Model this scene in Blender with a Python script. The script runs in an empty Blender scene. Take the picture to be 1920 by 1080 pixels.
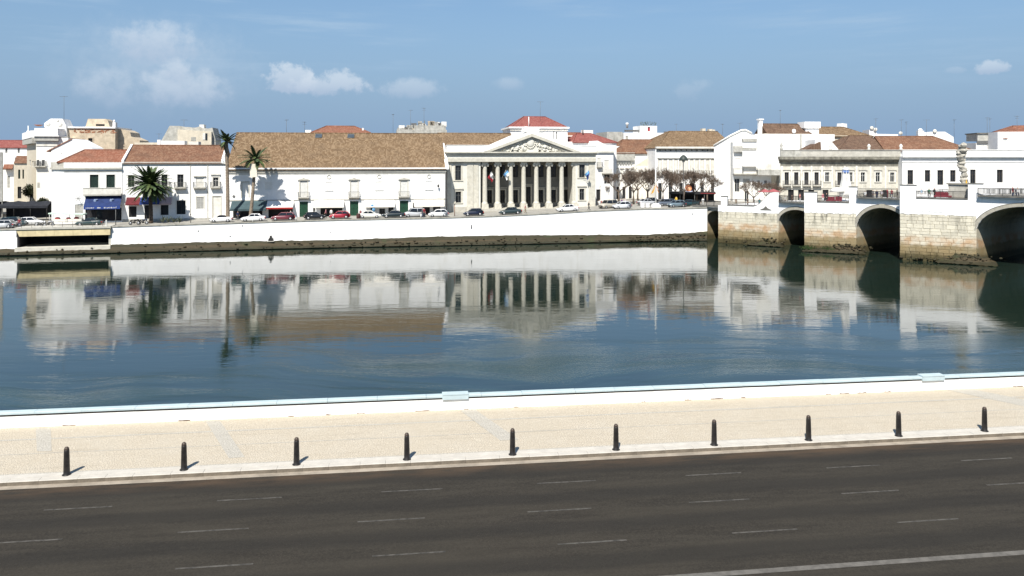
import bpy, bmesh, math, random
from mathutils import Vector, Matrix, Euler, noise as mnoise
random.seed(7)
R = math.radians
scn = bpy.context.scene
COL = scn.collection

# ---------------------------------------------------------------- camera, sky, sun, exposure
FPX, HOR, CAMZ = 1500.0, 296.0, 11.0           # focal length and horizon measured on a 1920 px wide frame
cam_d = bpy.data.cameras.new('camera'); cam = bpy.data.objects.new('camera', cam_d); COL.objects.link(cam)
cam.location = (0, 0, CAMZ); cam.rotation_euler = (R(90), 0, 0)
cam_d.sensor_width = 36; cam_d.lens = 36*FPX/1920; cam_d.shift_y = -(540-HOR)/1920
cam_d.clip_end = 20000; cam_d.clip_start = .5
scn.camera = cam
SUN_EL, SUN_AZ = R(52), R(195)                  # azimuth from +Y towards +X; the sun stands behind the camera
sd = bpy.data.lights.new('sun', 'SUN'); sd.energy = 5.0; sd.angle = R(.53); sd.color = (1, .955, .88)
so = bpy.data.objects.new('sun', sd); COL.objects.link(so)
to_sun = Vector((math.sin(SUN_AZ)*math.cos(SUN_EL), math.cos(SUN_AZ)*math.cos(SUN_EL), math.sin(SUN_EL)))
so.rotation_euler = to_sun.to_track_quat('Z', 'Y').to_euler(); so.location = (0, -60, 90)
scn.view_settings.view_transform = 'Standard'; scn.view_settings.look = 'None'
scn.view_settings.gamma = 1; scn.view_settings.use_curve_mapping = False
scn.view_settings.exposure = 0.6
scn.cycles.use_denoising = True
scn.cycles.max_bounces = 6; scn.cycles.caustics_reflective = False; scn.cycles.caustics_refractive = False

class NT:
    """tiny node-graph helper"""
    def __init__(s, nt): s.nt = nt; s.L = nt.links
    def n(s, t, **k):
        o = s.nt.nodes.new(t)
        for a, b in k.items(): setattr(o, a, b)
        return o
    def put(s, sock, v):
        if hasattr(v, 'is_output'): s.L.new(v, sock)
        elif v is not None: sock.default_value = v
    def m(s, op, a, b=None, c=None, clamp=False):
        o = s.n('ShaderNodeMath', operation=op, use_clamp=clamp)
        for i, v in enumerate((a, b, c)):
            if v is not None: s.put(o.inputs[i], v)
        return o.outputs[0]
    def noise(s, vec, scale, detail=4, rough=.55, dim='3D'):
        o = s.n('ShaderNodeTexNoise', noise_dimensions=dim)
        if vec is not None: s.put(o.inputs['Vector'], vec)
        o.inputs['Scale'].default_value = scale; o.inputs['Detail'].default_value = detail; o.inputs['Roughness'].default_value = rough
        return o.outputs['Fac']
    def map(s, vec, scale=(1,1,1), rot=(0,0,0), loc=(0,0,0)):
        o = s.n('ShaderNodeMapping'); s.put(o.inputs['Vector'], vec)
        o.inputs['Scale'].default_value = scale; o.inputs['Rotation'].default_value = rot; o.inputs['Location'].default_value = loc
        return o.outputs[0]
    def rng(s, v, a, b, c=0., d=1., smooth=True):
        o = s.n('ShaderNodeMapRange', interpolation_type='SMOOTHSTEP' if smooth else 'LINEAR')
        s.put(o.inputs[0], v)
        for i, q in enumerate((a, b, c, d)): o.inputs[i+1].default_value = q
        return o.outputs[0]
    def mix(s, f, a, b, blend='MIX'):
        o = s.n('ShaderNodeMix', data_type='RGBA', blend_type=blend)
        s.put(o.inputs[0], f)
        for i, v in ((6, a), (7, b)):
            if isinstance(v, tuple) and len(v) == 3: v = (*v, 1)
            s.put(o.inputs[i], v)
        return o.outputs[2]
    def xyz(s, v):
        o = s.n('ShaderNodeSeparateXYZ'); s.put(o.inputs[0], v); return o.outputs
    def comb(s, x, y, z=0.):
        o = s.n('ShaderNodeCombineXYZ')
        for i, v in enumerate((x, y, z)): s.put(o.inputs[i], v)
        return o.outputs[0]

def build_world():
    w = bpy.data.worlds.new('World'); scn.world = w; w.use_nodes = True
    g = NT(w.node_tree); w.node_tree.nodes.clear()
    out = g.n('ShaderNodeOutputWorld'); bg = g.n('ShaderNodeBackground')
    sky = g.n('ShaderNodeTexSky', sky_type='NISHITA'); sky.sun_disc = False
    sky.sun_elevation = SUN_EL; sky.sun_rotation = SUN_AZ
    sky.altitude = 0; sky.air_density = 1.0; sky.dust_density = SKY_DUST; sky.ozone_density = SKY_OZONE
    tc = g.n('ShaderNodeTexCoord').outputs['Generated']
    X, Y, Z = g.xyz(tc)
    az = g.m('ARCTAN2', X, Y); el = g.m('ARCSINE', Z)
    ae = g.comb(az, el, 0.)
    hsv = g.n('ShaderNodeHueSaturation'); hsv.inputs['Hue'].default_value = SKY_HUE; hsv.inputs['Saturation'].default_value = SKY_SAT
    hsv.inputs['Value'].default_value = 1
    g.L.new(sky.outputs[0], hsv.inputs['Color'])
    col = hsv.outputs[0]
    col = g.mix(1.0, col, SKY_TINT, 'MULTIPLY')
    # a lavender haze layer low over the horizon, all the way round
    hz = g.rng(el, .0, .30, 1.0, 0.)
    col = g.mix(hz, col, SKY_HAZE)
    # thin cirrus all over the dome
    cv = g.map(ae, (1.6, 16, 1), (0, 0, R(4)))
    ci = g.rng(g.noise(cv, 2.2, 6, .62), .46, .74)
    cip = g.rng(g.noise(ae, 3.1, 2, .5), .38, .62)
    up = g.rng(el, .06, .16)
    col = g.mix(g.m('MULTIPLY', g.m('MULTIPLY', ci, cip), g.m('MULTIPLY', up, .85)), col, SKY_CIRRUS)
    # fair-weather cumulus
    n1 = g.noise(ae, 70, 9, .62); n2 = g.noise(ae, 20, 5, .58)
    bump = g.m('ADD', g.m('MULTIPLY', g.m('SUBTRACT', n1, .5), 2.6), g.m('MULTIPLY', g.m('SUBTRACT', n2, .5), 2.9))
    def cloud(px, py, rx, ry, dens, flat=1.8, soft=.55, amp=.8):
        nonlocal col
        a0 = math.atan((px-960)/FPX); e0 = math.atan((HOR-py)/math.hypot(FPX, px-960))
        da = g.m('DIVIDE', g.m('SUBTRACT', az, a0), rx/FPX)
        de = g.m('SUBTRACT', el, e0)
        de = g.m('DIVIDE', de, ry/FPX)
        low = g.m('MULTIPLY', g.m('MINIMUM', de, 0.), flat-1)
        de = g.m('ADD', de, low)
        q = g.m('SUBTRACT', 1., g.m('ADD', g.m('MULTIPLY', da, da), g.m('MULTIPLY', de, de)))
        q = g.m('ADD', q, g.m('MULTIPLY', bump, amp))
        f = g.m('MULTIPLY', g.rng(q, .12, .12+soft), dens)
        top = g.rng(de, -.8, .7)
        cc = g.mix(top, SKY_CLOUDLOW, SKY_CLOUD)
        col = g.mix(f, col, cc)
    cloud(300, 125, 210, 110, .34, 1.1, 1.3, .35)
    cloud(205, 165, 66, 50, .45, 1.2, 1.1, .45)
    cloud(295, 80, 88, 46, .62, 1.0, 1.0, .5)
    cloud(345, 170, 86, 50, .60, 1.3, 1.0, .5)
    cloud(332, 135, 30, 30, .5, 1.2, .8, .5)
    cloud(545, 150, 52, 44, .74, 1.4, .62)
    cloud(630, 162, 88, 32, .70, 1.5, .70)
    cloud(770, 168, 74, 26, .45, 1.3, 1.0, .6)
    cloud(955, 158, 42, 18, .30, 1.2, 1.1, .5)
    cloud(1300, 170, 40, 30, .18, 1.2, 1.)
    cloud(1860, 128, 30, 16, .60, 1.5, .6)
    cloud(1790, 132, 20, 8, .2, 1.3, 1.0)
    # the same small clouds carry on round the rest of the horizon
    band = g.m('MULTIPLY', g.rng(el, .03, .07), g.rng(el, .09, .16, 1., 0.))
    oth = g.rng(g.m('ABSOLUTE', az), .62, .75)
    cl = g.rng(g.m('ADD', g.noise(ae, 7, 3, .5), g.m('MULTIPLY', bump, .12)), .56, .70)
    col = g.mix(g.m('MULTIPLY', g.m('MULTIPLY', band, oth), g.m('MULTIPLY', cl, .55)), col, SKY_CLOUD)
    g.L.new(col, bg.inputs[0]); bg.inputs[1].default_value = SKY_STR
    g.L.new(bg.outputs[0], out.inputs[0])
SKY_STR, SKY_DUST, SKY_OZONE = .074, .4, 2.5
SKY_HUE, SKY_SAT, SKY_TINT = .5, 1.0, (.90, 1.02, 1.08)
SKY_HAZE = (2.32, 3.48, 5.15); SKY_CIRRUS = (3.7, 5.1, 6.7)
SKY_CLOUD = (6.0, 6.8, 7.7); SKY_CLOUDLOW = (4.1, 5.0, 6.4)
build_world()

# ---------------------------------------------------------------- materials
MATS = {}
def bsdf(name):
    m = bpy.data.materials.new(name); m.use_nodes = True
    g = NT(m.node_tree); b = m.node_tree.nodes['Principled BSDF']
    MATS[name] = m
    return m, g, b
def bump(g, b, h, dist, strength=1.):
    o = g.n('ShaderNodeBump'); o.inputs['Strength'].default_value = strength; o.inputs['Distance'].default_value = dist
    g.L.new(h, o.inputs['Height']); g.L.new(o.outputs[0], b.inputs['Normal'])
def mat(name, c, rough=.8, var=.10, scale=1.5, metal=0., spec=.3, stain=None, stain_amt=.0, bmp=0., emit=None):
    if name in MATS: return MATS[name]
    m, g, b = bsdf(name)
    oc = g.n('ShaderNodeTexCoord').outputs['Object']
    n = g.noise(oc, scale, 5, .6)
    lo = tuple(max(0, x*(1-var*1.4)) for x in c); hi = tuple(min(1, x*(1+var)) for x in c)
    col = g.mix(g.rng(n, .3, .7), lo, hi)
    if stain:
        st = g.noise(g.map(oc, (1.3, 1.3, .18)), 1.1, 6, .65)
        st2 = g.noise(oc, .45, 3, .5)
        f = g.m('MULTIPLY', g.rng(g.m('ADD', g.m('MULTIPLY', st, .6), g.m('MULTIPLY', st2, .4)), .50, .72), stain_amt)
        col = g.mix(f, col, stain)
    g.L.new(col, b.inputs['Base Color'])
    b.inputs['Roughness'].default_value = rough; b.inputs['Metallic'].default_value = metal
    b.inputs['Specular IOR Level'].default_value = spec
    if bmp: bump(g, b, g.noise(oc, scale*6, 4, .6), bmp)
    return m

def roof_mat(name, ca, cb, cc, tile=(.24, .40)):
    m, g, b = bsdf(name)
    oc = g.n('ShaderNodeTexCoord').outputs['Object']
    x, y, z = g.xyz(oc)
    cell = g.comb(g.m('FLOOR', g.m('DIVIDE', x, tile[0])), g.m('FLOOR', g.m('DIVIDE', y, tile[1])))
    wn = g.n('ShaderNodeTexWhiteNoise', noise_dimensions='2D'); g.L.new(cell, wn.inputs['Vector'])
    r = wn.outputs['Value']
    col = g.mix(g.rng(r, .25, .85), ca, cb)
    col = g.mix(g.m('MULTIPLY', g.rng(g.noise(oc, .55, 5, .65), .42, .72), .65), col, cc)
    sp = g.rng(g.noise(g.map(oc, (1.0, .55, 1)), 5.5, 3, .75), .56, .72)
    col = g.mix(g.m('MULTIPLY', sp, .5), col, tuple(min(1, q*1.5+.05) for q in cb))
    g.L.new(col, b.inputs['Base Color']); b.inputs['Roughness'].default_value = .9; b.inputs['Specular IOR Level'].default_value = .15
    wv = g.m('ABSOLUTE', g.m('SINE', g.m('MULTIPLY', x, math.pi/tile[0])))
    st = g.m('FRACT', g.m('DIVIDE', y, tile[1]))
    bump(g, b, g.m('ADD', g.m('MULTIPLY', wv, .7), g.m('MULTIPLY', st, .4)), .07)
    return m

WHITE = mat('white_limewash', (.80, .79, .765), .9, .04, .8, stain=(.50, .475, .415), stain_amt=.42)
WHITE2 = mat('warm_white_render', (.76, .745, .70), .9, .05, .9, stain=(.52, .49, .42), stain_amt=.6)
CREAM = mat('cream_stone', (.53, .505, .43), .85, .09, 1.4, stain=(.42, .38, .29), stain_amt=.55, bmp=.01)
CREAMD = mat('grey_stone', (.45, .43, .375), .88, .10, 1.6, stain=(.30, .27, .21), stain_amt=.5, bmp=.01)
GREYST = mat('weathered_grey_render', (.40, .39, .35), .92, .16, 1.3, stain=(.16, .155, .13), stain_amt=.8, bmp=.01)
OLDW = mat('aged_offwhite_render', (.66, .635, .57), .92, .08, 1.1, stain=(.36, .34, .28), stain_amt=.7)
TAN = mat('old_tan_render', (.50, .42, .31), .92, .14, 1.0, stain=(.36, .22, .14), stain_amt=.6, bmp=.02)
BEIGE = mat('beige_render', (.58, .52, .41), .92, .08, .9, stain=(.40, .35, .27), stain_amt=.5)
GLASS = mat('dark_window_glass', (.018, .022, .026), .12, .2, .6, spec=.5)
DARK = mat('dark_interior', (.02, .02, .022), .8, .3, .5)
IRON = mat('black_iron', (.022, .021, .020), .55, .2, 3, spec=.4)
GREYIRON = mat('grey_iron', (.13, .13, .125), .6, .2, 3)
FRAMEW = mat('white_joinery', (.62, .61, .57), .6, .06, 2)
FRAMEB = mat('brown_joinery', (.10, .075, .055), .6, .2, 2)
GREENDOOR = mat('bottle_green_paint', (.010, .050, .026), .5, .15, 1.5, spec=.4)
SHUT = mat('dark_green_shutter', (.012, .028, .022), .6, .15, 2)
RTAN = roof_mat('tan_clay_tiles', (.150, .097, .054), (.245, .172, .104), (.118, .080, .049))
RBRN = roof_mat('brown_clay_tiles', (.165, .082, .050), (.225, .130, .082), (.11, .063, .043))
RRED = roof_mat('orange_red_clay_tiles', (.215, .085, .052), (.275, .135, .088), (.15, .078, .053))
RCRIM = roof_mat('crimson_painted_tiles', (.225, .070, .060), (.275, .108, .090), (.19, .064, .054))
RDRK = roof_mat('dull_brown_clay_tiles', (.115, .070, .048), (.165, .108, .074), (.08, .054, .040))

# ---------------------------------------------------------------- mesh helpers
class MB:
    def __init__(s): s.v = []; s.f = []; s.mi = []; s.cur = 0; s.smooth = set()
    def add(s, vs, fs, smooth=False):
        o = len(s.v); s.v += [tuple(p) for p in vs]
        for f in fs:
            if smooth: s.smooth.add(len(s.f))
            s.f.append(tuple(i+o for i in f)); s.mi.append(s.cur)
        return s
    def box(s, x0, x1, y0, y1, z0, z1):
        if x0 > x1: x0, x1 = x1, x0
        if y0 > y1: y0, y1 = y1, y0
        if z0 > z1: z0, z1 = z1, z0
        return s.add([(x0,y0,z0),(x1,y0,z0),(x1,y1,z0),(x0,y1,z0),(x0,y0,z1),(x1,y0,z1),(x1,y1,z1),(x0,y1,z1)],
              [(0,3,2,1),(4,5,6,7),(0,1,5,4),(1,2,6,5),(2,3,7,6),(3,0,4,7)])
    def prism(s, pts, axis, a, b):
        """polygon extruded along an axis ('x','y','z') from a to b; pts are the two other coordinates in order"""
        def mk(p, t):
            return {'x': (t, p[0], p[1]), 'y': (p[0], t, p[1]), 'z': (p[0], p[1], t)}[axis]
        n = len(pts)
        return s.add([mk(p, a) for p in pts]+[mk(p, b) for p in pts],
              [tuple(range(n))[::-1], tuple(range(n, 2*n))]+[(i, (i+1) % n, n+(i+1) % n, n+i) for i in range(n)])
    def tube(s, pts, rad, sides=6, cap=True, smooth=True):
        pts = [Vector(p) for p in pts]; n = len(pts)
        if not hasattr(rad, '__len__'): rad = [rad]*n
        vs = []; up = Vector((0, 0, 1))
        for i, p in enumerate(pts):
            d = (pts[min(i+1, n-1)]-pts[max(i-1, 0)])
            if d.length < 1e-9: d = Vector((0, 0, 1))
            d.normalize()
            a = d.cross(up)
            if a.length < .05: a = d.cross(Vector((1, 0, 0)))
            a.normalize(); b = d.cross(a)
            for k in range(sides):
                t = 2*math.pi*k/sides
                vs.append(p+(a*math.cos(t)+b*math.sin(t))*rad[i])
        fs = []
        for i in range(n-1):
            for k in range(sides):
                k2 = (k+1) % sides
                fs.append((i*sides+k, i*sides+k2, (i+1)*sides+k2, (i+1)*sides+k))
        s.add(vs, fs, smooth)
        if cap:
            o = len(s.v)-len(vs)
            s.f.append(tuple(o+k for k in range(sides))[::-1]); s.mi.append(s.cur)
            s.f.append(tuple(o+(n-1)*sides+k for k in range(sides))); s.mi.append(s.cur)
        return s
    def lathe(s, prof, cx=0, cy=0, sides=14, smooth=True):
        """prof: list of (radius, z)"""
        vs = []; n = len(prof)
        for r, z in prof:
            for k in range(sides):
                t = 2*math.pi*k/sides; vs.append((cx+r*math.cos(t), cy+r*math.sin(t), z))
        fs = [(i*sides+k, i*sides+(k+1) % sides, (i+1)*sides+(k+1) % sides, (i+1)*sides+k) for i in range(n-1) for k in range(sides)]
        s.add(vs, fs, smooth)
        o = len(s.v)-len(vs)
        s.f.append(tuple(o+k for k in range(sides))[::-1]); s.mi.append(s.cur)
        s.f.append(tuple(o+(n-1)*sides+k for k in range(sides))); s.mi.append(s.cur)
        return s
    def ball(s, c, r, nu=8, nv=5):
        if not hasattr(r, '__len__'): r = (r, r, r)
        prof = []
        for j in range(nv+1):
            t = -math.pi/2+math.pi*j/nv; prof.append((max(math.cos(t), .02), math.sin(t)))
        vs = []
        for q, z in prof:
            for k in range(nu):
                t = 2*math.pi*k/nu; vs.append((c[0]+r[0]*q*math.cos(t), c[1]+r[1]*q*math.sin(t), c[2]+r[2]*z))
        return s.add(vs, [(i*nu+k, i*nu+(k+1) % nu, (i+1)*nu+(k+1) % nu, (i+1)*nu+k) for i in range(nv) for k in range(nu)], True)
    def mesh(s, name, *mats):
        me = bpy.data.meshes.new(name); me.from_pydata(s.v, [], s.f); 
        for m in mats: me.materials.append(m)
        if s.smooth: me.polygons.foreach_set('use_smooth', [i in s.smooth for i in range(len(s.f))])
        if len(mats) > 1: me.polygons.foreach_set('material_index', s.mi)
        me.update()
        return me

def link(name, data, parent=None, loc=None, rz=None, label=None):
    o = bpy.data.objects.new(name, data); COL.objects.link(o)
    if parent is not None: o.parent = parent
    if loc is not None: o.location = loc
    if rz is not None: o.rotation_euler = (0, 0, rz)
    if label: o['label'] = label
    return o
def part(name, mb, m, parent, label=None, **k):
    ms = m if isinstance(m, (list, tuple)) else (m,)
    return link(name, mb.mesh(name, *ms), parent, label=label, **k)
def thing(name, label, cat, loc=(0, 0, 0), rz=0., group=None):
    o = link(name, None, None, loc, rz); o.empty_display_size = .5
    return tag(o, label, cat, group)
def tag(o, label, cat, group=None):
    o['label'] = label; o['category'] = cat
    if group: o['group'] = group
    return o
def struct(name, mb, m, kind='structure', parent=None):
    o = part(name, mb, m, parent)
    o['kind'] = kind
    return o
def copy_tree(o, parent=None):
    c = o.copy(); COL.objects.link(c); c.parent = parent
    for ch in o.children: copy_tree(ch, c)
    return c
def W(px, py, d): return Vector(((px-960)/FPX*d, d, CAMZ-(py-HOR)/FPX*d))     # a measured direction at a known distance
def XY(px, d): return ((px-960)/FPX*d, d)
def GP(px, py, z): return W(px, py, (CAMZ-z)*FPX/(py-HOR))

# ================================================================ the near bank: road, kerb, promenade, parapet wall
NO, NTX, NTY = Vector((0, 29.41)), .9914, .1306
def N(s, w, z=0.): return (NO.x+s*NTX-w*NTY, NO.y+s*NTY+w*NTX, z)
def nbox(mb, s0, s1, w0, w1, z0, z1):
    c = [N(s0,w0,z0),N(s1,w0,z0),N(s1,w1,z0),N(s0,w1,z0),N(s0,w0,z1),N(s1,w0,z1),N(s1,w1,z1),N(s0,w1,z1)]
    return mb.add(c, [(0,3,2,1),(4,5,6,7),(0,1,5,4),(1,2,6,5),(2,3,7,6),(3,0,4,7)])
def nquad(mb, s0, s1, w0, w1, z): return mb.add([N(s0,w0,z),N(s1,w0,z),N(s1,w1,z),N(s0,w1,z)], [(0,1,2,3)])
def n_of(px, py, z):
    p = GP(px, py, z); dx, dy = p.x-NO.x, p.y-NO.y
    return dx*NTX+dy*NTY, -dx*NTY+dy*NTX

def near_coords(g):
    """s (along the road) and w (across) from world position"""
    p = g.n('ShaderNodeNewGeometry').outputs['Position']; x, y, z = g.xyz(p)
    y = g.m('SUBTRACT', y, NO.y)
    s = g.m('ADD', g.m('MULTIPLY', x, NTX), g.m('MULTIPLY', y, NTY))
    w = g.m('SUBTRACT', g.m('MULTIPLY', y, NTX), g.m('MULTIPLY', x, NTY))
    return s, w, g.comb(s, w, z)
def asphalt():
    m, g, b = bsdf('worn_asphalt'); s, w, sw = near_coords(g)
    fine = g.noise(sw, 17, 4, .8); med = g.noise(g.map(sw, (.35, 2.2, 1)), 1.6, 5, .6); big = g.noise(g.map(sw, (.12, .9, 1)), .9, 4, .6)
    col = g.mix(g.rng(g.m('ADD', g.m('MULTIPLY', fine, .66), g.m('MULTIPLY', med, .34)), .38, .62), (0.0216, 0.0186, 0.0145), (0.0396, 0.0345, 0.0265))
    col = g.mix(g.m('MULTIPLY', g.rng(big, .40, .66), .5), col, (0.0426, 0.0367, 0.0275))
    # wheel tracks polished along the lanes
    tr = g.m('COSINE', g.m('MULTIPLY', g.m('ADD', g.m('ADD', w, 3.2), g.m('MULTIPLY', g.m('SUBTRACT', g.noise(sw, .12, 2), .5), .8)), 2*math.pi/2.15))
    col = g.mix(g.m('MULTIPLY', g.rng(tr, -.2, 1.), .55), col, (0.0185, 0.0168, 0.0142))
    # sandy dirt washed against the kerb
    dirt = g.m('MULTIPLY', g.rng(w, -1.35, -.35), g.rng(g.noise(g.map(sw, (.25, 1.3, 1)), 1.8, 5, .6), .30, .68))
    col = g.mix(g.m('MULTIPLY', dirt, .95), col, (0.0720, 0.0480, 0.0300))
    # scattered grit
    gv = g.n('ShaderNodeTexVoronoi'); g.L.new(sw, gv.inputs['Vector']); gv.inputs['Scale'].default_value = 9
    sp = g.m('MULTIPLY', g.rng(gv.outputs['Distance'], .03, .09, 1., 0.), g.rng(g.noise(sw, 1.3, 2), .52, .6))
    col = g.mix(g.m('MULTIPLY', sp, .7), col, (0.0120, 0.0107, 0.0090))
    g.L.new(col, b.inputs['Base Color']); b.inputs['Roughness'].default_value = .92; b.inputs['Specular IOR Level'].default_value = .2
    bump(g, b, fine, .008)
    return m
def calcada(name, c1, c2, c3):
    m, g, b = bsdf(name); s, w, sw = near_coords(g)
    v = g.n('ShaderNodeTexVoronoi', feature='F1'); g.L.new(sw, v.inputs['Vector']); v.inputs['Scale'].default_value = 11
    rc = g.n('ShaderNodeSeparateColor'); g.L.new(v.outputs['Color'], rc.inputs[0])
    col = g.mix(rc.outputs[0], c1, c2)
    col = g.mix(g.m('MULTIPLY', g.rng(g.noise(sw, .55, 5, .62), .42, .72), .5), col, c3)
    col = g.mix(g.m('MULTIPLY', g.rng(g.noise(g.map(sw, (.22, 2.5, 1)), 1.2, 5, .6), .52, .75), .45), col, tuple(q*.72 for q in c1))
    ve = g.n('ShaderNodeTexVoronoi', feature='DISTANCE_TO_EDGE'); g.L.new(sw, ve.inputs['Vector']); ve.inputs['Scale'].default_value = 11
    joint = g.rng(ve.outputs['Distance'], .0, .09, 1., 0.)
    col = g.mix(g.m('MULTIPLY', joint, .14), col, tuple(q*.45 for q in c1))
    g.L.new(col, b.inputs['Base Color']); b.inputs['Roughness'].default_value = .85; b.inputs['Specular IOR Level'].default_value = .25
    bump(g, b, g.rng(ve.outputs['Distance'], 0., .12), .01)
    return m
ASPH = asphalt()
CALC = calcada('beige_limestone_setts', (.455, .395, .304), (.485, .427, .333), (.495, .446, .362))
CALG = calcada('grey_stone_setts', (.415, .385, .325), (.45, .42, .36), (.44, .41, .35))
CONC = mat('pale_concrete', (.475, .445, .39), .9, .07, 2.2, stain=(.40, .36, .30), stain_amt=.5, bmp=.004)
KERB = mat('kerb_stone', (.465, .435, .38), .9, .07, 2.5, stain=(.36, .32, .26), stain_amt=.4, bmp=.004)
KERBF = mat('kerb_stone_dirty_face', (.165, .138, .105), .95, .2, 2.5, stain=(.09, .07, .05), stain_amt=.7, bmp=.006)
GUT = mat('sandy_gutter_concrete', (.30, .258, .205), .95, .16, 1.6, stain=(.12, .095, .07), stain_amt=.6)
PAINTL = mat('worn_road_paint', (.070, .065, .056), .9, .35, 5)
PAINTE = mat('road_edge_paint', (.115, .107, .094), .9, .18, 4)
PARW = mat('parapet_whitewash', (.80, .79, .76), .9, .05, 1.6, stain=(.56, .54, .48), stain_amt=.6, bmp=.006)
BLUEC = mat('pale_blue_painted_coping', (.41, .495, .515), .75, .06, 2.2, stain=(.56, .58, .56), stain_amt=.9, bmp=.004)

g0 = MB(); nquad(g0, -900, 900, -700, 6.0, -.30); struct('ground', g0, mat('near_ground', (.16, .14, .11), .95))
r0 = MB(); nquad(r0, -140, 140, -30, 0.02, -.15); road = struct('road', r0, ASPH)
gt = MB(); nquad(gt, -140, 140, -.30, .0, -.146); struct('gutter', gt, GUT, parent=road)
def dash_line(w, starts, length, width, z=-.146):
    for s0 in starts:
        mb = MB(); n = 5
        top = []; bot = []
        for i in range(n+1):
            s = s0+length*i/n
            top.append(N(s, w+width/2*random.uniform(.75, 1.1), z)); bot.append(N(s, w-width/2*random.uniform(.75, 1.1), z))
        mb.add(top+bot, [(i, n+1+i, n+2+i, i+1) for i in range(n)])
        struct('lane_marking', mb, PAINTL, parent=road)
for w, px, py in ((-2.12, 1007, 907), (-4.25, 990, 962), (-6.45, 1045, 1020)):
    s0, _ = n_of(px, py, -.15)
    dash_line(w, [s0+5.27*k for k in range(-6, 8)], 2.05, .085)
e = MB(); nquad(e, -140, 140, -8.75, -8.52, -.146); struct('edge_line', e, PAINTE, parent=road)

pv = MB(); nbox(pv, -140, 140, .62, 5.85, -.4, 0.); pave = struct('pavement', pv, CALC)
st = MB(); nbox(st, -140, 140, .29, .62, -.4, .003); struct('bollard_strip', st, CONC, parent=pave)
bd = MB()
for w0, w1, z in ((.62, .70, .004), (2.62, 2.68, .004), (4.22, 4.36, .004)): nquad(bd, -140, 140, w0, w1, z)
struct('sett_line', bd, CALG, parent=pave)
for q in (((67,803),(95,803),(97,846),(69,846)), ((385,789),(412,788),(459,857),(429,859)), ((862,769),(890,767),(972,824),(938,826)), ((1752,726),(1795,724),(1935,752),(1935,765))):
    mb = MB(); mb.add([tuple(GP(x, y, .006)) for x, y in q], [(0, 1, 2, 3)])
    struct('sett_band', mb, CALG, parent=pave)
kv = []
for k in range(4):
    mb = MB(); b_ = .018; L = 1
    x0, x1 = .004, .996
    y0 = random.uniform(-.006, .006); zt = random.uniform(-.008, .002)
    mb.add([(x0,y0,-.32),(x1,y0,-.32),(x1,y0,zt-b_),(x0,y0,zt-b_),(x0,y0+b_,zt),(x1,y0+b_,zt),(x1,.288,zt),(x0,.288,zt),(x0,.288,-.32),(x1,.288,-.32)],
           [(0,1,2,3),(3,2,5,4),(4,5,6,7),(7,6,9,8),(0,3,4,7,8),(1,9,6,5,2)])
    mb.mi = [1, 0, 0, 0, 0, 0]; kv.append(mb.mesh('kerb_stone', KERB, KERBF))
s = -30.
while s < 44:
    L = random.choice((.9, 1.0, 1.1, 1.25))
    o = link('kerb_stone', random.choice(kv), pave, N(s, 0, 0), math.atan2(NTY, NTX)); o.scale = (L, 1, 1); s += L
for a, b_ in ((-140, -30), (s, 140)):
    mb = MB(); nbox(mb, a, b_, 0, .288, -.3, -.004); struct('kerb', mb, KERB, parent=pave)

# parapet wall of the promenade
pw = thing('parapet_wall', 'low white promenade wall with pale blue coping along the near river edge', 'wall', N(0, 5.8, 0), math.atan2(NTY, NTX))
mb = MB(); mb.box(-140, 140, 0, .26, -.1, .478); part('wall', mb, PARW, pw)
part('coping_joint', MB().box(-140, 140, -.004, .25, .479, .556), mat('dark_brown_joint', (.055, .045, .035), .95), pw)  # dark brown strip between the wall top and the coping
mb = MB(); mb.box(-140, 140, .12, .9, -8, -.02); part('river_face', mb, CREAMD, pw)
cv = []
for k in range(4):
    mb = MB(); j = lambda a: random.uniform(-a, a); c0 = .02
    za = .650+j(.006)
    mb.add([(.003,-.07+j(.006),.558),(.997,-.07+j(.006),.558),(.997,-.07+j(.005),za-c0),(.003,-.07+j(.005),za-c0),(.003,-.05,za),(.997,-.05,za+j(.004)),(.997,.27,za),(.003,.27,za),(.003,.29,.558),(.997,.29,.558)],
           [(0,1,2,3),(3,2,5,4),(4,5,6,7),(7,6,9,8),(0,3,4,7,8),(1,9,6,5,2),(0,8,9,1)])
    cv.append(mb.mesh('coping_stone', BLUEC))
s = -36.
while s < 60:
    L = random.choice((1.8, 2.1, 2.4))
    o = link('coping_stone', random.choice(cv), pw); o.location = (s, 0, 0); o.scale = (L, 1, 1); s += L
for a, b_ in ((-140, -36), (s, 140)):
    mb = MB(); mb.box(a, b_, -.07, .29, .558, .65); part('coping', mb, BLUEC, pw)
for px, py in ((853, 745), (1735, 708)):
    sc = n_of(px, py, .45)[0]
    mb = MB(); mb.box(sc-.57, sc+.57, -.085, .30, .47, .67); mb.box(sc-.57, sc+.57, -.10, .31, .67, .715)
    part('coping_block', mb, BLUEC, pw)

random.seed(15)
for k in range(26):      # dark gaps where the render has broken away at the foot of the wall
    sc = random.uniform(-22, 34); ln_ = random.uniform(.08, .55); mb = MB()
    top = [(sc+ln_*q/4, -.006, random.uniform(.012, .045)) for q in range(5)]
    mb.add([(sc, -.006, 0.0)]+top+[(sc+ln_, -.006, 0.0)], [tuple(range(7))]); part('broken_render', mb, mat('broken_render_brown', (.16, .10, .065), .95), pw)
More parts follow.
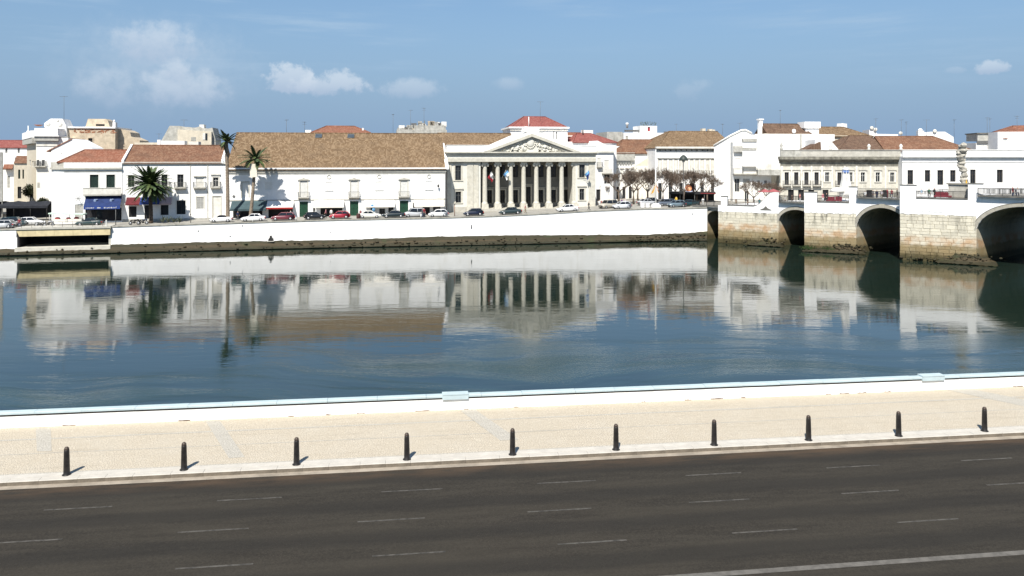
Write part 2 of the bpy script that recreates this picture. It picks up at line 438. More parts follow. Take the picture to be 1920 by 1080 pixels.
# bollards
BOLM = mat('black_painted_cast_iron', (.020, .017, .015), .42, .35, 4, spec=.45)
BOLC = mat('rubbed_brown_iron', (.055, .038, .028), .5, .3, 6, spec=.4)
b1 = MB().lathe([(.118,0),(.118,.03),(.108,.045),(.104,.20),(.098,.50),(.090,.78),(.086,.845),(.082,.86)], sides=20).mesh('post', BOLM)
b2 = MB().lathe([(.080,.86),(.083,.872),(.080,.90),(.066,.935),(.042,.958),(.012,.968)], sides=20).mesh('cap', BOLC)
b3 = MB().lathe([(.150,-.01),(.150,.008),(.125,.022)], sides=20).mesh('base_ring', BOLM)
words = ['leftmost black bollard on the kerb', 'second black bollard from the left on the kerb', 'third black bollard from the left on the kerb', 'fourth black bollard from the left on the kerb',
 'fifth black bollard from the left, just right of the coping block', 'sixth black bollard from the left on the kerb', 'fourth black bollard from the right on the kerb',
 'third black bollard from the right on the kerb', 'second black bollard from the right, below the right coping block', 'rightmost black bollard on the kerb']
for (px, py), lb in zip(((125,890),(345,880.5),(556,870.5),(763,861),(961,852),(1155,843),(1339,834),(1516,825),(1685,817),(1846,808)), words):
    p = GP(px, py, 0)
    t = thing('bollard', lb, 'bollard', (p.x, p.y, .004), random.uniform(0, 6), 'bollards along the kerb')
    t.rotation_euler = (random.uniform(-.006, .006), random.uniform(-.006, .006), random.uniform(0, 6))
    for nm, me in (('post', b1), ('cap', b2), ('base_ring', b3)): link(nm, me, t)

# ================================================================ river
WZ = -5.2
def water_mat():
    m, g, b = bsdf('river_water')
    p = g.n('ShaderNodeNewGeometry').outputs['Position']
    x, y, z = g.xyz(p)
    # warped coordinates for wandering wind streaks
    wp = g.comb(x, g.m('ADD', y, g.m('MULTIPLY', g.m('SUBTRACT', g.noise(p, .03, 3, .5), .5), 26)), 0.)
    streak = g.noise(g.map(wp, (.022, .105, 1), (0, 0, R(5))), 1.0, 6, .62)
    near = g.rng(y, 58, 88, 1., 0.)
    patch = g.m('MULTIPLY', g.rng(streak, .44, .60), near)
    dark_streak = g.m('MULTIPLY', g.rng(g.noise(g.map(wp, (.05, .42, 1), (0, 0, R(4))), 1.0, 6, .7), .57, .70), patch)
    fine = g.noise(g.map(p, (.9, 2.4, 1)), 1.5, 4, .6)
    mid = g.noise(g.map(p, (.16, .55, 1), (0, 0, R(3))), 1.0, 3, .6)
    swell = g.noise(g.map(p, (.07, .30, 1)), 1.0, 2, .5)
    calm = g.m('ADD', g.m('ADD', g.m('MULTIPLY', fine, WA_FINE), g.m('MULTIPLY', mid, WA_MID)), g.m('MULTIPLY', swell, WA_SWELL))
    rip = g.noise(g.map(p, (1.6, 5.0, 1), (0, 0, R(8))), 1.6, 4, .6)
    h = g.m('ADD', calm, g.m('MULTIPLY', g.m('MULTIPLY', rip, patch), WA_PATCH))
    bump(g, b, h, 1.0)
    col = g.mix(g.m('MULTIPLY', patch, .8), (.012, .022, .016), (.022, .044, .036))
    col = g.mix(g.m('MULTIPLY', dark_streak, .95), col, (.004, .008, .006))  # near-black streaks painted in for ripples that tilt and reflect less
    g.L.new(col, b.inputs['Base Color'])
    b.inputs['Roughness'].default_value = .03; b.inputs['IOR'].default_value = 1.78
    sw_ = g.noise(g.map(wp, (.030, .30, 1), (0, 0, R(6))), 1.0, 7, .68)
    dim_streak = g.m('MULTIPLY', g.m('MULTIPLY', g.rng(sw_, .47, .60), g.rng(streak, .40, .52)), g.rng(y, 66, 92, 1., 0.))  # mask that dims the reflection, imitating tilted ripples
    g.L.new(g.m('SUBTRACT', .5, g.m('MULTIPLY', dim_streak, .36)), b.inputs['Specular IOR Level'])
    return m
WA_FINE, WA_MID, WA_SWELL, WA_PATCH = .0020, .0170, .003, .014
mb = MB(); mb.add([(-900, 20, -5.5), (1200, 20, -5.5), (1200, 330, -5.5), (-900, 330, -5.2)], [(0, 1, 2, 3)])
struct('water', mb, water_mat())

# ================================================================ far quay
QT = [(-420,133.0,-1.50,-4.87,131.3),(0,135.8,-1.13,-4.48,134.1),(32,136.2,-1.08,-4.44,134.5),(208,139.7,-0.92,-4.09,138.0),(440,144.2,-0.63,-4.04,142.5),(640,148.2,-0.36,-4.17,146.5),(800,150.9,-0.27,-3.84,149.2),(920,152.8,-0.05,-3.82,151.1),(1000,154.3,0.20,-3.86,152.6),(1120,156.8,0.76,-4.05,155.1),(1200,158.3,0.97,-4.20,156.6),(1290,159.9,1.03,-3.98,158.2),(1326,160.4,1.11,-3.65,158.7)]
def Q(px):
    px = max(QT[0][0], min(QT[-1][0], px))
    for a, b_ in zip(QT, QT[1:]):
        if px <= b_[0]:
            t = (px-a[0])/(b_[0]-a[0]); return tuple(a[i]+(b_[i]-a[i])*t for i in range(1, 5))
QUAYW = mat('quay_whitewash', (.87, .86, .835), .92, .03, .5, stain=(.70, .67, .60), stain_amt=.5, bmp=.01)
QCOP = mat('quay_coping_stone', (.33, .315, .27), .9, .14, 1.2, stain=(.12, .115, .095), stain_amt=.8)
STREET = mat('street_paving', (.30, .285, .25), .92, .14, .5, stain=(.20, .19, .17), stain_amt=.6)
def quay_wall(label, pxa, pxb, step=22):
    A = XY(pxa, Q(pxa)[0])
    t = thing('quay_wall', label, 'wall', (A[0], A[1], -4))
    pxs = [pxa+(pxb-pxa)*i/max(1, int((pxb-pxa)/step)) for i in range(max(1, int((pxb-pxa)/step))+1)]
    w_ = MB(); c_ = MB(); s_ = MB(); vs = []; cs = []; ss = []
    for i, px in enumerate(pxs):
        d, zt, zf, dw = Q(px); X = (px-960)/FPX; j = random.uniform
        L = lambda dd, z: (X*dd-A[0], dd-A[1], z+4)
        vs += [L(d-.35, zf-1.2), L(d-.12, zf+.2), L(d, zt-.22), L(d+.8, zt-.22)]
        cs += [L(d-.10, zt-.22), L(d-.10, zt+j(-.015,.015)), L(d+.55, zt), L(d+.55, zt-.25)]
    n = len(pxs)
    w_.add(vs, [(4*i+k, 4*i+4+k, 4*i+5+k, 4*i+1+k) for i in range(n-1) for k in range(3)]+[(0,1,2,3), (4*n-1,4*n-2,4*n-3,4*n-4)])
    c_.add(cs, [(4*i+k, 4*i+4+k, 4*i+4+(k+1)%4, 4*i+(k+1)%4) for i in range(n-1) for k in range(4)]+[(0,1,2,3), (4*n-1,4*n-2,4*n-3,4*n-4)])
    part('wall_face', w_, QUAYW, t); part('coping', c_, QCOP, t)
    return t
quay_wall('short white quay wall left of the flood opening', -420, 32, 40)
QW = quay_wall('long whitewashed quay wall along the far bank, running to the bridge', 208, 1326)
# drain hood and wall scars
def on_quay(px, py, off=.05):
    d = Q(px)[0]-off; return W(px, py, d)
p = on_quay(508, 446, .35); t = thing('drain_hood', 'small dark drain hood low on the white quay wall', 'drain', (p.x, p.y, p.z-.55))
mb = MB(); mb.prism([(-.42,0),(.42,0),(.36,.45),(.12,.62),(.08,.95),(-.10,.95),(-.14,.6),(-.36,.4)], 'y', -.35, .35); part('hood', mb, IRON, t)
mb = MB(); mb.box(-.6, .6, -.45, .4, -.12, 0.); part('sill', mb, CREAMD, t)
for px, py, a, b_ in ((884,425,.10,.42),(372,433,.08,.10),(432,443,.10,.12),(1298,401,.07,.12),(455,423,.06,.10),(620,436,.06,.09)):
    p = on_quay(px, py, .0); t = tag(part('weep_hole', MB().prism([(-a,-b_),(a,-b_*.7),(a*.8,b_),(-a*.5,b_*.8)], 'y', -.16, .25), DARK, None), {884:'dark weep hole in the quay wall below the black car',372:'leftmost small weep hole in the quay wall',432:'small weep hole below the white cabriolet',1298:'small weep hole close to the bridge',455:'tiny weep hole just below the coping',620:'tiny weep hole below the red car'}[px], 'drain', 'weep holes in the quay wall')
    t.location = p
# town ground behind the quay
mb = MB(); vs = []
pxs = [q[0] for q in QT]
for px in pxs:
    d, zt, zf, dw = Q(px); X = (px-960)/FPX
    for dd, z in ((d+.5, zt-.06), (d+30, zt+.0), (d+300, 1.0), (d+6000, 1.0)): vs.append((X*dd, dd, z))
d = 160.2
for ex in (600, 2200):        # onward behind the bridge
    X = (1326-960)/FPX
    for dd, z in ((d+.5+ex*.12, 1.06), (d+30+ex*.12, 1.1), (d+300, 1.0), (d+6000, 1.0)): vs.append((X*dd+ex*(1 if dd < 3000 else 4), dd, z))
n = len(vs)//4
mb.add(vs, [(4*i+k, 4*i+4+k, 4*i+5+k, 4*i+1+k) for i in range(n-1) for k in range(3)])
struct('street', mb, STREET)
# retaining face of the bank upstream of the bridge (behind it)
mb = MB(); X = (1326-960)/FPX*160.2
mb.add([(X+16, 181., 1.0), (X+600, 255., 1.0), (X+600, 255., -7), (X+16, 181., -7)], [(0, 3, 2, 1)])
tag(part('quay_wall', mb, CREAMD, None), 'stone quay wall upstream behind the bridge', 'wall')

# flood opening with its cream beam
d, zt, zf, dw = Q(120)
A = XY(32, Q(32)[0]); B = XY(208, Q(208)[0]); ln = math.hypot(B[0]-A[0], B[1]-A[1]); an = math.atan2(B[1]-A[1], B[0]-A[0])
fo = thing('flood_opening', 'wide dark opening in the quay under a cream concrete beam', 'opening', (A[0], A[1], -4), an)
BEAM = mat('cream_concrete', (.62, .52, .31), .9, .08, 1.2, stain=(.42, .34, .20), stain_amt=.5)
for i in range(5):
    a = ln*i/5+.012; b_ = ln*(i+1)/5-.012
    mb = MB(); mb.prism([(a+(.5 if i == 0 else 0), 1.62), (b_, 1.62), (b_, 2.78), (a, 2.78)], 'y', -.55, -.1); part('beam', mb, BEAM, fo)
mb = MB(); mb.box(-.2, ln+.1, -.7, 3.5, 2.78, 3.12); part('slab', mb, CREAMD, fo)
part('side_wall', MB().box(-.1, .35, -.05, 6, -1.2, 2.78), DARK, fo); part('side_wall', MB().box(ln-.35, ln+.1, -.05, 6, -1.2, 2.78), CREAMD, fo)  # left side wall coloured dark so that it reads as shaded
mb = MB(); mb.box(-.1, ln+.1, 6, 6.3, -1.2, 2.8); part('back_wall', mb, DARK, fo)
mb = MB(); mb.box(-.1, ln+.1, -.9, 6, -1.6, -.25); part('sill', mb, CREAM, fo)
mb = MB(); mb.box(ln-.75, ln-.55, -.5, -.2, 3.12, 4.2); part('post', mb, FRAMEW, fo)
for i in range(9):
    mb = MB(); x = .8+i*(ln-2)/8; mb.tube([(x,-.45,3.12),(x,-.45,4.0)], .03, 6); part('railing_post', mb, GREYIRON, fo)
mb = MB(); mb.tube([(.4,-.45,4.0),(ln-.8,-.45,4.0)], .03, 6); mb.tube([(.4,-.45,3.6),(ln-.8,-.45,3.6)], .025, 6); part('rail', mb, GREYIRON, fo)

# mud bank at the foot of the quay
def mud_mat():
    m, g, b = bsdf('tidal_mud')
    p = g.n('ShaderNodeNewGeometry').outputs['Position']; x, y, z = g.xyz(p)
    zz = g.m('ADD', z, g.m('MULTIPLY', g.m('SUBTRACT', g.noise(p, .7, 5, .65), .5), .9))
    col = g.mix(g.rng(zz, -5.2, -4.75), (0.0264, 0.0235, 0.0105), (0.0540, 0.0400, 0.0200))
    col = g.mix(g.rng(zz, -4.6, -4.35), col, (0.0330, 0.0280, 0.0125))
    col = g.mix(g.rng(zz, -3.85, -3.6), col, (0.2044, 0.1714, 0.1120))
    band = g.noise(g.map(p, (.025, .025, 3.6)), 1.4, 5, .55)
    col = g.mix(g.m('MULTIPLY', g.rng(band, .48, .64), .75), col, (0.0198, 0.0198, 0.0092))
    sp = g.rng(g.noise(p, 2.4, 5, .7), .55, .70)
    col = g.mix(g.m('MULTIPLY', sp, .45), col, (0.0650, 0.0520, 0.0290))
    col = g.mix(g.m('MULTIPLY', g.rng(g.noise(p, .35, 4, .6), .55, .7), .5), col, (0.0297, 0.0429, 0.0132))
    g.L.new(col, b.inputs['Base Color']); b.inputs['Roughness'].default_value = .75; b.inputs['Specular IOR Level'].default_value = .35
    bump(g, b, g.noise(p, 3.0, 5, .65), .12)
    return m
MUD = mud_mat()
mb = MB(); vs = []; pxs = [-420+6*i for i in range(int((1326+420)/6)+1)]; NS = 9
prof = [(0, 0), (.10, -.03), (.16, -.22), (.34, -.34), (.40, -.60), (.60, -.68), (.70, -.86), (.88, -.92), (1.0, -1.12)]
for px in pxs:
    d, zt, zf, dw = Q(px); X = (px-960)/FPX
    if 32 <= px <= 208: zf = min(zf, -4.3)
    h = zf-WZ
    for k, (a, z) in enumerate(prof):
        q = mnoise.noise(Vector((px*.045, k*1.3, 0)))
        q2 = mnoise.noise(Vector((px*.16, k*2.1, 5)))
        dd = d-.1-(d-dw)*a+(.22*q2 if 0 < k < NS-1 else 0); zz = zf+h*z+(.13*q+.12*q2)*(1 if k < 7 else .4)
        vs.append((X*dd, dd, zz))
mb.add(vs, [(NS*i+k, NS*i+k+1, NS*i+NS+k+1, NS*i+NS+k) for i in range(len(pxs)-1) for k in range(NS-1)], True)
struct('mud_bank', mb, MUD)
rk = MB()
for i in range(220):     # stones and weed lumps bedded in the mud
    px = random.choice((random.uniform(-20, 1322), random.uniform(1180, 1322), random.uniform(560, 1010))); d, zt, zf, dw = Q(px); X = (px-960)/FPX
    a = .3+.7*random.random(); dd = d-.2-(d-dw)*a; z = zf+(zf-WZ)*(-1.05*a)+.02; r = random.uniform(.06, .24)
    rk.ball((X*dd, dd, z), (r*random.uniform(.9, 1.9), r, r*random.uniform(.5, .9)), 6, 4)
struct('bank_stones', rk, MUD, kind='stuff')

# ================================================================ the bridge
BB = Vector((.657, -.753)).normalized(); BANG = math.atan2(BB.y, BB.x); BN = Vector((-BB.y, BB.x))
BX0, BY0 = 40.1, 155.6
def bs(px, back=0.):
    r = (px-960)/FPX; P = (BX0+BN.x*back, BY0+BN.y*back)
    return (r*P[1]-P[0])/(BB.x-r*BB.y)
def bz(px, py, back=0.):
    u = bs(px, back); return CAMZ-(py-HOR)/FPX*(BY0+BN.y*back+BB.y*u)
def pier_mat(name, base, seed):
    m, g, b = bsdf(name)
    p = g.n('ShaderNodeNewGeometry').outputs['Position']; x, y, z = g.xyz(p)
    oi = g.n('ShaderNodeObjectInfo').outputs['Random']
    c = g.mix(oi, tuple(q*.90 for q in base), tuple(min(1, q*1.12) for q in base))
    c = g.mix(g.m('MULTIPLY', g.rng(g.noise(p, 1.9, 5, .65), .5, .75), .4), c, tuple(q*.7 for q in base))
    # dark lichen running down from the plaster line
    ln = g.noise(g.map(p, (1, 1, .16), (0, 0, seed)), 1.1, 6, .65)
    li = g.m('MULTIPLY', g.m('MULTIPLY', g.rng(ln, .48, .62), g.rng(z, -1.8, .6)), g.rng(x, 66, 58, .45, 1.))
    c = g.mix(g.m('MULTIPLY', li, .75), c, (.085, .082, .062))
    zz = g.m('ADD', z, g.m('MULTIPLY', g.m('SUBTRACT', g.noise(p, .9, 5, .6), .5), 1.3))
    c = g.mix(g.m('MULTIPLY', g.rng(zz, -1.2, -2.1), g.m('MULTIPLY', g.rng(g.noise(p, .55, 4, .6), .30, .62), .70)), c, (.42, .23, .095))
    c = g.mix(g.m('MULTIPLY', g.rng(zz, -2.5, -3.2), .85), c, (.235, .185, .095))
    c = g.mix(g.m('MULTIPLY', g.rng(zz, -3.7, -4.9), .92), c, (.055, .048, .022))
    g.L.new(c, b.inputs['Base Color']); b.inputs['Roughness'].default_value = .9; b.inputs['Specular IOR Level'].default_value = .2
    bump(g, b, g.noise(p, 4, 5, .65), .05)
    return m
PST = pier_mat('bridge_pier_stone', (.58, .54, .435), 0.)
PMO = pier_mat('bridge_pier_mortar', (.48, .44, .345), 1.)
RING = mat('arch_ring_stone', (.37, .345, .285), .9, .10, 1.2, stain=(.32, .29, .22), stain_amt=.7, bmp=.01)
BW = mat('bridge_whitewash', (.87, .86, .835), .92, .03, .7, stain=(.64, .61, .54), stain_amt=.5)
CORN = mat('bridge_dark_cornice', (.14, .135, .12), .9, .2, 1.4, stain=(.06, .06, .05), stain_amt=.6)
BDECK = mat('bridge_paving', (.34, .32, .28), .9, .12, .8)

bridge = thing('stone_bridge', 'old whitewashed stone arch bridge crossing the river at the right', 'bridge', (BX0, BY0, 0), BANG)
E, BWID = 3.2, 25.0
YB = E+BWID
def arch_of(left, apex, ycrown, yspring):
    c = bs(apex, E); return (c, c-bs(left, E), bz(apex, ycrown, E), bz(left, yspring, E))
ARCH = [arch_of(1322, 1342, 395, 425), arch_of(1459, 1493.5, 393.5, 421), arch_of(1604, 1654, 390, 437), arch_of(1829, 1926, 388, 441)]   # centre, half span, crown, springing
ARCH += [(ARCH[3][0]+19.5, 5.2, 3.6, -1.0), (ARCH[3][0]+37.5, 4.8, 3.0, -1.2)]
# pointed piers: nose position, right end on the spandrel, top of the bare stone, ledge level
PIER = [(0.0, bs(1460, E), bz(1400, 398.5, E/2), bz(1390, 385, E/2)+.1), (17.96, bs(1605.5, E), bz(1556, 400, E/2), bz(1563, 378, E/2)), (34.56, bs(1831, E), bz(1760, 403, E/2), bz(1765, 371, E/2))]
for k in (3, 4, 5):
    PIER.append((ARCH[k][0]+ARCH[k][1]-.7, ARCH[k+1][0]-ARCH[k+1][1]+.1 if k < 5 else ARCH[k][0]+ARCH[k][1]+9, (1.9, 1.6, 1.2)[k-3], (5.2, 4.8, 4.4)[k-3]))
LED = [bz(1336, 386, E-.6), bz(1482, 378, E-.6), bz(1650, 370.5, E-.6), bz(1890, 367.5, E-.6), 5.2, 4.6]     # cornice level above each arch
def arc(c, h, top, spr, n=18):
    rise = top-spr
    pts = []
    for i in range(n+1):
        t = math.pi*(1-i/n)
        pts.append((c+h*math.cos(t), spr+rise*math.sin(t)**.92))
    return pts
SEND = 150.
# spandrel walls with the arch openings cut out, front and back, plus the barrel soffits
for i, (c, h, top, spr) in enumerate(ARCH):
    a = arc(c, h, top, spr)
    lo = PIER[i-1][1]-.6 if i else c-h-3.2
    hi = PIER[i][0]+.6
    zt = LED[i]-.32
    for y in (E, YB):
        sw = MB()
        vs = [(lo, y, -8), (lo, y, zt), (c-h, y, zt), (c-h, y, -8)]
        sw.add(vs, [(0, 3, 2, 1)])
        for (x0, z0), (x1, z1) in zip(a, a[1:]):
            sw.add([(x0, y, z0), (x1, y, z1), (x1, y, zt), (x0, y, zt)], [(0, 1, 2, 3)])
        sw.add([(c+h, y, -8), (max(hi, c+h+.05), y, -8), (max(hi, c+h+.05), y, zt), (c+h, y, zt)], [(0, 1, 2, 3)])
        part('spandrel_wall', sw, BW, bridge)
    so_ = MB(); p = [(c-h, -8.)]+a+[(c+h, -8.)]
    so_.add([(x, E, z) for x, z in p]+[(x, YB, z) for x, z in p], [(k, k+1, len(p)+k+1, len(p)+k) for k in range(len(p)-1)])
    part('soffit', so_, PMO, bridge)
    # ring of voussoirs standing proud of the plaster
    nv = 17 if h > 4 else 13
    ring = link('arch_ring', None, bridge)
    ao = arc(c, h+.02, top+.02, spr, nv*3)
    for k in range(nv):
        seg = ao[3*k:3*k+4]; vs = []; th = .50 if k != nv//2 else .66
        for x, z in seg:
            n_ = Vector(((x-c)/h/h, (z-spr)/(top-spr)**2)).normalized() if z > spr+.01 else Vector((math.copysign(1, x-c), 0))
            vs.append((x, z, n_))
        e0 = vs[0]; g_ = .012
        mbv = MB(); F = E-.07-(.05 if k == nv//2 else random.uniform(0, .015))
        inn = [(x, z) for x, z, n_ in vs]; out = [(x+n_.x*th, z+n_.y*th) for x, z, n_ in vs]
        cxm = sum(x for x, z in inn+out)/8; czm = sum(z for x, z in inn+out)/8
        poly = [(cxm+(x-cxm)*.985, czm+(z-czm)*.985) for x, z in inn+out[::-1]]
        mbv.prism(poly, 'y', F, E+.25)
        part('voussoir', mbv, RING, ring)
    hm = MB(); hm.tube([(x+((x-c)/h)*.55, E-.03, z+max(0, (z-spr)/(top-spr))*.55) for x, z in ao], .045, 5); part('hood_line', hm, CORN, bridge)
    if i == 0: LO0 = lo
    # cornice slab over the arch, throwing shade on the spandrel
    s0 = PIER[i-1][1]+.3 if i else lo+.3; s1 = PIER[i][0]+.02
    mbv = MB(); mbv.box(s0+.03, s1-.03, E-.62, E+.3, LED[i]-.26, LED[i]-.02); part('cornice', mbv, CORN, bridge)
    mbv = MB(); mbv.box(s0+.03, s1-.03, E-.40, E+.1, LED[i]-.42, LED[i]-.262); part('cornice_bed', mbv, BW, bridge)
BST = []
for k in range(5):       # a few rough-hewn stone shapes, shared
    mbv = MB(); bvl = .06; j = lambda a: random.uniform(-a, a)
    o_ = [(0+abs(j(.03)), 0+abs(j(.04))), (1-abs(j(.03)), 0+abs(j(.04))), (1-abs(j(.03)), 1-abs(j(.04))), (0+abs(j(.03)), 1-abs(j(.04)))]
    cx = .5
    f = [(cx+(x-cx)*.96, cx+(z-cx)*.92) for x, z in o_]
    mbv.add([(x, .12, z) for x, z in o_]+[(x, .022, z) for x, z in o_]+[(x, j(.02), z) for x, z in f],
            [(0,1,5,4),(1,2,6,5),(2,3,7,6),(3,0,4,7),(4,5,9,8),(5,6,10,9),(6,7,11,10),(7,4,8,11),(8,9,10,11)])
    BST.append(mbv.mesh('stone', PST))
def pframe(s0, s1):
    """frame of a pier's slanting face: x along the face from the nose, y into the pier"""
    ph = math.atan2(E, s1-s0); L_ = math.hypot(E, s1-s0); ca, sa = math.cos(ph), math.sin(ph)
    return ph, L_, (lambda s, y: ((s-s0)*ca+y*sa, -(s-s0)*sa+y*ca))
def capbox(par, x0, x1, y0, y1, z0, z1):
    part('pillar', MB().box(x0, x1, y0, y1, z0, z1), BW, par)
    part('pillar_cap', MB().box(x0-.06, x1+.06, y0-.06, y1+.06, z1, z1+.13), CORN, par)
def railing(s0, s1, y, z0, z1=None, hgt=1.05, par=None):
    z1 = z0 if z1 is None else z1
    mbv = MB(); n = max(2, int((s1-s0)/.14))
    zf = lambda s: z0+(z1-z0)*(s-s0)/(s1-s0)
    for k in range(n+1):
        s = s0+(s1-s0)*k/n; r = .04 if k % 12 == 0 else .018
        mbv.box(s-r, s+r, y-r, y+r, zf(s), zf(s)+hgt)
    for hh, r in ((hgt, .045), (.12, .03)):
        mbv.tube([(s0, y, zf(s0)+hh), (s1, y, zf(s1)+hh)], r, 5)
    part('railing', mbv, IRON, par or bridge)
for i, (s0, s1, zs, led) in enumerate(PIER):
    ph, L_, loc = pframe(s0, s1)
    core = [loc(s0+.06, .09), loc(s1-.02, E+.05), loc(s1-.02, YB-.2), loc(s0+.12, YB-.2)]
    pr = part('pier', MB().prism(core, 'z', -8, zs), PMO, bridge); pr.location = (s0, 0, 0); pr.rotation_euler = (0, 0, ph)
    z = zs
    while z > -5.6 and i < 3:
        hgt = random.uniform(.44, .70); x = 0.
        while x < L_-.01:
            wd = random.uniform(.7, 1.8)
            if L_-x-wd < .5: wd = L_-x
            o = link('stone', random.choice(BST), pr); bat = .0 if z > -2.6 else (-2.6-z)*.06
            o.location = (x, random.uniform(-.03, .02)-bat, z-hgt); o.scale = (wd-.018, 1.0+bat*8, hgt-.016)
            x += wd
        z -= hgt
    if i >= 3: part('stone_face', MB().box(0, L_, 0, .12, -8, zs-.01), PST, pr)
    # white plastered upper part with its ragged lower edge
    mbv = MB(); nseg = 44; vs = []; top = led-.20
    for k in range(nseg+1):
        x = L_*k/nseg; zz = zs+.16*mnoise.noise(Vector((x*1.3, i*9., 0)))+.12*mnoise.noise(Vector((x*4, i*5., 2)))+(.45 if i == 2 and .28 < k/nseg < .58 else 0)+(.3 if i == 0 and .12 < k/nseg < .4 else 0)
        vs += [(x, -.05, zz), (x, -.05, top)]
    mbv.add(vs, [(2*k, 2*k+2, 2*k+3, 2*k+1) for k in range(nseg)])
    pl_ = part('plaster', mbv, BW, pr)
    body = [loc(s0, .0), loc(s1, E), loc(s1, YB+.4), loc(s0, YB+.4)]
    part('plaster_body', MB().prism(body, 'z', zs+.02, top-.001), BW, pr)
    if i == 0: continue
    px0 = {1: (1509, 1532), 2: (1690, 1717)}.get(i)
    ltop = {1: bz(1520, 361), 2: bz(1703, 348)}.get(i, 7.); rtop = {1: bz(1602, 351, E), 2: bz(1842, 345.5, E)}.get(i, 7.)
    lw = {1: 2.1, 2: 2.35}.get(i, 2.2)
    capbox(pr, .02, lw, .02, .75, led-.21, ltop)
    capbox(pr, L_-1.15, L_+(.9 if i == 2 else .15), .02, 1.0, led-.21, rtop)
    part('ledge', MB().box(lw, L_-1.15, -.12, 1.4, led-.2, led-.02), CORN, pr)
    railing(lw+.05, L_-1.2, .12, led-.02, par=pr)
for i in (1, 2, 3, 4):
    railing(PIER[i-1][1]+.35, PIER[i][0]-.05, E-.45, LED[i]-.02)
railing(LO0+.5, -.05, E-.45, LED[0]-.02)
# first pier: post, low parapet and the scroll-shaped ramp wall
s0, s1, zs, led0 = PIER[0]; ph, L_, loc = pframe(s0, s1); pr0 = [o for o in bridge.children if o.name.startswith('pier')][0]
led0 -= .2
def onface(px): 
    """distance along the first pier's face at a measured column"""
    u0, u1 = 0., L_
    for _ in range(40):
        um = (u0+u1)/2; t_ = um/L_; P = (BX0+BB.x*(s1*t_)+BN.x*E*t_, BY0+BB.y*(s1*t_)+BN.y*E*t_)
        if 960+FPX*P[0]/P[1] < px: u0 = um
        else: u1 = um
    return u0
capbox(pr0, .55, 1.75, .02, .7, led0, bz(1359, 369))
s_a, s_b = onface(1414), L_-.02
part('ledge', MB().box(1.75, s_a, -.1, 1.3, led0+.001, led0+.12), CORN, pr0)
railing(1.8, s_b-.1, .55, led0+.1, hgt=1.1, par=pr0)
ztop = bz(1452, 361, E*.9)
pts = [(1.8, led0), (s_a, led0)]
for k in range(1, 13):
    t_ = k/12; pts.append((s_a+(s_b-1.0-s_a)*t_, led0+(ztop-led0)*(t_*t_*(3-2*t_))))
pts += [(s_b, pts[-1][1]+.02), (s_b, led0-.3), (1.8, led0-.3)]
part('ramp_wall', MB().prism(pts, 'y', -.03, .42), BW, pr0)
cp = MB(); cp.tube([(x, .19, z+.03) for x, z in pts[1:15]], .09, 5); part('ramp_coping', cp, CORN, pr0)
mbv = MB(); mbv.prism([(-1.1, -.05), (1.1, -.05), (.9, .12), (.35, .36), (.07, .70), (-.09, .70), (-.4, .34), (-.95, .1)], 'y', -.10, .0)
o = part('hood_mould', mbv, CORN, pr0); o.location = (onface(1436), 0, bz(1436, 394, E*.65))
# deck
mbv = MB(); zd = [q-.28 for q in LED]; DPROF = [(-40, 1.02), (ARCH[0][0]-3, zd[0]), (PIER[0][0]+5, zd[0]+.15), (ARCH[1][0], zd[1]), (23, PIER[1][3]-.25), (ARCH[2][0], zd[2]), (40, PIER[2][3]-.2), (ARCH[3][0], zd[3]), (66, 4.9), (85, 4.3), (104, 3.5), (150, .3)]
vs = []
for s, z in DPROF: vs += [(s, E+.02, z), (s, YB+.7, z), (s, YB+.7, z-.4), (s, E+.02, z-.4)]
mbv.add(vs, [(4*k+j, 4*k+4+j, 4*k+4+(j+1) % 4, 4*k+(j+1) % 4) for k in range(len(DPROF)-1) for j in range(4)])
part('deck', mbv, BDECK, bridge)
def deckz(s):
    for (a, za), (b_, zb) in zip(DPROF, DPROF[1:]):
        if a <= s <= b_: return za+(zb-za)*(s-a)/(b_-a)
    return 0
for (a, za), (b_, zb) in zip(DPROF[2:], DPROF[3:-1]): railing(a, b_, YB+.4, za, zb, 1.0)
part('abutment', MB().box(104, SEND, E, YB, -8, 3.4), BW, bridge)
def BP(s, y, z):
    return (BX0+BB.x*s+BN.x*y, BY0+BB.y*s+BN.y*y, z)
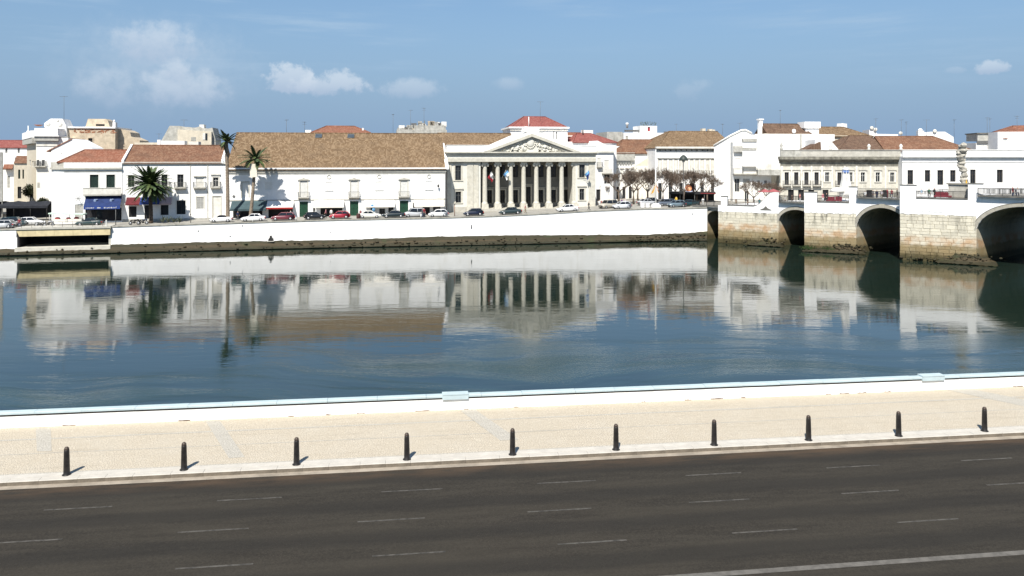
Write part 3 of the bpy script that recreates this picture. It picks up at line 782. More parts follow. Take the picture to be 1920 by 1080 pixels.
# mud, rubble and weed at the foot of the piers
def FP(i, x, y, z):
    s0, s1, zs, led = PIER[i]; ph, L_, loc = pframe(s0, s1); ca, sa = math.cos(ph), math.sin(ph)
    return BP(s0+x*ca-y*sa, x*sa+y*ca, z)
rk = MB(); gr = MB(); LN = [pframe(p[0], p[1])[1] for p in PIER]
for i in range(3):
    for k in range(150 if i else 60):
        x = random.uniform(0, LN[i]) if random.random() < .35 else random.gauss(LN[i]-1.2, 1.5)
        y = -abs(random.gauss(0, .6))+.2; r = random.uniform(.07, .20)
        z = -5.25+random.random()**.6*1.3*max(0, 1-abs(y)*.5)*(1. if x > LN[i]-4 else .3)
        rk.ball(FP(i, x, y, z), (r*1.5, r*1.2, r*.8), 6, 4)
struct('pier_rubble', rk, MUD, kind='stuff')
for m_i, (i, xc, ws, hh) in enumerate(((0, LN[0]-2.2, 3.4, .7), (1, LN[1]-1.9, 3.4, 1.25), (2, LN[2]-1.4, 4.2, 1.5), (1, 3.4, 3.6, .6))):
    md = MB(); nu, nv = 34, 12; vs = []
    for a in range(nu+1):
        for b_ in range(nv+1):
            u = -1+2*a/nu; v = b_/nv; x = xc+u*ws; y = .25-2.2*v
            hgt = hh*max(0, 1-u*u)**.8*(1-v)**1.2
            q = mnoise.noise(Vector((x*1.1, y*1.1, m_i*7.)))*.45+mnoise.noise(Vector((x*3.1, y*3.1, m_i*3.)))*.40
            vs.append(FP(i, x, y+.2*q, -5.36+hgt+q*(.35+hgt)*.8))
    md.add(vs, [(a*(nv+1)+b_, a*(nv+1)+b_+1, (a+1)*(nv+1)+b_+1, (a+1)*(nv+1)+b_) for a in range(nu) for b_ in range(nv)], True)
    struct('mud_mound', md, MUD)
for k in range(900):
    x = random.choice((random.gauss(.6, .5), random.gauss(4.6, 1.2))); y = -random.uniform(.05, .9); z = -5.2+random.random()*.55*(1.4-abs(y))
    p = Vector(FP(1, x, y, z)); a = random.uniform(0, 6.28); q = Vector((math.cos(a)*.14, math.sin(a)*.14, random.uniform(-.08, .12)))
    gr.add([p-q*.5, p+q*.5, p+q*.3+Vector((0, 0, .14)), p-q*.3+Vector((0, 0, .10))], [(0, 1, 2, 3)])
struct('waterweed', gr, mat('green_waterweed', (.030, .055, .014), .8, .3, 2), kind='stuff')

# ================================================================ building kit
class Bld:
    """a building whose front lies on a plan line; local x runs along the front, y into the block, z up from its base"""
    def __init__(s, name, label, cat, x0, d0, x1, d1, zb, group=None):
        s.A = Vector(XY(x0, d0)); s.B = Vector(XY(x1, d1)); s.t = (s.B-s.A).normalized(); s.n = Vector((-s.t.y, s.t.x))
        s.zb = zb; s.root = thing(name, label, cat, (s.A.x, s.A.y, zb), math.atan2(s.t.y, s.t.x), group)
    def u(s, px, back=0.):
        r = (px-960)/FPX; P = s.A+s.n*back
        return (r*P.y-P.x)/(s.t.x-r*s.t.y)
    def z(s, px, py, back=0.):
        P = s.A+s.n*back; return CAMZ-(py-HOR)/FPX*(P.y+s.t.y*s.u(px, back))-s.zb
    def part(s, name, mb, m, parent=None, label=None): return part(name, mb, m, parent or s.root, label)
    def box(s, name, m, u0, u1, y0, y1, z0, z1, parent=None, label=None): return s.part(name, MB().box(u0, u1, y0, y1, z0, z1), m, parent, label)
    def pxbox(s, name, m, x0, x1, ya, yb, out=.1, back=.3, off=0., label=None):
        """a slab on the front between two measured corners: ya top, yb bottom; stands 'out' proud"""
        xm = (x0+x1)/2
        return s.box(name, m, s.u(x0, off), s.u(x1, off), off-out, off+back, s.z(xm, yb, off), s.z(xm, ya, off), label=label)
    def wall(s, x0, x1, ytop, ops=(), D=12., m=None, yb=None, off=0., rev=.28, name='wall', parent=None):
        u0, u1 = s.u(x0, off), s.u(x1, off); xm = (x0+x1)/2
        z0 = -.8 if yb is None else s.z(xm, yb, off); z1 = s.z(xm, ytop, off)
        O = []
        for o in ops:
            a, b_, c, d, k = o[:5]
            O.append((s.u(a, off), s.u(b_, off), max(z0, s.z(xm, d, off)), min(z1, s.z(xm, c, off)), k, o[5] if len(o) > 5 else {}))
        us = sorted({u0, u1} | {q for o in O for q in o[:2]}); zs = sorted({z0, z1} | {q for o in O for q in o[2:4]})
        mb = MB()
        for ua, ub in zip(us, us[1:]):
            for za, zc in zip(zs, zs[1:]):
                um, zm = (ua+ub)/2, (za+zc)/2
                if ub-ua < 1e-4 or zc-za < 1e-4 or any(o[0] < um < o[1] and o[2] < zm < o[3] for o in O): continue
                mb.add([(ua, off, za), (ub, off, za), (ub, off, zc), (ua, off, zc)], [(0, 1, 2, 3)])
        for a, b_, c, d, k, ex in O:
            y1 = off+rev
            mb.add([(a,off,c),(b_,off,c),(b_,off,d),(a,off,d),(a,y1,c),(b_,y1,c),(b_,y1,d),(a,y1,d)], [(0,3,7,4),(1,5,6,2),(3,2,6,7),(0,4,5,1)])
        mb.add([(u0,off,z0),(u1,off,z0),(u1,off+D,z0),(u0,off+D,z0),(u0,off,z1),(u1,off,z1),(u1,off+D,z1),(u0,off+D,z1)], [(1,2,6,5),(2,3,7,6),(3,0,4,7),(4,5,6,7)])
        w = s.part(name, mb, m or WHITE, parent)
        for a, b_, c, d, k, ex in O: s.opening(a, b_, c, d, off+rev, k, off, **ex)
        return w
    def opening(s, a, b_, c, d, y, k, off=0., sur=None, lintel=None, ped=None, frame=None, bal=None, sill=None, bars=True, **kw):
        f = .07
        if k in 'wd':
            fm = frame or FRAMEW; mb = MB()
            mb.box(a, a+f, y-.10, y-.02, c, d); mb.box(b_-f, b_, y-.10, y-.02, c, d); mb.box(a+f, b_-f, y-.10, y-.02, d-f, d); mb.box(a+f, b_-f, y-.10, y-.02, c, c+f)
            if bars:
                um = (a+b_)/2; mb.box(um-.03, um+.03, y-.09, y-.03, c+f, d-f)
                if k == 'w': mb.box(a+f, b_-f, y-.085, y-.035, c+(d-c)*.64, c+(d-c)*.64+.05)
            w = s.part('window' if k == 'w' else 'glazed_door', mb, fm)
            s.part('pane', MB().box(a, b_, y-.02, y+.04, c, d), GLASS, w)
        elif k == 'o':      # an open dark shop front
            w = s.part('shop_opening', MB().box(a, b_, y+.0, y+.06, c, d), DARK)
            if kw.get('bits', True) and b_-a > 1.5:
                n = int((b_-a)/1.4)
                for i in range(n):
                    x = a+(b_-a)*(i+.5)/n
                    if random.random() < .6: s.part('shop_window', MB().box(x-.5, x+.5, y-.06, y-.004, c+.5, d-.5), GLASS, w)
        elif k in 'gs':
            m = GREENDOOR if k == 'g' else kw.get('m', SHUT); um = (a+b_)/2
            w = s.part('door' if k == 'g' else 'shutter', MB().box(a, um-.012, y-.08, y, c, d).box(um+.012, b_, y-.08, y, c, d), m)
            p = MB(); n = 4 if k == 'g' else 9; hh = (d-c)/n
            for i in range(n):
                for q0, q1 in ((a, um-.012), (um+.012, b_)):
                    p.box(q0+.12, q1-.12, y-.105, y-.08, c+hh*i+.08*hh+.02, c+hh*(i+1)-.08*hh-.02)
            s.part('door_panel' if k == 'g' else 'louvre', p, m, w)
        else:               # 'b' blocked-up window
            w = s.part('blind_window', MB().box(a, b_, y-.20, y, c, d), kw.get('m', WHITE2))
        if sur:
            q = sur; mb = MB(); yo = off-.05
            mb.box(a-q, a, yo, off+.12, c, d); mb.box(b_, b_+q, yo, off+.12, c, d); mb.box(a-q, b_+q, yo-.01, off+.12, d, d+q)
            s.part('surround', mb, kw.get('sm', CREAM), w)
        if lintel:
            mb = MB(); mb.box(a-lintel, b_+lintel, off-.22, off+.1, d+(sur or .1)+.12, d+(sur or .1)+.30); s.part('lintel', mb, kw.get('lm', CREAMD), w)
        if sill:
            mb = MB(); mb.box(a-sill, b_+sill, off-.14, off+.1, c-.16, c-.001); s.part('sill', mb, kw.get('lm', CREAM), w)
        if ped:
            mb = MB(); z = d+(sur or .1)+.02; e = .45
            mb.box(a-e, b_+e, off-.22, off+.05, z, z+.14)
            mb.prism([(a-e, z+.14), (b_+e, z+.14), (b_+.1, z+.30), ((a+b_)/2+.25, z+.36), ((a+b_)/2, z+.58), ((a+b_)/2-.25, z+.36), (a-.1, z+.30)], 'y', off-.20, off+.05)
            s.part('pediment', mb, CREAMD, w)
        if bal: s.balcony(a-bal, b_+bal, c, off, w, **{q: kw[q] for q in ('bsolid', 'bh', 'bout') if q in kw})
        return w
    def balcony(s, a, b_, z, off=0., parent=None, bsolid=None, bh=.95, bout=.75):
        bl = s.part('balcony', MB().box(a, b_, off-bout, off+.05, z-.22, z-.03).prism([(off+.05, z-.22), (off-bout*.8, z-.22), (off-.1, z-.48), (off+.05, z-.48)], 'x', a+.1, b_-.1), CREAMD)
        mb = MB(); y = off-bout+.06
        if bsolid: mb.box(a+.03, b_-.03, y-.04, y+.04, z-.03, z+bh)
        else:
            n = max(4, int((b_-a)/.13))
            for i in range(n+1):
                x = a+.04+(b_-a-.08)*i/n; mb.box(x-.011, x+.011, y-.011, y+.011, z-.03, z+bh)
            for x in (a+.04, b_-.04):
                for q in range(5):
                    yy = y+(bout-.1)*q/4; mb.box(x-.011, x+.011, yy-.011, yy+.011, z-.03, z+bh)
                mb.box(x-.02, x+.02, y, off, z+bh-.03, z+bh+.02)
            mb.box(a+.02, b_-.02, y-.025, y+.025, z+bh-.03, z+bh+.02)
        s.part('railing', mb, bsolid or GREYIRON, bl)
    def gable(s, u0, u1, ze, zr, D, m, ov=.35, ends=True, off=0., endm=None, name='roof', hl=0., hr=0., side=.15):
        """roof with its ridge along the front; hl / hr hip the ends"""
        mb = MB(); y0, y1, ym = off-ov, off+D+ov, off+D/2; th = .16
        sl = (zr-ze)/(D/2); z0 = ze-ov*sl
        ua, ub = u0-side, u1+side
        ra, rb = (ua+hl if hl else ua), (ub-hr if hr else ub)
        P = [(ua, y0, z0), (ub, y0, z0), (rb, ym, zr), (ra, ym, zr), (ub, y1, z0), (ua, y1, z0)]
        Pb = [(x, y, z-th) for x, y, z in P]
        mb.add(P, [(0, 1, 2, 3), (3, 2, 4, 5), (5, 0, 3), (1, 4, 2)])
        mb.add(Pb, [(3, 2, 1, 0), (5, 4, 2, 3), (3, 0, 5), (2, 4, 1)])
        mb.add([P[0], P[1], Pb[1], Pb[0], P[4], P[5], Pb[5], Pb[4]], [(0, 3, 2, 1), (4, 7, 6, 5)])
        if not hl: mb.add([P[0], P[3], P[5], Pb[5], Pb[3], Pb[0]], [(0, 5, 4, 1), (1, 4, 3, 2)])
        if not hr: mb.add([P[1], P[2], P[4], Pb[4], Pb[2], Pb[1]], [(0, 1, 4, 5), (1, 2, 3, 4)])
        r = s.part(name, mb, m)
        rt = MB(); rt.tube([(ra, ym, zr+.02), (rb, ym, zr+.02)], .13, 6)
        for q, k in ((hl, (ua, ra)), (hr, (ub, rb))):
            if q:
                rt.tube([(k[0], y0, z0+.04), (k[1], ym, zr+.02)], .11, 6); rt.tube([(k[0], y1, z0+.04), (k[1], ym, zr+.02)], .11, 6)
        s.part('ridge_tiles', rt, m, r)
        ev = MB(); n = max(2, int((ub-ua)/.24))      # rounded tile ends along the front eave
        for i in range(n):
            x = ua+(ub-ua)*(i+.5)/n; ev.prism([(x-.10, z0-.02), (x+.10, z0-.02), (x+.07, z0+.05), (x-.07, z0+.05)], 'y', y0-.05, y0+.25)
        s.part('eave_tiles', ev, m, r)
        if not hl and ends: s.part('gable_end', MB().prism([(off+.05, ze-.1), (off+D-.05, ze-.1), (ym, zr-th-.05)], 'x', u0+.01, u0+.2), endm or WHITE)
        if not hr and ends: s.part('gable_end', MB().prism([(off+.05, ze-.1), (off+D-.05, ze-.1), (ym, zr-th-.05)], 'x', u1-.2, u1-.01), endm or WHITE)
        return r
    def awning(s, x0, x1, ya, yb, out, m, label, valance=None, vh=.22, off=0., mark=None):
        xm = (x0+x1)/2; u0, u1 = s.u(x0, off-out*.5), s.u(x1, off-out*.5)
        zt = s.z(xm, ya, off); zl = s.z(xm, yb, off-out)
        n = 10; mb = MB(); vs = []
        for k in range(n+1):
            x = u0+(u1-u0)*k/n; sag = .03*math.sin(k*2.2)
            vs += [(x, off-.02, zt), (x, off-out*.5, (zt+zl)/2-.05+sag), (x, off-out, zl)]
        mb.add(vs, [(3*k+j, 3*k+3+j, 3*k+4+j, 3*k+1+j) for k in range(n) for j in range(2)])
        mb.add([(x, y, z-.02) for x, y, z in vs], [(3*k+1+j, 3*k+4+j, 3*k+3+j, 3*k+j) for k in range(n) for j in range(2)])
        aw = s.part('awning', mb, m, label=label)
        va = MB(); va.box(u0, u1, off-out-.02, off-out+.02, zl-vh, zl+.02); v = s.part('valance', va, valance or m, aw)
        ar = MB()
        for x in (u0+.05, u1-.05): ar.tube([(x, off, zt-1.0 if zt-1.0 < zl else zl), (x, off-out+.03, zl-.03)], .03, 5)
        s.part('awning_arm', ar, GREYIRON, aw)
        return aw, (u0, u1, off-out, zl, zt)
def antenna(px, ytop, ybot, d, label, kind=0):
    """thin roof aerial"""
    p = W(px, ybot, d); h = W(px, ytop, d).z-p.z
    t = thing('roof_antenna', label, 'antenna', tuple(p), random.uniform(0, 3), 'television antennas on the roofs')
    mb = MB(); mb.tube([(0, 0, -.6), (0, 0, h)], .032, 5); part('mast', mb, GREYIRON, t)
    mb = MB(); z = h-.12; L = .75 if kind == 0 else .5
    mb.tube([(-L, 0, z), (L, 0, z)], .022, 4)
    for k in range(6):
        x = -L+2*L*k/5; q = .34-.03*k; mb.tube([(x, -q, z), (x, q, z)], .018, 4)
    if kind == 2: mb.tube([(0, -.5, z-.5), (0, .5, z-.5)], .02, 4)
    part('aerial_bars', mb, GREYIRON, t)
def qz(px): return Q(px)[1]-.05

# ================================================================ the courthouse with its temple front
T = Bld('temple_courthouse', 'cream neoclassical courthouse with eight ionic columns and a sculpted pediment', 'courthouse', 838, 165.0, 1116, 170.6, .25)
STW = mat('courthouse_pale_render', (.64, .62, .55), .9, .05, 1, stain=(.55, .52, .43), stain_amt=.5)
fr = dict(frame=GREYIRON)
win = dict(sur=.32, lintel=.5, sill=.42, **fr)
PD = 6.8     # depth of the open portico
# left bay, right bay
T.wall(838, 901, 302, [(853.5, 864.5, 310.5, 338, 'w', win), (854.5, 864.5, 359, 380, 'w', win)], D=PD-.0, m=STW, name='wing_wall')
T.wall(1079, 1115, 302, [(1086, 1096.5, 308.5, 333, 'w', win), (1086.5, 1095.5, 354, 375, 'w', win)], D=PD, m=STW, name='wing_wall')
# portico back wall
ops = []
cx = [909, 933, 957.8, 981.7, 1005.5, 1029, 1053, 1076.6]
for i in range(7):
    xm = (cx[i]+cx[i+1])/2-3
    ops.append((xm-5, xm+5, 309, 332, 'w', dict(frame=FRAMEB)))
    ops.append((xm-4.4, xm+4.4, (356 if i != 3 else 350), (380 if i != 3 else 391), 'w' if i != 3 else 'd', dict(sur=.3, lintel=.45, frame=FRAMEB, lm=CREAM)))
T.wall(892, 1084, 301, ops, D=9, m=mat('portico_stone', (.22, .215, .195), .9, .08, 1), off=PD, name='portico_back_wall')  # back wall stone coloured darker to deepen the portico's shade
uA, uB = T.u(838), T.u(1116)
zp = T.z(980, 391)          # podium top
T.box('podium', CREAMD, T.u(896), T.u(1090), -.6, PD, -1, zp)
for k in range(3): T.box('step', CREAMD, T.u(955), T.u(1010), -.6-.4*(k+1), -.6-.4*k, -1, zp-.28*(k+1))
# column: one set of meshes, eight columns
zc0, zc1 = zp, T.z(990, 303.3); hc = zc1-zc0
r0 = .84
bm_ = MB(); bm_.box(-1.18, 1.18, -1.18, 1.18, 0, 1.0); bm_.box(-1.28, 1.28, -1.28, 1.28, -.002, .28); bm_.lathe([(1.15, 1.0), (1.17, 1.1), (1.12, 1.2), (.98, 1.25), (1.0, 1.34), (.90, 1.42)], sides=20); colb = bm_.mesh('base', CREAM)
sh = MB(); nfl = 20; prof = [(r0, 1.40), (r0*.99, 2.6), (r0*.975, 4.2), (r0*.93, 6.2), (r0*.865, hc-.95), (r0*.86, hc-.80)]; vs = []
for r, z in prof:
    for k in range(nfl*2):
        a = math.pi*k/nfl; q = r*(1. if k % 2 == 0 else .955); vs.append((q*math.cos(a), q*math.sin(a), z))
sh.add(vs, [(i*nfl*2+k, i*nfl*2+(k+1) % (nfl*2), (i+1)*nfl*2+(k+1) % (nfl*2), (i+1)*nfl*2+k) for i in range(len(prof)-1) for k in range(nfl*2)])
cols = sh.mesh('shaft', CREAM)
cp = MB(); cp.lathe([(r0*.86, hc-.80), (r0*.98, hc-.72), (r0*1.02, hc-.55), (r0*.95, hc-.42)], sides=20)
cp.box(-1.05, 1.05, -.92, .92, hc-.52, hc-.26); cp.box(-1.12, 1.12, -1.0, 1.0, hc-.26, hc-.02)
vo = MB()
for sx in (-1, 1):
    for q in range(14):   # scroll rolls left and right
        a0, a1 = math.pi*2*q/14, math.pi*2*(q+1)/14
        c_ = (sx*1.02, hc-.66); rr = .33
        vo.add([(c_[0]+rr*math.cos(a0), -.90, c_[1]+rr*math.sin(a0)), (c_[0]+rr*math.cos(a1), -.90, c_[1]+rr*math.sin(a1)), (c_[0]+rr*math.cos(a1), .90, c_[1]+rr*math.sin(a1)), (c_[0]+rr*math.cos(a0), .90, c_[1]+rr*math.sin(a0)), (c_[0], -.93, c_[1]), (c_[0], .93, c_[1])], [(0, 1, 2, 3), (0, 4, 1), (3, 2, 5)])
capm, vom = cp.mesh('capital', CREAM), vo.mesh('volute', CREAM)
for x in cx:
    c_ = link('column', None, T.root); c_.location = (T.u(x, .5), .5, zc0); c_.scale = (.58, .58, 1)
    for nm, me in (('base', colb), ('shaft', cols), ('capital', capm), ('volute', vom)): link(nm, me, c_)
# pilasters
for x0, x1 in ((838.5, 846), (876, 887), (888, 897), (1104, 1116)):
    p_ = T.pxbox('pilaster', CREAM, x0, x1, 303, 386, .14, .1); T.pxbox('pilaster_capital', CREAM, x0-1, x1+1, 301.2, 305, .24, .1); T.pxbox('pilaster_base', CREAM, x0-.8, x1+.8, 386, 402, .26, .1)
for x in (847, 875): T.pxbox('wing_plinth', CREAMD, 846, 876, 388, 404, .05, .1) if x == 847 else None
# entablature
z = lambda y: T.z(980, y)
T.box('architrave', CREAM, uA-.02, uB+.02, -.62, PD+.3, z(303.2), z(296.6))
T.box('frieze', STW, uA+.02, uB-.02, -.56, PD+.3, z(296.59), z(290.6))
T.box('cornice', CREAM, uA-.35, uB+.45, -1.15, PD+.3, z(287.0), z(284.6))
T.box('cornice_bed', CREAM, uA-.1, uB+.15, -.85, PD+.3, z(290.6), z(287.02))
dn = MB(); n = 92
for i in range(n):
    x = uA+(uB-uA)*(i+.5)/n; dn.box(x-.10, x+.10, -1.02, -.84, z(288.6), z(287.03))
T.part('dentils', dn, CREAM)
T.box('parapet', WHITE, uA-.1, T.u(924), -.4, .3, z(284.6), z(273.2)); T.box('parapet', WHITE, T.u(1066), uB+.1, -.4, .3, z(284.6), z(273.2))
T.box('parapet_cap', WHITE, uA-.2, T.u(926), -.5, .4, z(273.19), z(272.1)); T.box('parapet_cap', WHITE, T.u(1064), uB+.2, -.5, .4, z(273.19), z(272.1))
T.box('parapet_return', WHITE, uA-.1, uA+.3, .3, 24, z(284.6), z(273.2))
# pediment
ua, ub, um = T.u(905), T.u(1086), T.u(995.5); za, zt = z(284.5), z(250.5)
T.part('tympanum', MB().prism([(ua+1.2, za-.02), (ub-1.2, za-.02), (um, zt-.5)], 'y', -.45, .5), STW)
for sgn, ue in ((1, ua), (-1, ub)):
    rk_ = MB(); th = .62; dirv = Vector((um-ue, zt-za)).normalized(); nr = Vector((-dirv.y, dirv.x))*(1 if sgn > 0 else -1)
    P = [Vector((ue, za)), Vector((um, zt)), Vector((um, zt-th*1.06)), Vector((ue+sgn*1.5, za))]
    rk_.prism([tuple(p) for p in P], 'y', -1.2, .6)
    o_ = T.part('raking_cornice', rk_, CREAM)
    P2 = [P[0]+Vector((0, .0)), P[1], P[1]+Vector((0, .62)), P[0]+Vector((0, .5))]
    T.part('raking_blocking', MB().prism([tuple(p) for p in P2], 'y', -1.0, PD+8), WHITE, o_)
    P3 = [Vector((ue+sgn*1.9, za+.02)), Vector((um, zt-th*1.06-.02)), Vector((um, zt-th*1.06-.34)), Vector((ue+sgn*3.1, za+.02))]
    T.part('raking_bed', MB().prism([tuple(p) for p in P3], 'y', -.85, -.3), CREAMD, o_)
ac = MB(); ac.box(um-1.6, um+1.6, -.9, 1.5, zt+.3, zt+1.25); ac.prism([(um-1.8, zt+.5), (um+1.8, zt+.5), (um+1.3, zt+1.2), (um-1.3, zt+1.5)], 'y', -.7, 2.0); T.part('acroterion_block', ac, WHITE)
rl = MB(); random.seed(3)
rl.ball((um-.2, -.5, za+2.05), (.85, .28, 1.15), 14, 8)            # central oval shield
for k in range(20): a = 2*math.pi*k/20; rl.ball((um-.2+1.02*math.cos(a), -.48, za+2.05+1.32*math.sin(a)), (.20, .22, .20), 6, 4)
rl.ball((um-.2, -.5, za+3.55), (.42, .25, .3), 8, 5)
for sx in (-1, 1):
    for k in range(85):
        q = random.random()**.9; x = um+sx*(1.2+q*6.3); lim = (1-(1.2+q*6.3)/10.2)*4.0
        r = random.uniform(.10, .30); zz = za+.15+random.random()*max(.15, lim-.55)
        rl.ball((x, -.47, zz), (r*random.uniform(.6, 1.8), .20, r*random.uniform(.6, 1.6)), 7, 5)
    for k in range(3):     # figures flanking the shield
        x = um+sx*(1.75+k*1.15); hgt = 2.1-.45*k
        rl.tube([(x, -.5, za+.05), (x+sx*.1, -.5, za+hgt*.55), (x-sx*.08, -.52, za+hgt*.85)], [.30, .33, .16], 8); rl.ball((x-sx*.1, -.55, za+hgt), .2, 8, 5)
        rl.tube([(x, -.55, za+hgt*.75), (x-sx*.5, -.6, za+hgt*.55), (x-sx*.8, -.55, za+hgt*.85)], [.12, .1, .07], 6)
T.part('relief', rl, STW)
# roof behind the pediment and main roof body
T.part('portico_roof', MB().prism([(ua+.3, za+.1), (ub-.3, za+.1), (um, zt+.15)], 'y', .6, 13), RTAN)
T.box('roof_terrace', WHITE2, uA+.3, uB-.3, .3, 13, z(286), z(281))
T.box('rear_block', WHITE, uA+.1, uB-.1, PD+4, 30, -.5, z(285))
T.gable(T.u(822, 16), T.u(958, 16), z(284.5), T.z(890, 250, 17), 24, RTAN, off=5., ends=True)
def flag(x, y, h, px, py, d, label, cs, lean):
    p = W(px, py, d); t = thing('flag', label, 'flag', tuple(p), 0)
    mb = MB(); tip = (lean*.9, -.9, 1.3); mb.tube([(0, .4, -.5), tip], .035, 5); part('flagstaff', mb, FRAMEW, t)
    n = 8; 
    for c_i, c_ in enumerate(cs):
        mb = MB(); vs = []
        a, b_ = c_i/len(cs), (c_i+1)/len(cs)
        for k in range(n+1):
            for v in (a+(b_-a)*.0, b_):
                q = k/n; base = Vector(tip)*(1-q*.75)
                vs.append(base+Vector((lean*(.2+.5*v)+.14*math.sin(q*5+v*4), -.1+.15*math.sin(q*7+v*3), -v*1.05-.2*q*v)))
        mb.add(vs, [(2*k, 2*k+1, 2*k+3, 2*k+2) for k in range(n)]); part('cloth', mb, c_, t)
FB = mat('flag_sky_blue', (.16, .36, .62), .8, .1, 2); FBD = mat('flag_deep_blue', (.03, .06, .22), .8, .1, 2); FW = mat('flag_white', (.75, .75, .73), .8, .05, 2)
FR = mat('flag_red', (.30, .02, .03), .8, .1, 2); FG = mat('flag_green', (.02, .16, .05), .8, .1, 2); FY = mat('flag_yellow', (.75, .42, .03), .8, .1, 2)
flag(0, 0, 0, 930, 334, 166.9, 'red and white flag hanging between the left columns of the courthouse', (FW, FR), -1)
flag(0, 0, 0, 941, 330, 166.9, 'sky blue flag flying between the left columns of the courthouse', (FB, FW), 1)
flag(0, 0, 0, 1094, 330, 169.4, 'blue and white flag at the right wing window of the courthouse', (FB, FBD), .8)
antenna(1013, 190, 222, 190, 'tall thin antenna above the crimson roofed tower')

# ================================================================ the long building with shop awnings
L = Bld('arcade_building', 'long white two-storey building with tan tile roof and shop awnings', 'building', 428, 153.6, 836, 160.6, -.15)
bd = dict(sur=.22, ped=1, bal=.45, frame=FRAMEW, m=WHITE2)
ops = [(454, 466, 341, 369, 'b', dict(sur=.2, m=WHITE2)), (497, 509, 341, 355, 'b', dict(m=WHITE2))]
for x in (569.5, 664, 757.5): ops.append((x-6.6, x+6.6, 340, 368.5, 'b', dict(sur=.20, ped=1, bal=.42, m=FRAMEW)))
for x in (617, 711, 804.5): ops.append((x-6, x+6, 341, 356, 'b', dict(sill=.2, m=WHITE2, lm=WHITE2)))
for x in (569.5, 664, 757.5): ops.append((x-8, x+8, 377.5, 407, 'g', {}))
ops += [(437, 492, 382, 407, 'o', {}), (503, 549, 384, 407, 'o', {}), (601, 642, 383, 407, 'o', {}), (695, 703, 386, 400, 'w', dict(frame=GREYIRON)), (728, 738, 385, 399, 'w', dict(frame=GREYIRON)), (711, 722, 392, 403, 'w', dict(frame=GREYIRON)), (774, 779, 381, 406, 'd', dict(frame=GREYIRON)), (793, 806, 390, 407, 'o', {}), (812, 826, 386, 402, 'w', dict(frame=GREYIRON)), (587, 591, 382, 405, 'd', dict(frame=GREYIRON))]
L.wall(428, 836, 317, ops, D=24, m=WHITE)
z = lambda y, x=632: L.z(x, y)
uL, uR = L.u(428), L.u(836)
L.box('string_course', CREAMD, uL, uR, -.10, .05, z(375.2), z(373.4))
L.box('cornice', WHITE, uL-.1, uR+.15, -.38, .1, z(318.2), z(314.4)); L.box('cornice_bed', CREAMD, uL-.05, uR+.08, -.2, .1, z(323.4), z(318.22))
L.box('frieze_line', CREAM, uL, uR, -.06, .05, z(326.4), z(325.2))
for x in (617, 711, 804.5):
    mb = MB(); um = L.u(x); zz = z(331.5); mb.tube([(um+.36*math.cos(a*math.pi/8), -.06, zz+.36*math.sin(a*math.pi/8)) for a in range(17)], .06, 5); L.part('roundel', mb, CREAM)
LR = L.gable(uL-.3, uR-.1, z(315), L.z(640, 250, 12), 24, RTAN, ov=.42, endm=WHITE2)
for x in (597.5, 658):
    q0, q1 = (L.u(x-6, 11), L.u(x+6, 11)); zz = L.z(x, 254.5, 11)
    sk = MB(); sl = (L.z(640, 250, 12)-z(315))/12
    f_ = lambda y: z(315)+sl*y
    sk.add([(q0, 10.2, f_(10.2)+.12), (q1, 10.2, f_(10.2)+.12), (q1, 11.5, f_(11.5)+.12), (q0, 11.5, f_(11.5)+.12)], [(0, 1, 2, 3)])
    k_ = L.part('skylight', sk, mat('skylight_glass', (.06, .075, .09), .15, .1, 1, spec=.5))
    fr_ = MB(); fr_.tube([(q0, 10.2, f_(10.2)+.10), (q1, 10.2, f_(10.2)+.10), (q1, 11.5, f_(11.5)+.10), (q0, 11.5, f_(11.5)+.10), (q0, 10.2, f_(10.2)+.10)], .09, 4); L.part('skylight_frame', fr_, GREYIRON, k_)
# verge wall at the right end stepping down against the courthouse
L.part('verge_wall', MB().prism([(-.4, z(318)), (-.4, z(313)), (10.5, L.z(836, 268, 10)), (10.5, z(318))], 'x', uR-.1, uR+.55), WHITE)
dp = MB(); dp.tube([(uR-.15, -.12, 0), (uR-.15, -.12, z(318))], .06, 6); L.part('downpipe', dp, GREYIRON)
ACR = mat('cream_canvas', (.74, .70, .62), .9, .05, 1.5); AWH = mat('offwhite_canvas', (.74, .72, .68), .9, .05, 1.5); ARED = mat('red_canvas', (.30, .025, .022), .85, .1, 2)
ATEA = mat('slate_teal_canvas', (.050, .080, .088), .85, .12, 1.2); ABLU = mat('royal_blue_canvas', (.014, .030, .105), .8, .15, 1.5); ABL2 = mat('bright_blue_canvas', (.022, .050, .20), .8, .12, 1.5)
APNK = mat('pale_pink_canvas', (.50, .38, .39), .85, .06, 2); AMAR = mat('maroon_canvas', (.115, .018, .022), .85, .12, 2); AGRN = mat('pale_green_canvas', (.50, .62, .52), .85, .06, 2)
L.awning(433, 500, 376, 392, 2.4, ATEA, 'dark slate teal awning at the left end of the long building', vh=.35)
L.awning(500, 550, 376, 389, 2.0, AWH, 'off-white awning with a red valance', ARED, vh=.30)
L.awning(588, 645, 375.5, 387.5, 1.9, ACR, 'cream awning between the first and second green doors', vh=.22)
L.awning(683, 740, 375, 387, 1.9, ACR, 'cream awning between the second and third green doors', vh=.18)
L.awning(776, 833, 374.5, 386, 1.9, ACR, 'cream awning at the right end of the long building', vh=.18)
lamp = MB(); x = L.u(821.5); lamp.tube([(x, 0, z(349)), (x, -.5, z(348))], .03, 5); lamp.lathe([(.16, z(352)), (.22, z(349)), (.06, z(346.5))], x, -.5, 8); L.part('wall_lamp', lamp, IRON)
dm = MB(); x = L.u(438.5, 0); dm.prism([(x-.28, z(367)), (x, z(370)), (x+.28, z(367)), (x, z(363.5))], 'y', -.08, 0); L.part('wall_plaque', dm, GREYIRON)

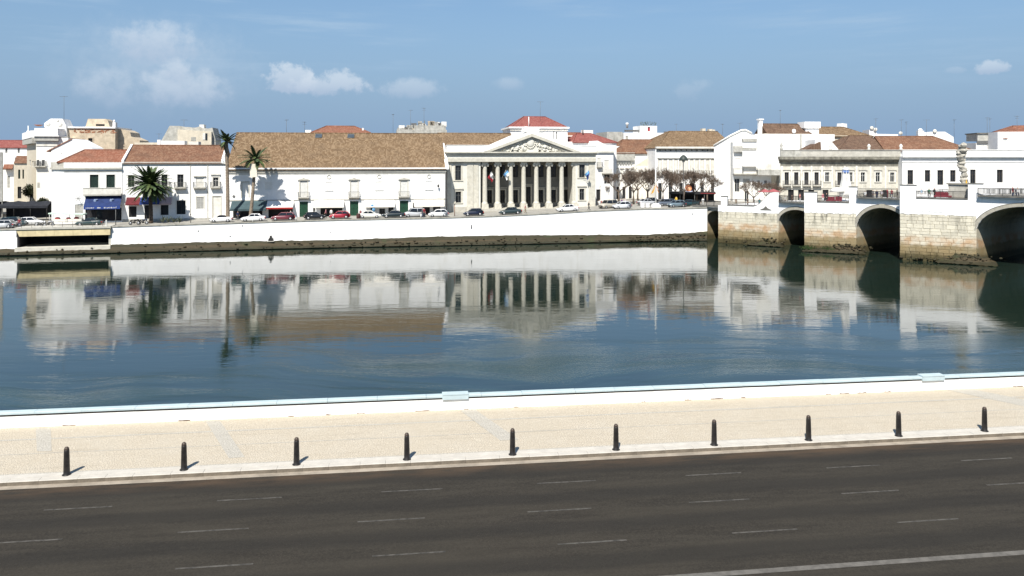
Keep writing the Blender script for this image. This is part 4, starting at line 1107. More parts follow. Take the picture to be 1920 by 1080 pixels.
# ================================================================ the two houses left of it
H2 = Bld('balcony_house', 'white two-storey house with brown tile roof behind the date palm', 'house', 229, 149.0, 424, 153.4, -.5)
dk = dict(frame=GREYIRON, sur=.12, sm=WHITE2)
b_ = dict(frame=GREYIRON, sur=.15, sm=WHITE2, bal=.5)
ops = [(240, 252, 328, 350, 'w', dk), (303, 314, 327, 350, 'w', dict(b_)), (332.5, 344, 327, 351, 'w', dict(b_)), (367.5, 382, 334, 351, 'b', dict(lintel=.4, bal=.45, m=OLDW)), (399.5, 409.5, 333, 351, 'w', dict(frame=FRAMEW, sur=.3, lintel=.4, bal=.45, sm=OLDW)),
       (241.5, 256, 386, 406, 'o', dict(bits=False)), (271, 284, 384, 415, 'o', dict(bits=False)), (301, 316, 384, 403, 'w', dict(frame=GREYIRON, bars=False)), (331, 348, 376, 402, 'd', dict(frame=IRON, sur=.2, sm=WHITE2)), (368.5, 382, 370, 392, 'w', dict(frame=FRAMEW, sur=.2, sm=OLDW)), (399, 414, 369, 415, 'b', dict(m=OLDW, sur=.15))]
H2.wall(229, 424, 305, ops, D=15, m=WHITE)
z = lambda y, x=325: H2.z(x, y)
uL, uR = H2.u(229), H2.u(424)
H2.box('cornice', OLDW, uL, uR, -.28, .1, z(307.5), z(303.6)); H2.box('cornice_line', GREYST, uL, uR, -.08, .05, z(309.5), z(308))
for x in (357, 389.5): H2.box('pilaster_strip', CREAMD, H2.u(x-.8), H2.u(x+.8), -.08, .05, -.3, z(309.6))
H2.gable(uL+.25, uR-.9, z(304), H2.z(325, 272.5, 7.5), 15, RBRN, ov=.3)
for u_ in (uL-.05, uR-.85):    # white fire walls rising past the roof ends
    H2.part('party_wall', MB().prism([(-.35, z(306)), (-.35, z(300.5)), (7.5, H2.z(325, 270.5, 7.5)), (15, z(300)), (15, z(306))], 'x', u_, u_+.38), WHITE)
ch = MB(); ch.box(uR-.8, uR-.2, -.1, .7, z(305), z(294)); H2.part('party_wall_pier', ch, WHITE)
H2.box('plinth', GREYST, uL, uR, -.06, .05, -.6, z(409.5))
H2.awning(236, 262, 370, 383, 1.3, AMAR, 'small maroon awning with white stripes', vh=.2)
H2.awning(263, 300, 369.5, 381.5, 1.5, ABL2, 'bright blue awning behind the date palm trunk', vh=.2)
H2.awning(299, 322, 370, 382, 1.3, APNK, 'pale pink awning right of the date palm', vh=.2)
for x in (367.5, 382): pass
gr_ = MB()
for k in range(9): x = H2.u(369.5)+(H2.u(381)-H2.u(369.5))*k/8; gr_.box(x-.035, x+.035, -.06, -.02, z(391), z(371))
H2.part('window_grille', gr_, FRAMEW)

H1 = Bld('corner_house', 'white corner house with blue awning and dark green shutters', 'house', 120, 146.2, 229, 148.9, -.62)
ops = [(168.5, 184.5, 327.5, 352, 's', dict(sur=.14, sm=WHITE2)), (199.5, 215.5, 327.5, 352, 's', dict(sur=.14, sm=WHITE2)), (160, 228, 390, 415, 'o', {}), (140.5, 156, 383, 415, 'b', dict(m=GREYST))]
H1.wall(120, 229, 305, ops, D=11, m=WHITE)
z = lambda y, x=185: H1.z(x, y)
uL, uR = H1.u(120), H1.u(229)
H1.box('parapet_band', WHITE, uL-.02, uR, -.14, .2, z(314), z(304)); H1.box('cornice', CREAMD, uL-.1, uR, -.34, .1, z(317.5), z(314)); H1.box('cornice_line', CREAMD, uL, uR, -.08, .05, z(322), z(320.8))
# long shared balcony
H1.box('balcony_slab', CREAMD, H1.u(158), H1.u(228.5), -.95, .05, z(366.5), z(364))
H1.box('balcony_parapet', OLDW, H1.u(158), H1.u(228.5), -.95, -.80, z(363.98), z(353))
H1.box('balcony_rail', CREAMD, H1.u(157.6), H1.u(228.8), -1.0, -.76, z(353), z(351.8))
aw, (a0, a1, yo, zl, zt_) = H1.awning(159, 227, 367.5, 386, 1.9, ABLU, 'large royal blue awning with white lettering on its edge', ABL2, vh=.62)
lt = MB(); x = a0+.35; random.seed(12)
for wl in (9, 4, 13):
    for k in range(wl):
        w_ = random.uniform(.10, .17); hh = random.uniform(.16, .26)
        lt.box(x, x+w_*.35, yo-.028, yo-.021, zl-.46, zl-.46+hh); lt.box(x, x+w_, yo-.028, yo-.021, zl-.46+hh*random.choice((0, .5, .85)), zl-.46+hh*random.choice((0, .5, .85))+.05); x += w_+.035
    x += .45
H1.part('lettering', lt, FRAMEW, aw)
em = MB()
for q in (.28, .72):
    xm = a0+(a1-a0)*q; ym = yo*.52; zm = zl+(zt_-zl)*.52
    em.ball((xm, ym-.03, zm+.0), (.24, .06, .34), 8, 5); em.ball((xm+.3, ym-.0, zm+.22), (.2, .05, .12), 6, 4)
H1.part('awning_emblem', em, mat('emblem_pale_blue', (.20, .26, .38), .8), aw)
# rounded, set-back corner and side wall towards the lane
ccx, rr = uL, 2.6
mb = MB(); vs = []; n = 8
for k in range(n+1):
    a = math.pi/2*k/n; vs += [(uL-rr*math.sin(a), rr-rr*math.cos(a), -.8), (uL-rr*math.sin(a), rr-rr*math.cos(a), z(306))]
mb.add(vs, [(2*k, 2*k+1, 2*k+3, 2*k+2) for k in range(n)]); mb.box(uL-rr, uL, rr+.001, 11, -.8, z(306)); H1.part('corner_wall', mb, WHITE)
mb = MB()
for zz0, zz1, ex in ((z(317.5), z(314), .30), (z(313.9), z(304), .12)):
    vs = []
    for k in range(n+1):
        a = math.pi/2*k/n; r_ = rr+ex; vs += [(uL-r_*math.sin(a), rr-r_*math.cos(a), zz0), (uL-r_*math.sin(a), rr-r_*math.cos(a), zz1)]
    vs += [(uL, rr, zz0), (uL, rr, zz1)]
    m_ = len(vs)
    mb.add(vs, [(2*k, 2*k+1, 2*k+3, 2*k+2) for k in range(n)]+[tuple(range(1, m_, 2)), tuple(range(0, m_, 2))[::-1]])
    mb.box(uL-rr-ex, uL, rr, 10.9, zz0+.001, zz1-.001)
H1.part('corner_cornice', mb, CREAMD)
H1.gable(uL-1.0, uR-.1, z(304), H1.z(195, 281, 5.5), 11, RRED, ov=.1, hl=3.4, hr=0, ends=False)
for k, (x, y0_, y1_) in enumerate(((102, 350, 362),)): 
    H1.box('side_window', GREYST, uL-rr-.04, uL-rr+.2, 3.2, 4.4, z(362), z(347))
wb = MB(); x = H1.u(148); wb.tube([(x, 0, z(370)), (x, -.7, z(371.5))], .03, 5)
for q in range(6): a = q/6*6.28; wb.tube([(x, -.7, z(371.5)), (x+.55*math.cos(a), -.7, z(371.5)+.45*math.sin(a))], .03, 4)
H1.part('iron_wall_bracket', wb, IRON)

# ================================================================ buildings up the lane at the far left
E1 = Bld('tall_corner_building', 'tall old building with heavy white cornice and roof terrace at the lane', 'building', 68, 166, 108, 167, -.3)
E1.wall(68, 128, 258, [(69, 73.5, 300, 311, 'w', dict(bal=.3, frame=GREYIRON)), (78.5, 84, 300, 311, 'w', dict(bal=.3, frame=GREYIRON)), (70, 75, 342, 352, 'b', dict(m=GREYST)), (97, 103, 340, 353, 'b', dict(m=GREYST))], D=9, m=WHITE2, rev=.2)
z = lambda y, x=88: E1.z(x, y)
E1.box('cornice', GREYST, E1.u(66), E1.u(111), -.6, 8, z(264), z(256)); E1.box('cornice_top', WHITE, E1.u(65), E1.u(113), -.9, 8.5, z(255.9), z(253.8)); E1.box('frieze', OLDW, E1.u(68), E1.u(108), -.12, .1, z(274), z(266))
E1.box('parapet', WHITE, E1.u(66.5), E1.u(110), -.7, 8, z(253.7), z(240.5))
# lane side running back to the left
S1 = Bld('lane_building', 'beige building side running back along the shaded lane', 'building', 50.5, 186, 67.7, 166.1, -.3)
S1.wall(50.5, 67.7, 262, [(55, 57.5, 300, 312, 'w', {}), (60, 63, 302, 313, 'w', {})], D=1.2, m=BEIGE, rev=.2)
z = lambda y, x=60: S1.z(x, y)
S1.box('cornice', GREYST, S1.u(49.5), S1.u(67.7), -.8, 1.0, S1.z(60, 270), S1.z(60, 260)); S1.box('parapet', WHITE, S1.u(49.8), S1.u(67.7), -.9, 1.0, S1.z(60, 259.9), S1.z(60, 247))
sp = MB(); q = S1.u(51); sp.lathe([(.35, z(247)), (.35, z(243)), (.10, z(241)), (.10, z(232))], q, .2, 8); S1.part('parapet_finial', sp, WHITE2)
# a gabled white neighbour in front
E2 = Bld('gabled_white_building', 'plain white gabled wall rising behind the corner house', 'building', 93, 157.5, 182, 159.5, -.4)
zr = E2.z(138, 260.5)
mb = MB(); uA_, uB_ = E2.u(96), E2.u(186)
mb.prism([(uA_, -.5), (uB_, -.5), (uB_, E2.z(138, 292)), (E2.u(170), E2.z(138, 276)), (E2.u(140), zr), (E2.u(133), zr), (E2.u(97), E2.z(138, 281)), (uA_, E2.z(138, 284))], 'y', 0, 9)
E2.part('gable_wall', mb, WHITE)
rf = MB()
for a, b2 in (((88, 283), (135, 259.5)),):
    P = [(E2.u(a[0]), E2.z(138, a[1])), (E2.u(b2[0]), E2.z(138, b2[1])), (E2.u(b2[0]), E2.z(138, b2[1]+2)), (E2.u(a[0]), E2.z(138, a[1]+2))]
    rf.prism(P, 'y', -.15, 9)
E2.part('roof_verge', rf, RRED)
for x, y in ((115, 288), (149, 287)): E2.box('vent', GREYST, E2.u(x-.8), E2.u(x+.8), -.03, .1, E2.z(138, y+1.2), E2.z(138, y-1.2))
# brick-patched tan building behind
E3 = Bld('tan_building', 'tan rendered building with crumbling brick parapet and flat roof', 'building', 112, 172, 216, 174, 0.)
E3.wall(112, 216, 239.5, [(165.5, 173.5, 259, 272, 'w', dict(frame=FRAMEB, sur=.2, sm=TAN))], D=12, m=TAN)
z = lambda y, x=160: E3.z(x, y)
E3.box('roof_slab', WHITE, E3.u(110), E3.u(217), -.3, 12.2, z(240.4), z(237.6))
br = MB(); random.seed(5)
for k in range(90):
    x = E3.u(random.uniform(138, 212)); zz = z(random.uniform(241, 250)); br.box(x, x+random.uniform(.2, .7), -.03, .03, zz, zz+random.uniform(.08, .28))
E3.part('exposed_brick', br, mat('exposed_red_brick', (.36, .17, .10), .95, .2, 2))
E3.part('roof_hut', MB().prism([(E3.u(151), z(237.5)), (E3.u(198), z(237.5)), (E3.u(194), z(225)), (E3.u(190), z(221.5)), (E3.u(156), z(221.5))], 'y', 3, 7), TAN)
E3.box('hut_opening', DARK, E3.u(180, 3), E3.u(196, 3), 2.95, 3.1, z(235), z(231.5))
E3.box('chimney', WHITE, E3.u(211.5), E3.u(217), -.2, 1.2, z(237.5), z(229)); E3.part('chimney_pot', MB().lathe([(.22, z(229)), (.22, z(225)), (.05, z(224))], E3.u(213), .4, 8), WHITE2)
E4 = Bld('white_roof_hut', 'white rooftop hut with clutter above the tall corner building', 'building', 82, 170.5, 126, 171.5, 5)
mb = MB(); mb.prism([(E4.u(82), 0), (E4.u(132), 0), (E4.u(124), E4.z(104, 236)), (E4.u(117), E4.z(104, 222.5)), (E4.u(95), E4.z(104, 222.5)), (E4.u(83), E4.z(104, 231))], 'y', 0, 5); E4.part('hut', mb, WHITE)
for x, y, r in ((90, 232, .5), (112, 233, .55), (108, 226, .3)): E4.part('satellite_dish', MB().ball((E4.u(x), -.1, E4.z(104, y)), (r, .15, r), 8, 5), OLDW)
E4.part('planter', MB().lathe([(.35, E4.z(104, 237)), (.95, E4.z(104, 234.5))], E4.u(75), -.8, 10), mat('terracotta', (.35, .14, .08)))
E5 = Bld('stepped_tan_wall', 'stepped weathered tan gable right of the tan building', 'building', 216, 176, 262, 177, 0)
E5.part('stepped_wall', MB().prism([(E5.u(214), 0), (E5.u(262), 0), (E5.u(262), E5.z(238, 263)), (E5.u(246), E5.z(238, 256)), (E5.u(244), E5.z(238, 248)), (E5.u(234), E5.z(238, 243)), (E5.u(214), E5.z(238, 241))], 'y', 0, 8), TAN)
E6 = Bld('far_lane_house', 'white house with red tile roof at the end of the lane', 'house', -60, 232, 50, 236, 0)
E6.wall(-60, 52, 276, [(33, 37, 276.5, 287, 'w', {}), (10, 14, 277, 287, 'w', {}), (20, 24, 300, 312, 'w', {})], D=10, m=WHITE)
E6.gable(E6.u(-60), E6.u(52), E6.z(0, 276), E6.z(0, 263, 5), 10, RCRIM, ov=.3)
E7 = Bld('lane_low_house', 'low white house with small red lean-to roof in the lane', 'house', 2, 206, 28, 207, 0)
E7.wall(2, 28, 295, [(14, 19, 330, 352, 'b', dict(m=GREYST))], D=8, m=WHITE2); E7.part('lean_to_roof', MB().prism([(-1.2, E7.z(15, 318)), (0, E7.z(15, 310)), (0, E7.z(15, 308)), (-1.4, E7.z(15, 316))], 'x', E7.u(8), E7.u(26)), RRED)
E8 = Bld('shaded_left_building', 'slate grey shaded building at the far left edge', 'building', -142, 145.6, 4.5, 152, -.5)
E8.wall(-142, 4.5, 285, [(-30, -15, 320, 345, 'w', {}), (-10, -1, 322, 345, 'w', {}), (-40, 3, 380, 410, 'o', {})], D=24, m=GREYST)
E9 = Bld('lane_tan_house', 'narrow tan house deep in the lane', 'house', 28, 198, 50, 199, 0)
E9.wall(26, 52, 305, [(34, 38, 318, 335, 's', {}), (42, 45, 318, 335, 's', {}), (33, 40, 350, 372, 'o', {})], D=8, m=BEIGE)
E9.part('pitched_roof', MB().prism([(-.3, E9.z(38, 306)), (8, E9.z(38, 306)), (4, E9.z(38, 292))], 'x', E9.u(26), E9.u(52)), RBRN)

# ================================================================ roofs and ruins behind the first row
G1 = Bld('half_ruined_building', 'grey half-ruined building with broken wall top behind the balcony house', 'building', 303, 176, 404, 178, 0)
random.seed(21); pts = [(G1.u(303), 0), (G1.u(404), 0), (G1.u(404), G1.z(350, 262)), (G1.u(400), G1.z(350, 246))]
for k in range(11): x = 398-k*6.2; pts.append((G1.u(x), G1.z(350, 238+random.uniform(-1.8, 1.8)+(2 if x > 375 else 0))))
pts += [(G1.u(318), G1.z(350, 236)), (G1.u(303), G1.z(350, 263))]
G1.part('broken_wall', MB().prism(pts, 'y', 0, 7), GREYST)
G1.part('inner_wall', MB().prism([(G1.u(335), .0), (G1.u(398), 0), (G1.u(398), G1.z(350, 247)), (G1.u(335), G1.z(350, 243))], 'y', -1.0, -.02), BEIGE)
G1.box('window', GLASS, G1.u(387), G1.u(390.5), -1.06, -.9, G1.z(350, 263), G1.z(350, 250)); G1.box('window', FRAMEW, G1.u(382), G1.u(386.5), -1.08, -.9, G1.z(350, 262), G1.z(350, 250)); G1.box('window', GREYST, G1.u(360), G1.u(369), -1.06, -.9, G1.z(350, 264), G1.z(350, 257))
G1.box('roof_box', OLDW, G1.u(372), G1.u(381), 1, 3, G1.z(350, 240), G1.z(350, 233))
G2 = Bld('low_white_terrace', 'low white roof terrace wall behind the balcony house', 'building', 300, 166, 348, 167, 0)
G2.box('terrace_wall', WHITE, G2.u(300), G2.u(346), 0, 3, 0, G2.z(322, 264)); G2.box('terrace_post', WHITE, G2.u(295), G2.u(301), -.1, 1.5, 0, G2.z(298, 262)); G2.box('terrace_wall', BEIGE, G2.u(250), G2.u(293), 1, 4, 0, G2.z(272, 267)); G2.box('terrace_wall', OLDW, G2.u(354), G2.u(372), 0, 3, 0, G2.z(362, 265.5))
G3 = Bld('distant_tan_roof', 'low tan hipped roof peeping over the long tile roof', 'building', 570, 196, 692, 199, 0)
G3.wall(572, 690, 248, D=12, m=WHITE2); G3.gable(G3.u(584), G3.u(694), G3.z(640, 248), G3.z(640, 236.5, 6), 12, RRED, hl=3.5, hr=4)
G3.box('white_chimney', WHITE, G3.u(572), G3.u(583), 1, 2.4, 6, G3.z(577, 243.5)); G3.box('roof_vent', WHITE2, G3.u(679, 2), G3.u(682, 2), 2, 2.8, 8, G3.z(680, 240, 2))
G4 = Bld('cluttered_roof_terrace', 'grey cluttered roof terrace with water tanks above the long tile roof', 'building', 744, 198, 838, 200, 0)
G4.box('terrace_block', GREYST, G4.u(744), G4.u(838), 0, 9, 0, G4.z(790, 243)); G4.box('terrace_block', GREYST, G4.u(776), G4.u(836), .3, 8, 5, G4.z(790, 235))
random.seed(9)
for k in range(26):
    x = G4.u(random.uniform(748, 834)); w_ = random.uniform(.25, .9); zz = G4.z(790, 243) if x < G4.u(776) else G4.z(790, 235)
    G4.part('roof_clutter', MB().box(x-w_, x+w_, .5, 1.5+random.random()*3, zz-.3, zz+random.uniform(.25, 1.15)), random.choice((GREYST, OLDW, WHITE2, TAN, GREYIRON)))
for x, h_ in ((796, 226), (771, 230), (803, 229), (820, 227)): G4.part('roof_pipe', MB().tube([(G4.u(x), .6, G4.z(790, 240)), (G4.u(x), .6, G4.z(790, h_))], .12, 6), GREYIRON)
G5 = Bld('crimson_roofed_tower', 'white tower-like house with crimson hipped roof behind the pediment', 'house', 955, 188, 1066, 190, 0)
G5.wall(957, 1064, 241, [(1042, 1045, 247, 262, 'w', {}), (1010, 1020, 247, 260, 'b', {})], D=14, m=WHITE)
z = lambda y: G5.z(1010, y)
G5.box('cornice', WHITE, G5.u(954), G5.u(1067), -.5, 14.5, z(240.9), z(237.8)); G5.box('cornice_bed', OLDW, G5.u(956), G5.u(1065), -.25, .1, z(245), z(242.5))
G5.gable(G5.u(960), G5.u(1062), z(238), G5.z(1010, 219, 7), 14, RCRIM, ov=.1, hl=4.0, hr=4.0)
G5.part('roof_pole', MB().tube([(G5.u(992), .4, z(240)), (G5.u(992), .4, z(219))], .10, 6), WHITE)
G5.box('drain_recess', GREYIRON, G5.u(1037.5), G5.u(1039), -.06, .02, z(266), z(246))
G6 = Bld('crimson_roofed_house', 'white house with low crimson hipped roof right of the pediment', 'house', 1068, 188, 1156, 191, 0)
G6.wall(1068, 1156, 266, D=12, m=WHITE); G6.gable(G6.u(1074), G6.u(1156), G6.z(1110, 266), G6.z(1110, 250.5, 6), 12, RCRIM, hl=3.2, hr=4.4)
G6.box('chimney', WHITE2, G6.u(1093, 6), G6.u(1112, 6), 6, 7.5, 6, G6.z(1100, 244, 6)); G6.part('chimney_pipe', MB().tube([(G6.u(1093, 5), 5, G6.z(1093, 252, 5)), (G6.u(1093, 5), 5, G6.z(1093, 243, 5))], .15, 6), GREYIRON)
G6b = Bld('faded_red_roof_strip', 'low dull red roof between the crimson tower and hipped house', 'building', 1060, 195, 1098, 196, 0)
G6b.wall(1060, 1098, 254, D=8, m=WHITE2); G6b.gable(G6b.u(1060), G6b.u(1098), G6b.z(1078, 256), G6b.z(1078, 249, 4), 8, RRED)

# ================================================================ the square and the buildings round it
P1 = Bld('narrow_white_house', 'narrow white house right of the courthouse with small balcony', 'house', 1114, 184, 1153, 185.5, .7)
P1.wall(1112, 1150, 283, [(1120, 1127, 296, 312, 'b', dict(bal=.2, m=OLDW)), (1133, 1142, 300, 322, 'b', dict(m=OLDW)), (1133, 1144, 326, 345, 'w', dict(frame=FRAMEW)), (1118, 1126, 355, 385, 'o', {})], D=12, m=WHITE)
P1.box('cornice', OLDW, P1.u(1112), P1.u(1151), -.4, .2, P1.z(1130, 286), P1.z(1130, 282))
P1.part('pitched_parapet', MB().prism([(P1.u(1118), P1.z(1130, 282)), (P1.u(1151), P1.z(1130, 282)), (P1.u(1163), P1.z(1130, 274)), (P1.u(1140), P1.z(1130, 273)), (P1.u(1122), P1.z(1130, 264)), (P1.u(1118), P1.z(1130, 268))], 'y', .3, 9), WHITE)
P1.balcony(P1.u(1128), P1.u(1146), P1.z(1130, 324), bsolid=OLDW)
P2 = Bld('ornate_brown_roof_house', 'pale house with heavy grey cornice and brown tile roof behind bare trees', 'house', 1148, 196, 1236, 198, .9)
ops = [(x-2.6, x+2.6, 318, 336, 'b', dict(m=OLDW, lintel=.2)) for x in (1156, 1166, 1176, 1186, 1197, 1207)] + [(x-3, x+3, 350, 382, 'o', {}) for x in (1158, 1170, 1182, 1194, 1206, 1218)]
P2.wall(1148, 1236, 286, ops, D=12, m=WHITE2)
P2.box('cornice', GREYST, P2.u(1148), P2.u(1188), -.7, .3, P2.z(1170, 301), P2.z(1170, 294)); P2.box('parapet', GREYST, P2.u(1150), P2.u(1190), -.3, .3, P2.z(1170, 293.9), P2.z(1170, 286))
bk = MB()
for k in range(7): x = P2.u(1153+k*5); bk.box(x-.15, x+.15, -.35, 0, P2.z(1170, 307.5), P2.z(1170, 304.5))
P2.part('brackets', bk, GREYST)
P2.box('side_block', OLDW, P2.u(1188), P2.u(1232), -.6, .0, -.5, P2.z(1210, 311)); P2.part('side_roof', MB().prism([(P2.u(1187), P2.z(1210, 313)), (P2.u(1234), P2.z(1210, 313)), (P2.u(1232), P2.z(1210, 290)), (P2.u(1225), P2.z(1210, 288))], 'y', -.5, 6), BEIGE)
P2.gable(P2.u(1152), P2.u(1252), P2.z(1190, 286), P2.z(1190, 262, 6), 12, RBRN, hl=4, hr=0)
P3 = Bld('white_rooftop_terraces', 'white rooftop terraces with a turret and potted plants on top', 'building', 1168, 214, 1290, 217, 0)
P3.wall(1170, 1288, 249, [(1173, 1178, 255, 262, 'b', dict(m=GREYST)), (1214.5, 1219, 250, 255.5, 's', {})], D=14, m=WHITE)
P3.wall(1200, 1232, 236, [(1214.5, 1219, 238, 246, 's', dict(m=mat('red_shutter', (.35, .03, .04))))], D=6, m=WHITE, off=-.4, name='turret')
P3.box('grey_side', GREYST, P3.u(1140), P3.u(1169), 1, 12, 0, P3.z(1155, 247)); P3.box('terrace_band', GREYIRON, P3.u(1172), P3.u(1200), .2, .6, P3.z(1186, 247), P3.z(1186, 243.5)); P3.box('terrace_band', GREYIRON, P3.u(1246), P3.u(1284), .2, .6, P3.z(1265, 249), P3.z(1265, 246.5))
pl = MB(); random.seed(4)
for k in range(150):
    x = P3.u(random.uniform(1202, 1231)); zz = P3.z(1216, 236)+random.uniform(0, .9); q = Vector((random.uniform(-.3, .3), random.uniform(-.2, .2), random.uniform(-.1, .3))); p = Vector((x, .4, zz)); pl.add([p, p+q, p+q+Vector((.1, 0, .16))], [(0, 1, 2)])
P3.part('roof_plants', pl, mat('dry_green_leaves', (.10, .115, .07), .8, .3, 2))
P3.part('chimney_pot', MB().lathe([(.3, P3.z(1177, 240)), (.3, P3.z(1177, 234)), (.45, P3.z(1177, 233)), (.35, P3.z(1177, 230))], P3.u(1177), .5, 8), WHITE2)
P3.part('vault', MB().tube([(P3.u(1250+q*3), .3, P3.z(1262, 256-6*math.sin(math.pi*q/9))) for q in range(10)], .2, 6), GREYST)
# big white building on the square
I1 = Bld('square_building', 'large white building on the square with tan hipped roof and tall windows', 'building', 1231, 190, 1341, 192, .9)
ops = []
for i in range(11):
    x = 1237.5+i*9.9
    ops.append((x-2.9, x+2.9, 299, 325, 'b', dict(m=OLDW, sur=.10, lintel=.25, lm=GREYST)))
    if i % 2 == 0: ops.append((x-3.4, x+3.4, 343, 378, 'w', dict(frame=GREYIRON)))
I1.wall(1231, 1341, 278, ops, D=22, m=WHITE)
z = lambda y, x=1290: I1.z(x, y)
I1.box('cornice', OLDW, I1.u(1229), I1.u(1343), -.7, .2, z(278.5), z(275)); I1.box('frieze', GREYST, I1.u(1231), I1.u(1341), -.05, .1, z(284), z(279))
for i in range(11): I1.box('frieze_vent', DARK, I1.u(1236.5+i*9.9), I1.u(1238.5+i*9.9), -.08, .0, z(283), z(280.5))
for i in range(11):
    x = 1237.5+i*9.9; I1.balcony(I1.u(x-3.6), I1.u(x+3.6), z(327), bh=.9, bout=.5)
I1.gable(I1.u(1231), I1.u(1378), z(276), I1.z(1300, 246.5, 11), 22, RTAN, hl=7.0, ov=.6)
for x, y in ((1320, 241), (1333, 242), (1338, 243)): I1.box('chimney', BEIGE, I1.u(x-3, 11), I1.u(x+3, 11), 11, 12.5, z(252), I1.z(x, y, 11))
I2 = Bld('white_gabled_front', 'plain white gabled front at the corner of the square by the bridge', 'building', 1338, 186, 1376, 184.5, .9)
uu = I2.u; zz_ = lambda y: I2.z(1360, y)
I2.part('gable_wall', MB().prism([(uu(1339), -.5), (uu(1376), -.5), (uu(1376), zz_(274)), (uu(1412), zz_(262)), (uu(1409), zz_(250)), (uu(1398), zz_(244)), (uu(1390), zz_(244.5)), (uu(1370), zz_(254)), (uu(1339), zz_(273))], 'y', 0, 9), WHITE)
vg = MB(); vg.tube([(uu(1338), -.1, zz_(273)), (uu(1370), -.1, zz_(254)), (uu(1390), -.1, zz_(244.5)), (uu(1398), -.1, zz_(244)), (uu(1410), -.1, zz_(250))], .22, 6); I2.part('verge_moulding', vg, WHITE2)
for x, y0, y1 in ((1357, 302, 316), (1358, 349, 361)): I2.box('blind_window', WHITE2, uu(x-3), uu(x+3), -.05, .1, zz_(y1), zz_(y0))
J1 = Bld('balconied_white_building', 'white stepped building with balconies and dark windows behind bridge end', 'building', 1374, 181, 1446, 180, .9)
J1.wall(1374, 1446, 266, [(1377.5, 1386.5, 335, 360, 'w', dict(sur=.2, frame=FRAMEW, sm=OLDW)), (1377, 1388, 297, 320, 'b', dict(m=OLDW)), (1402, 1410, 292, 308, 'b', dict(m=OLDW)), (1393, 1406, 335, 347, 'b', dict(m=GREYST)), (1396, 1404, 358, 378, 'd', {}), (1420, 1425, 338, 352, 'd', {}), (1433, 1438, 338, 352, 'd', {})], D=14, m=WHITE2)
z = lambda y, x=1410: J1.z(x, y)
J1.box('bay', WHITE, J1.u(1391), J1.u(1417), -.9, .02, z(312), z(254)); J1.box('bay_band', GREYST, J1.u(1391), J1.u(1417), -1.0, -.0, z(282), z(277)); J1.box('bay_cap', GREYST, J1.u(1391), J1.u(1418), -1.1, .1, z(266), z(260))
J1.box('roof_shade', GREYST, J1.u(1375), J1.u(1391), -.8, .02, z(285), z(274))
for a, b2 in ((1374, 1392), (1392, 1420)): J1.balcony(J1.u(a), J1.u(b2), z(325), bh=1.1, bout=1.4)
J1.box('gallery_slab', GREYST, J1.u(1418), J1.u(1460), -2.2, .1, z(328), z(318)); J1.box('gallery_parapet', OLDW, J1.u(1418), J1.u(1459), -2.2, -2.0, z(317.9), z(306))
J2 = Bld('long_white_firewall', 'blank white wall rising behind the balconied building', 'building', 1416, 196, 1565, 199, 0)
J2.wall(1416, 1565, 251.5, D=10, m=WHITE)
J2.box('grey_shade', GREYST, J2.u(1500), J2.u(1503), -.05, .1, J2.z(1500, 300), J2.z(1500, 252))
for x in (1515, 1523): J2.part('air_conditioner', MB().box(J2.u(x-3.4), J2.u(x+3.4), -.5, -.02, J2.z(1520, 267), J2.z(1520, 258)), WHITE2); J2.part('fan_grille', MB().lathe([(.36, 0), (.36, .05)], 0, 0, 10), DARK).matrix_local = Matrix.Translation((J2.u(x), -.5, J2.z(1520, 262.5))) @ Matrix.Rotation(R(90), 4, 'X')
J3 = Bld('brown_roofed_attic', 'attic with brown tile roof and white chimneys above the blank wall', 'building', 1433, 199.5, 1518, 201, 5)
J3.wall(1433, 1518, 250.5, D=8, m=BEIGE); J3.gable(J3.u(1440), J3.u(1522), J3.z(1478, 251), J3.z(1478, 232.5, 4), 8, RDRK, hr=2.0)
J3.box('chimney', WHITE, J3.u(1434), J3.u(1440), 3, 4.2, 2, J3.z(1437, 224)); J3.box('chimney_cap', WHITE, J3.u(1432.5), J3.u(1441.5), 2.8, 4.4, J3.z(1437, 223.9), J3.z(1437, 221.5))
J3.box('large_chimney', WHITE, J3.u(1514), J3.u(1539), 1.0, 4, 2, J3.z(1527, 240)); J3.box('large_chimney_cap', WHITE, J3.u(1511), J3.u(1541), .6, 4.4, J3.z(1527, 239.9), J3.z(1527, 228)); J3.part('satellite_dish', MB().ball((J3.u(1487), -.5, J3.z(1487, 246)), (.55, .15, .55), 10, 6), WHITE)
K1 = Bld('tan_hipped_house', 'house with tan hipped roof beyond the weathered building', 'house', 1536, 206, 1632, 209, 0)
K1.wall(1536, 1632, 254, D=12, m=BEIGE); K1.gable(K1.u(1534), K1.u(1636), K1.z(1585, 255), K1.z(1585, 238.5, 6), 12, RTAN, hr=4.5)
K1.part('white_roof_lantern', MB().prism([(K1.u(1564, 7), 8), (K1.u(1592, 7), 8), (K1.u(1588, 7), K1.z(1578, 232, 7)), (K1.u(1578, 7), K1.z(1578, 231, 7))], 'y', 7, 9), WHITE)
K2 = Bld('dull_brown_roof_house', 'broad dull brown tile roof right behind the weathered parapet', 'house', 1510, 186.5, 1682, 188, 0)
K2.wall(1545, 1682, 282, D=15, m=WHITE2); K2.gable(K2.u(1572), K2.u(1684), K2.z(1610, 281), K2.z(1610, 254.5, 7.5), 15, RDRK, hl=6.5, hr=3.5)
K2.part('white_gable', MB().prism([(K2.u(1530), 0), (K2.u(1576), 0), (K2.u(1574), K2.z(1550, 280)), (K2.u(1552), K2.z(1550, 255)), (K2.u(1538), K2.z(1550, 252)), (K2.u(1530), K2.z(1550, 262))], 'y', .5, 6), WHITE)
K2.part('lean_to_roof', MB().prism([(K2.u(1505), K2.z(1520, 282)), (K2.u(1538), K2.z(1520, 281)), (K2.u(1537), K2.z(1520, 266))], 'y', -.5, 3), RDRK)
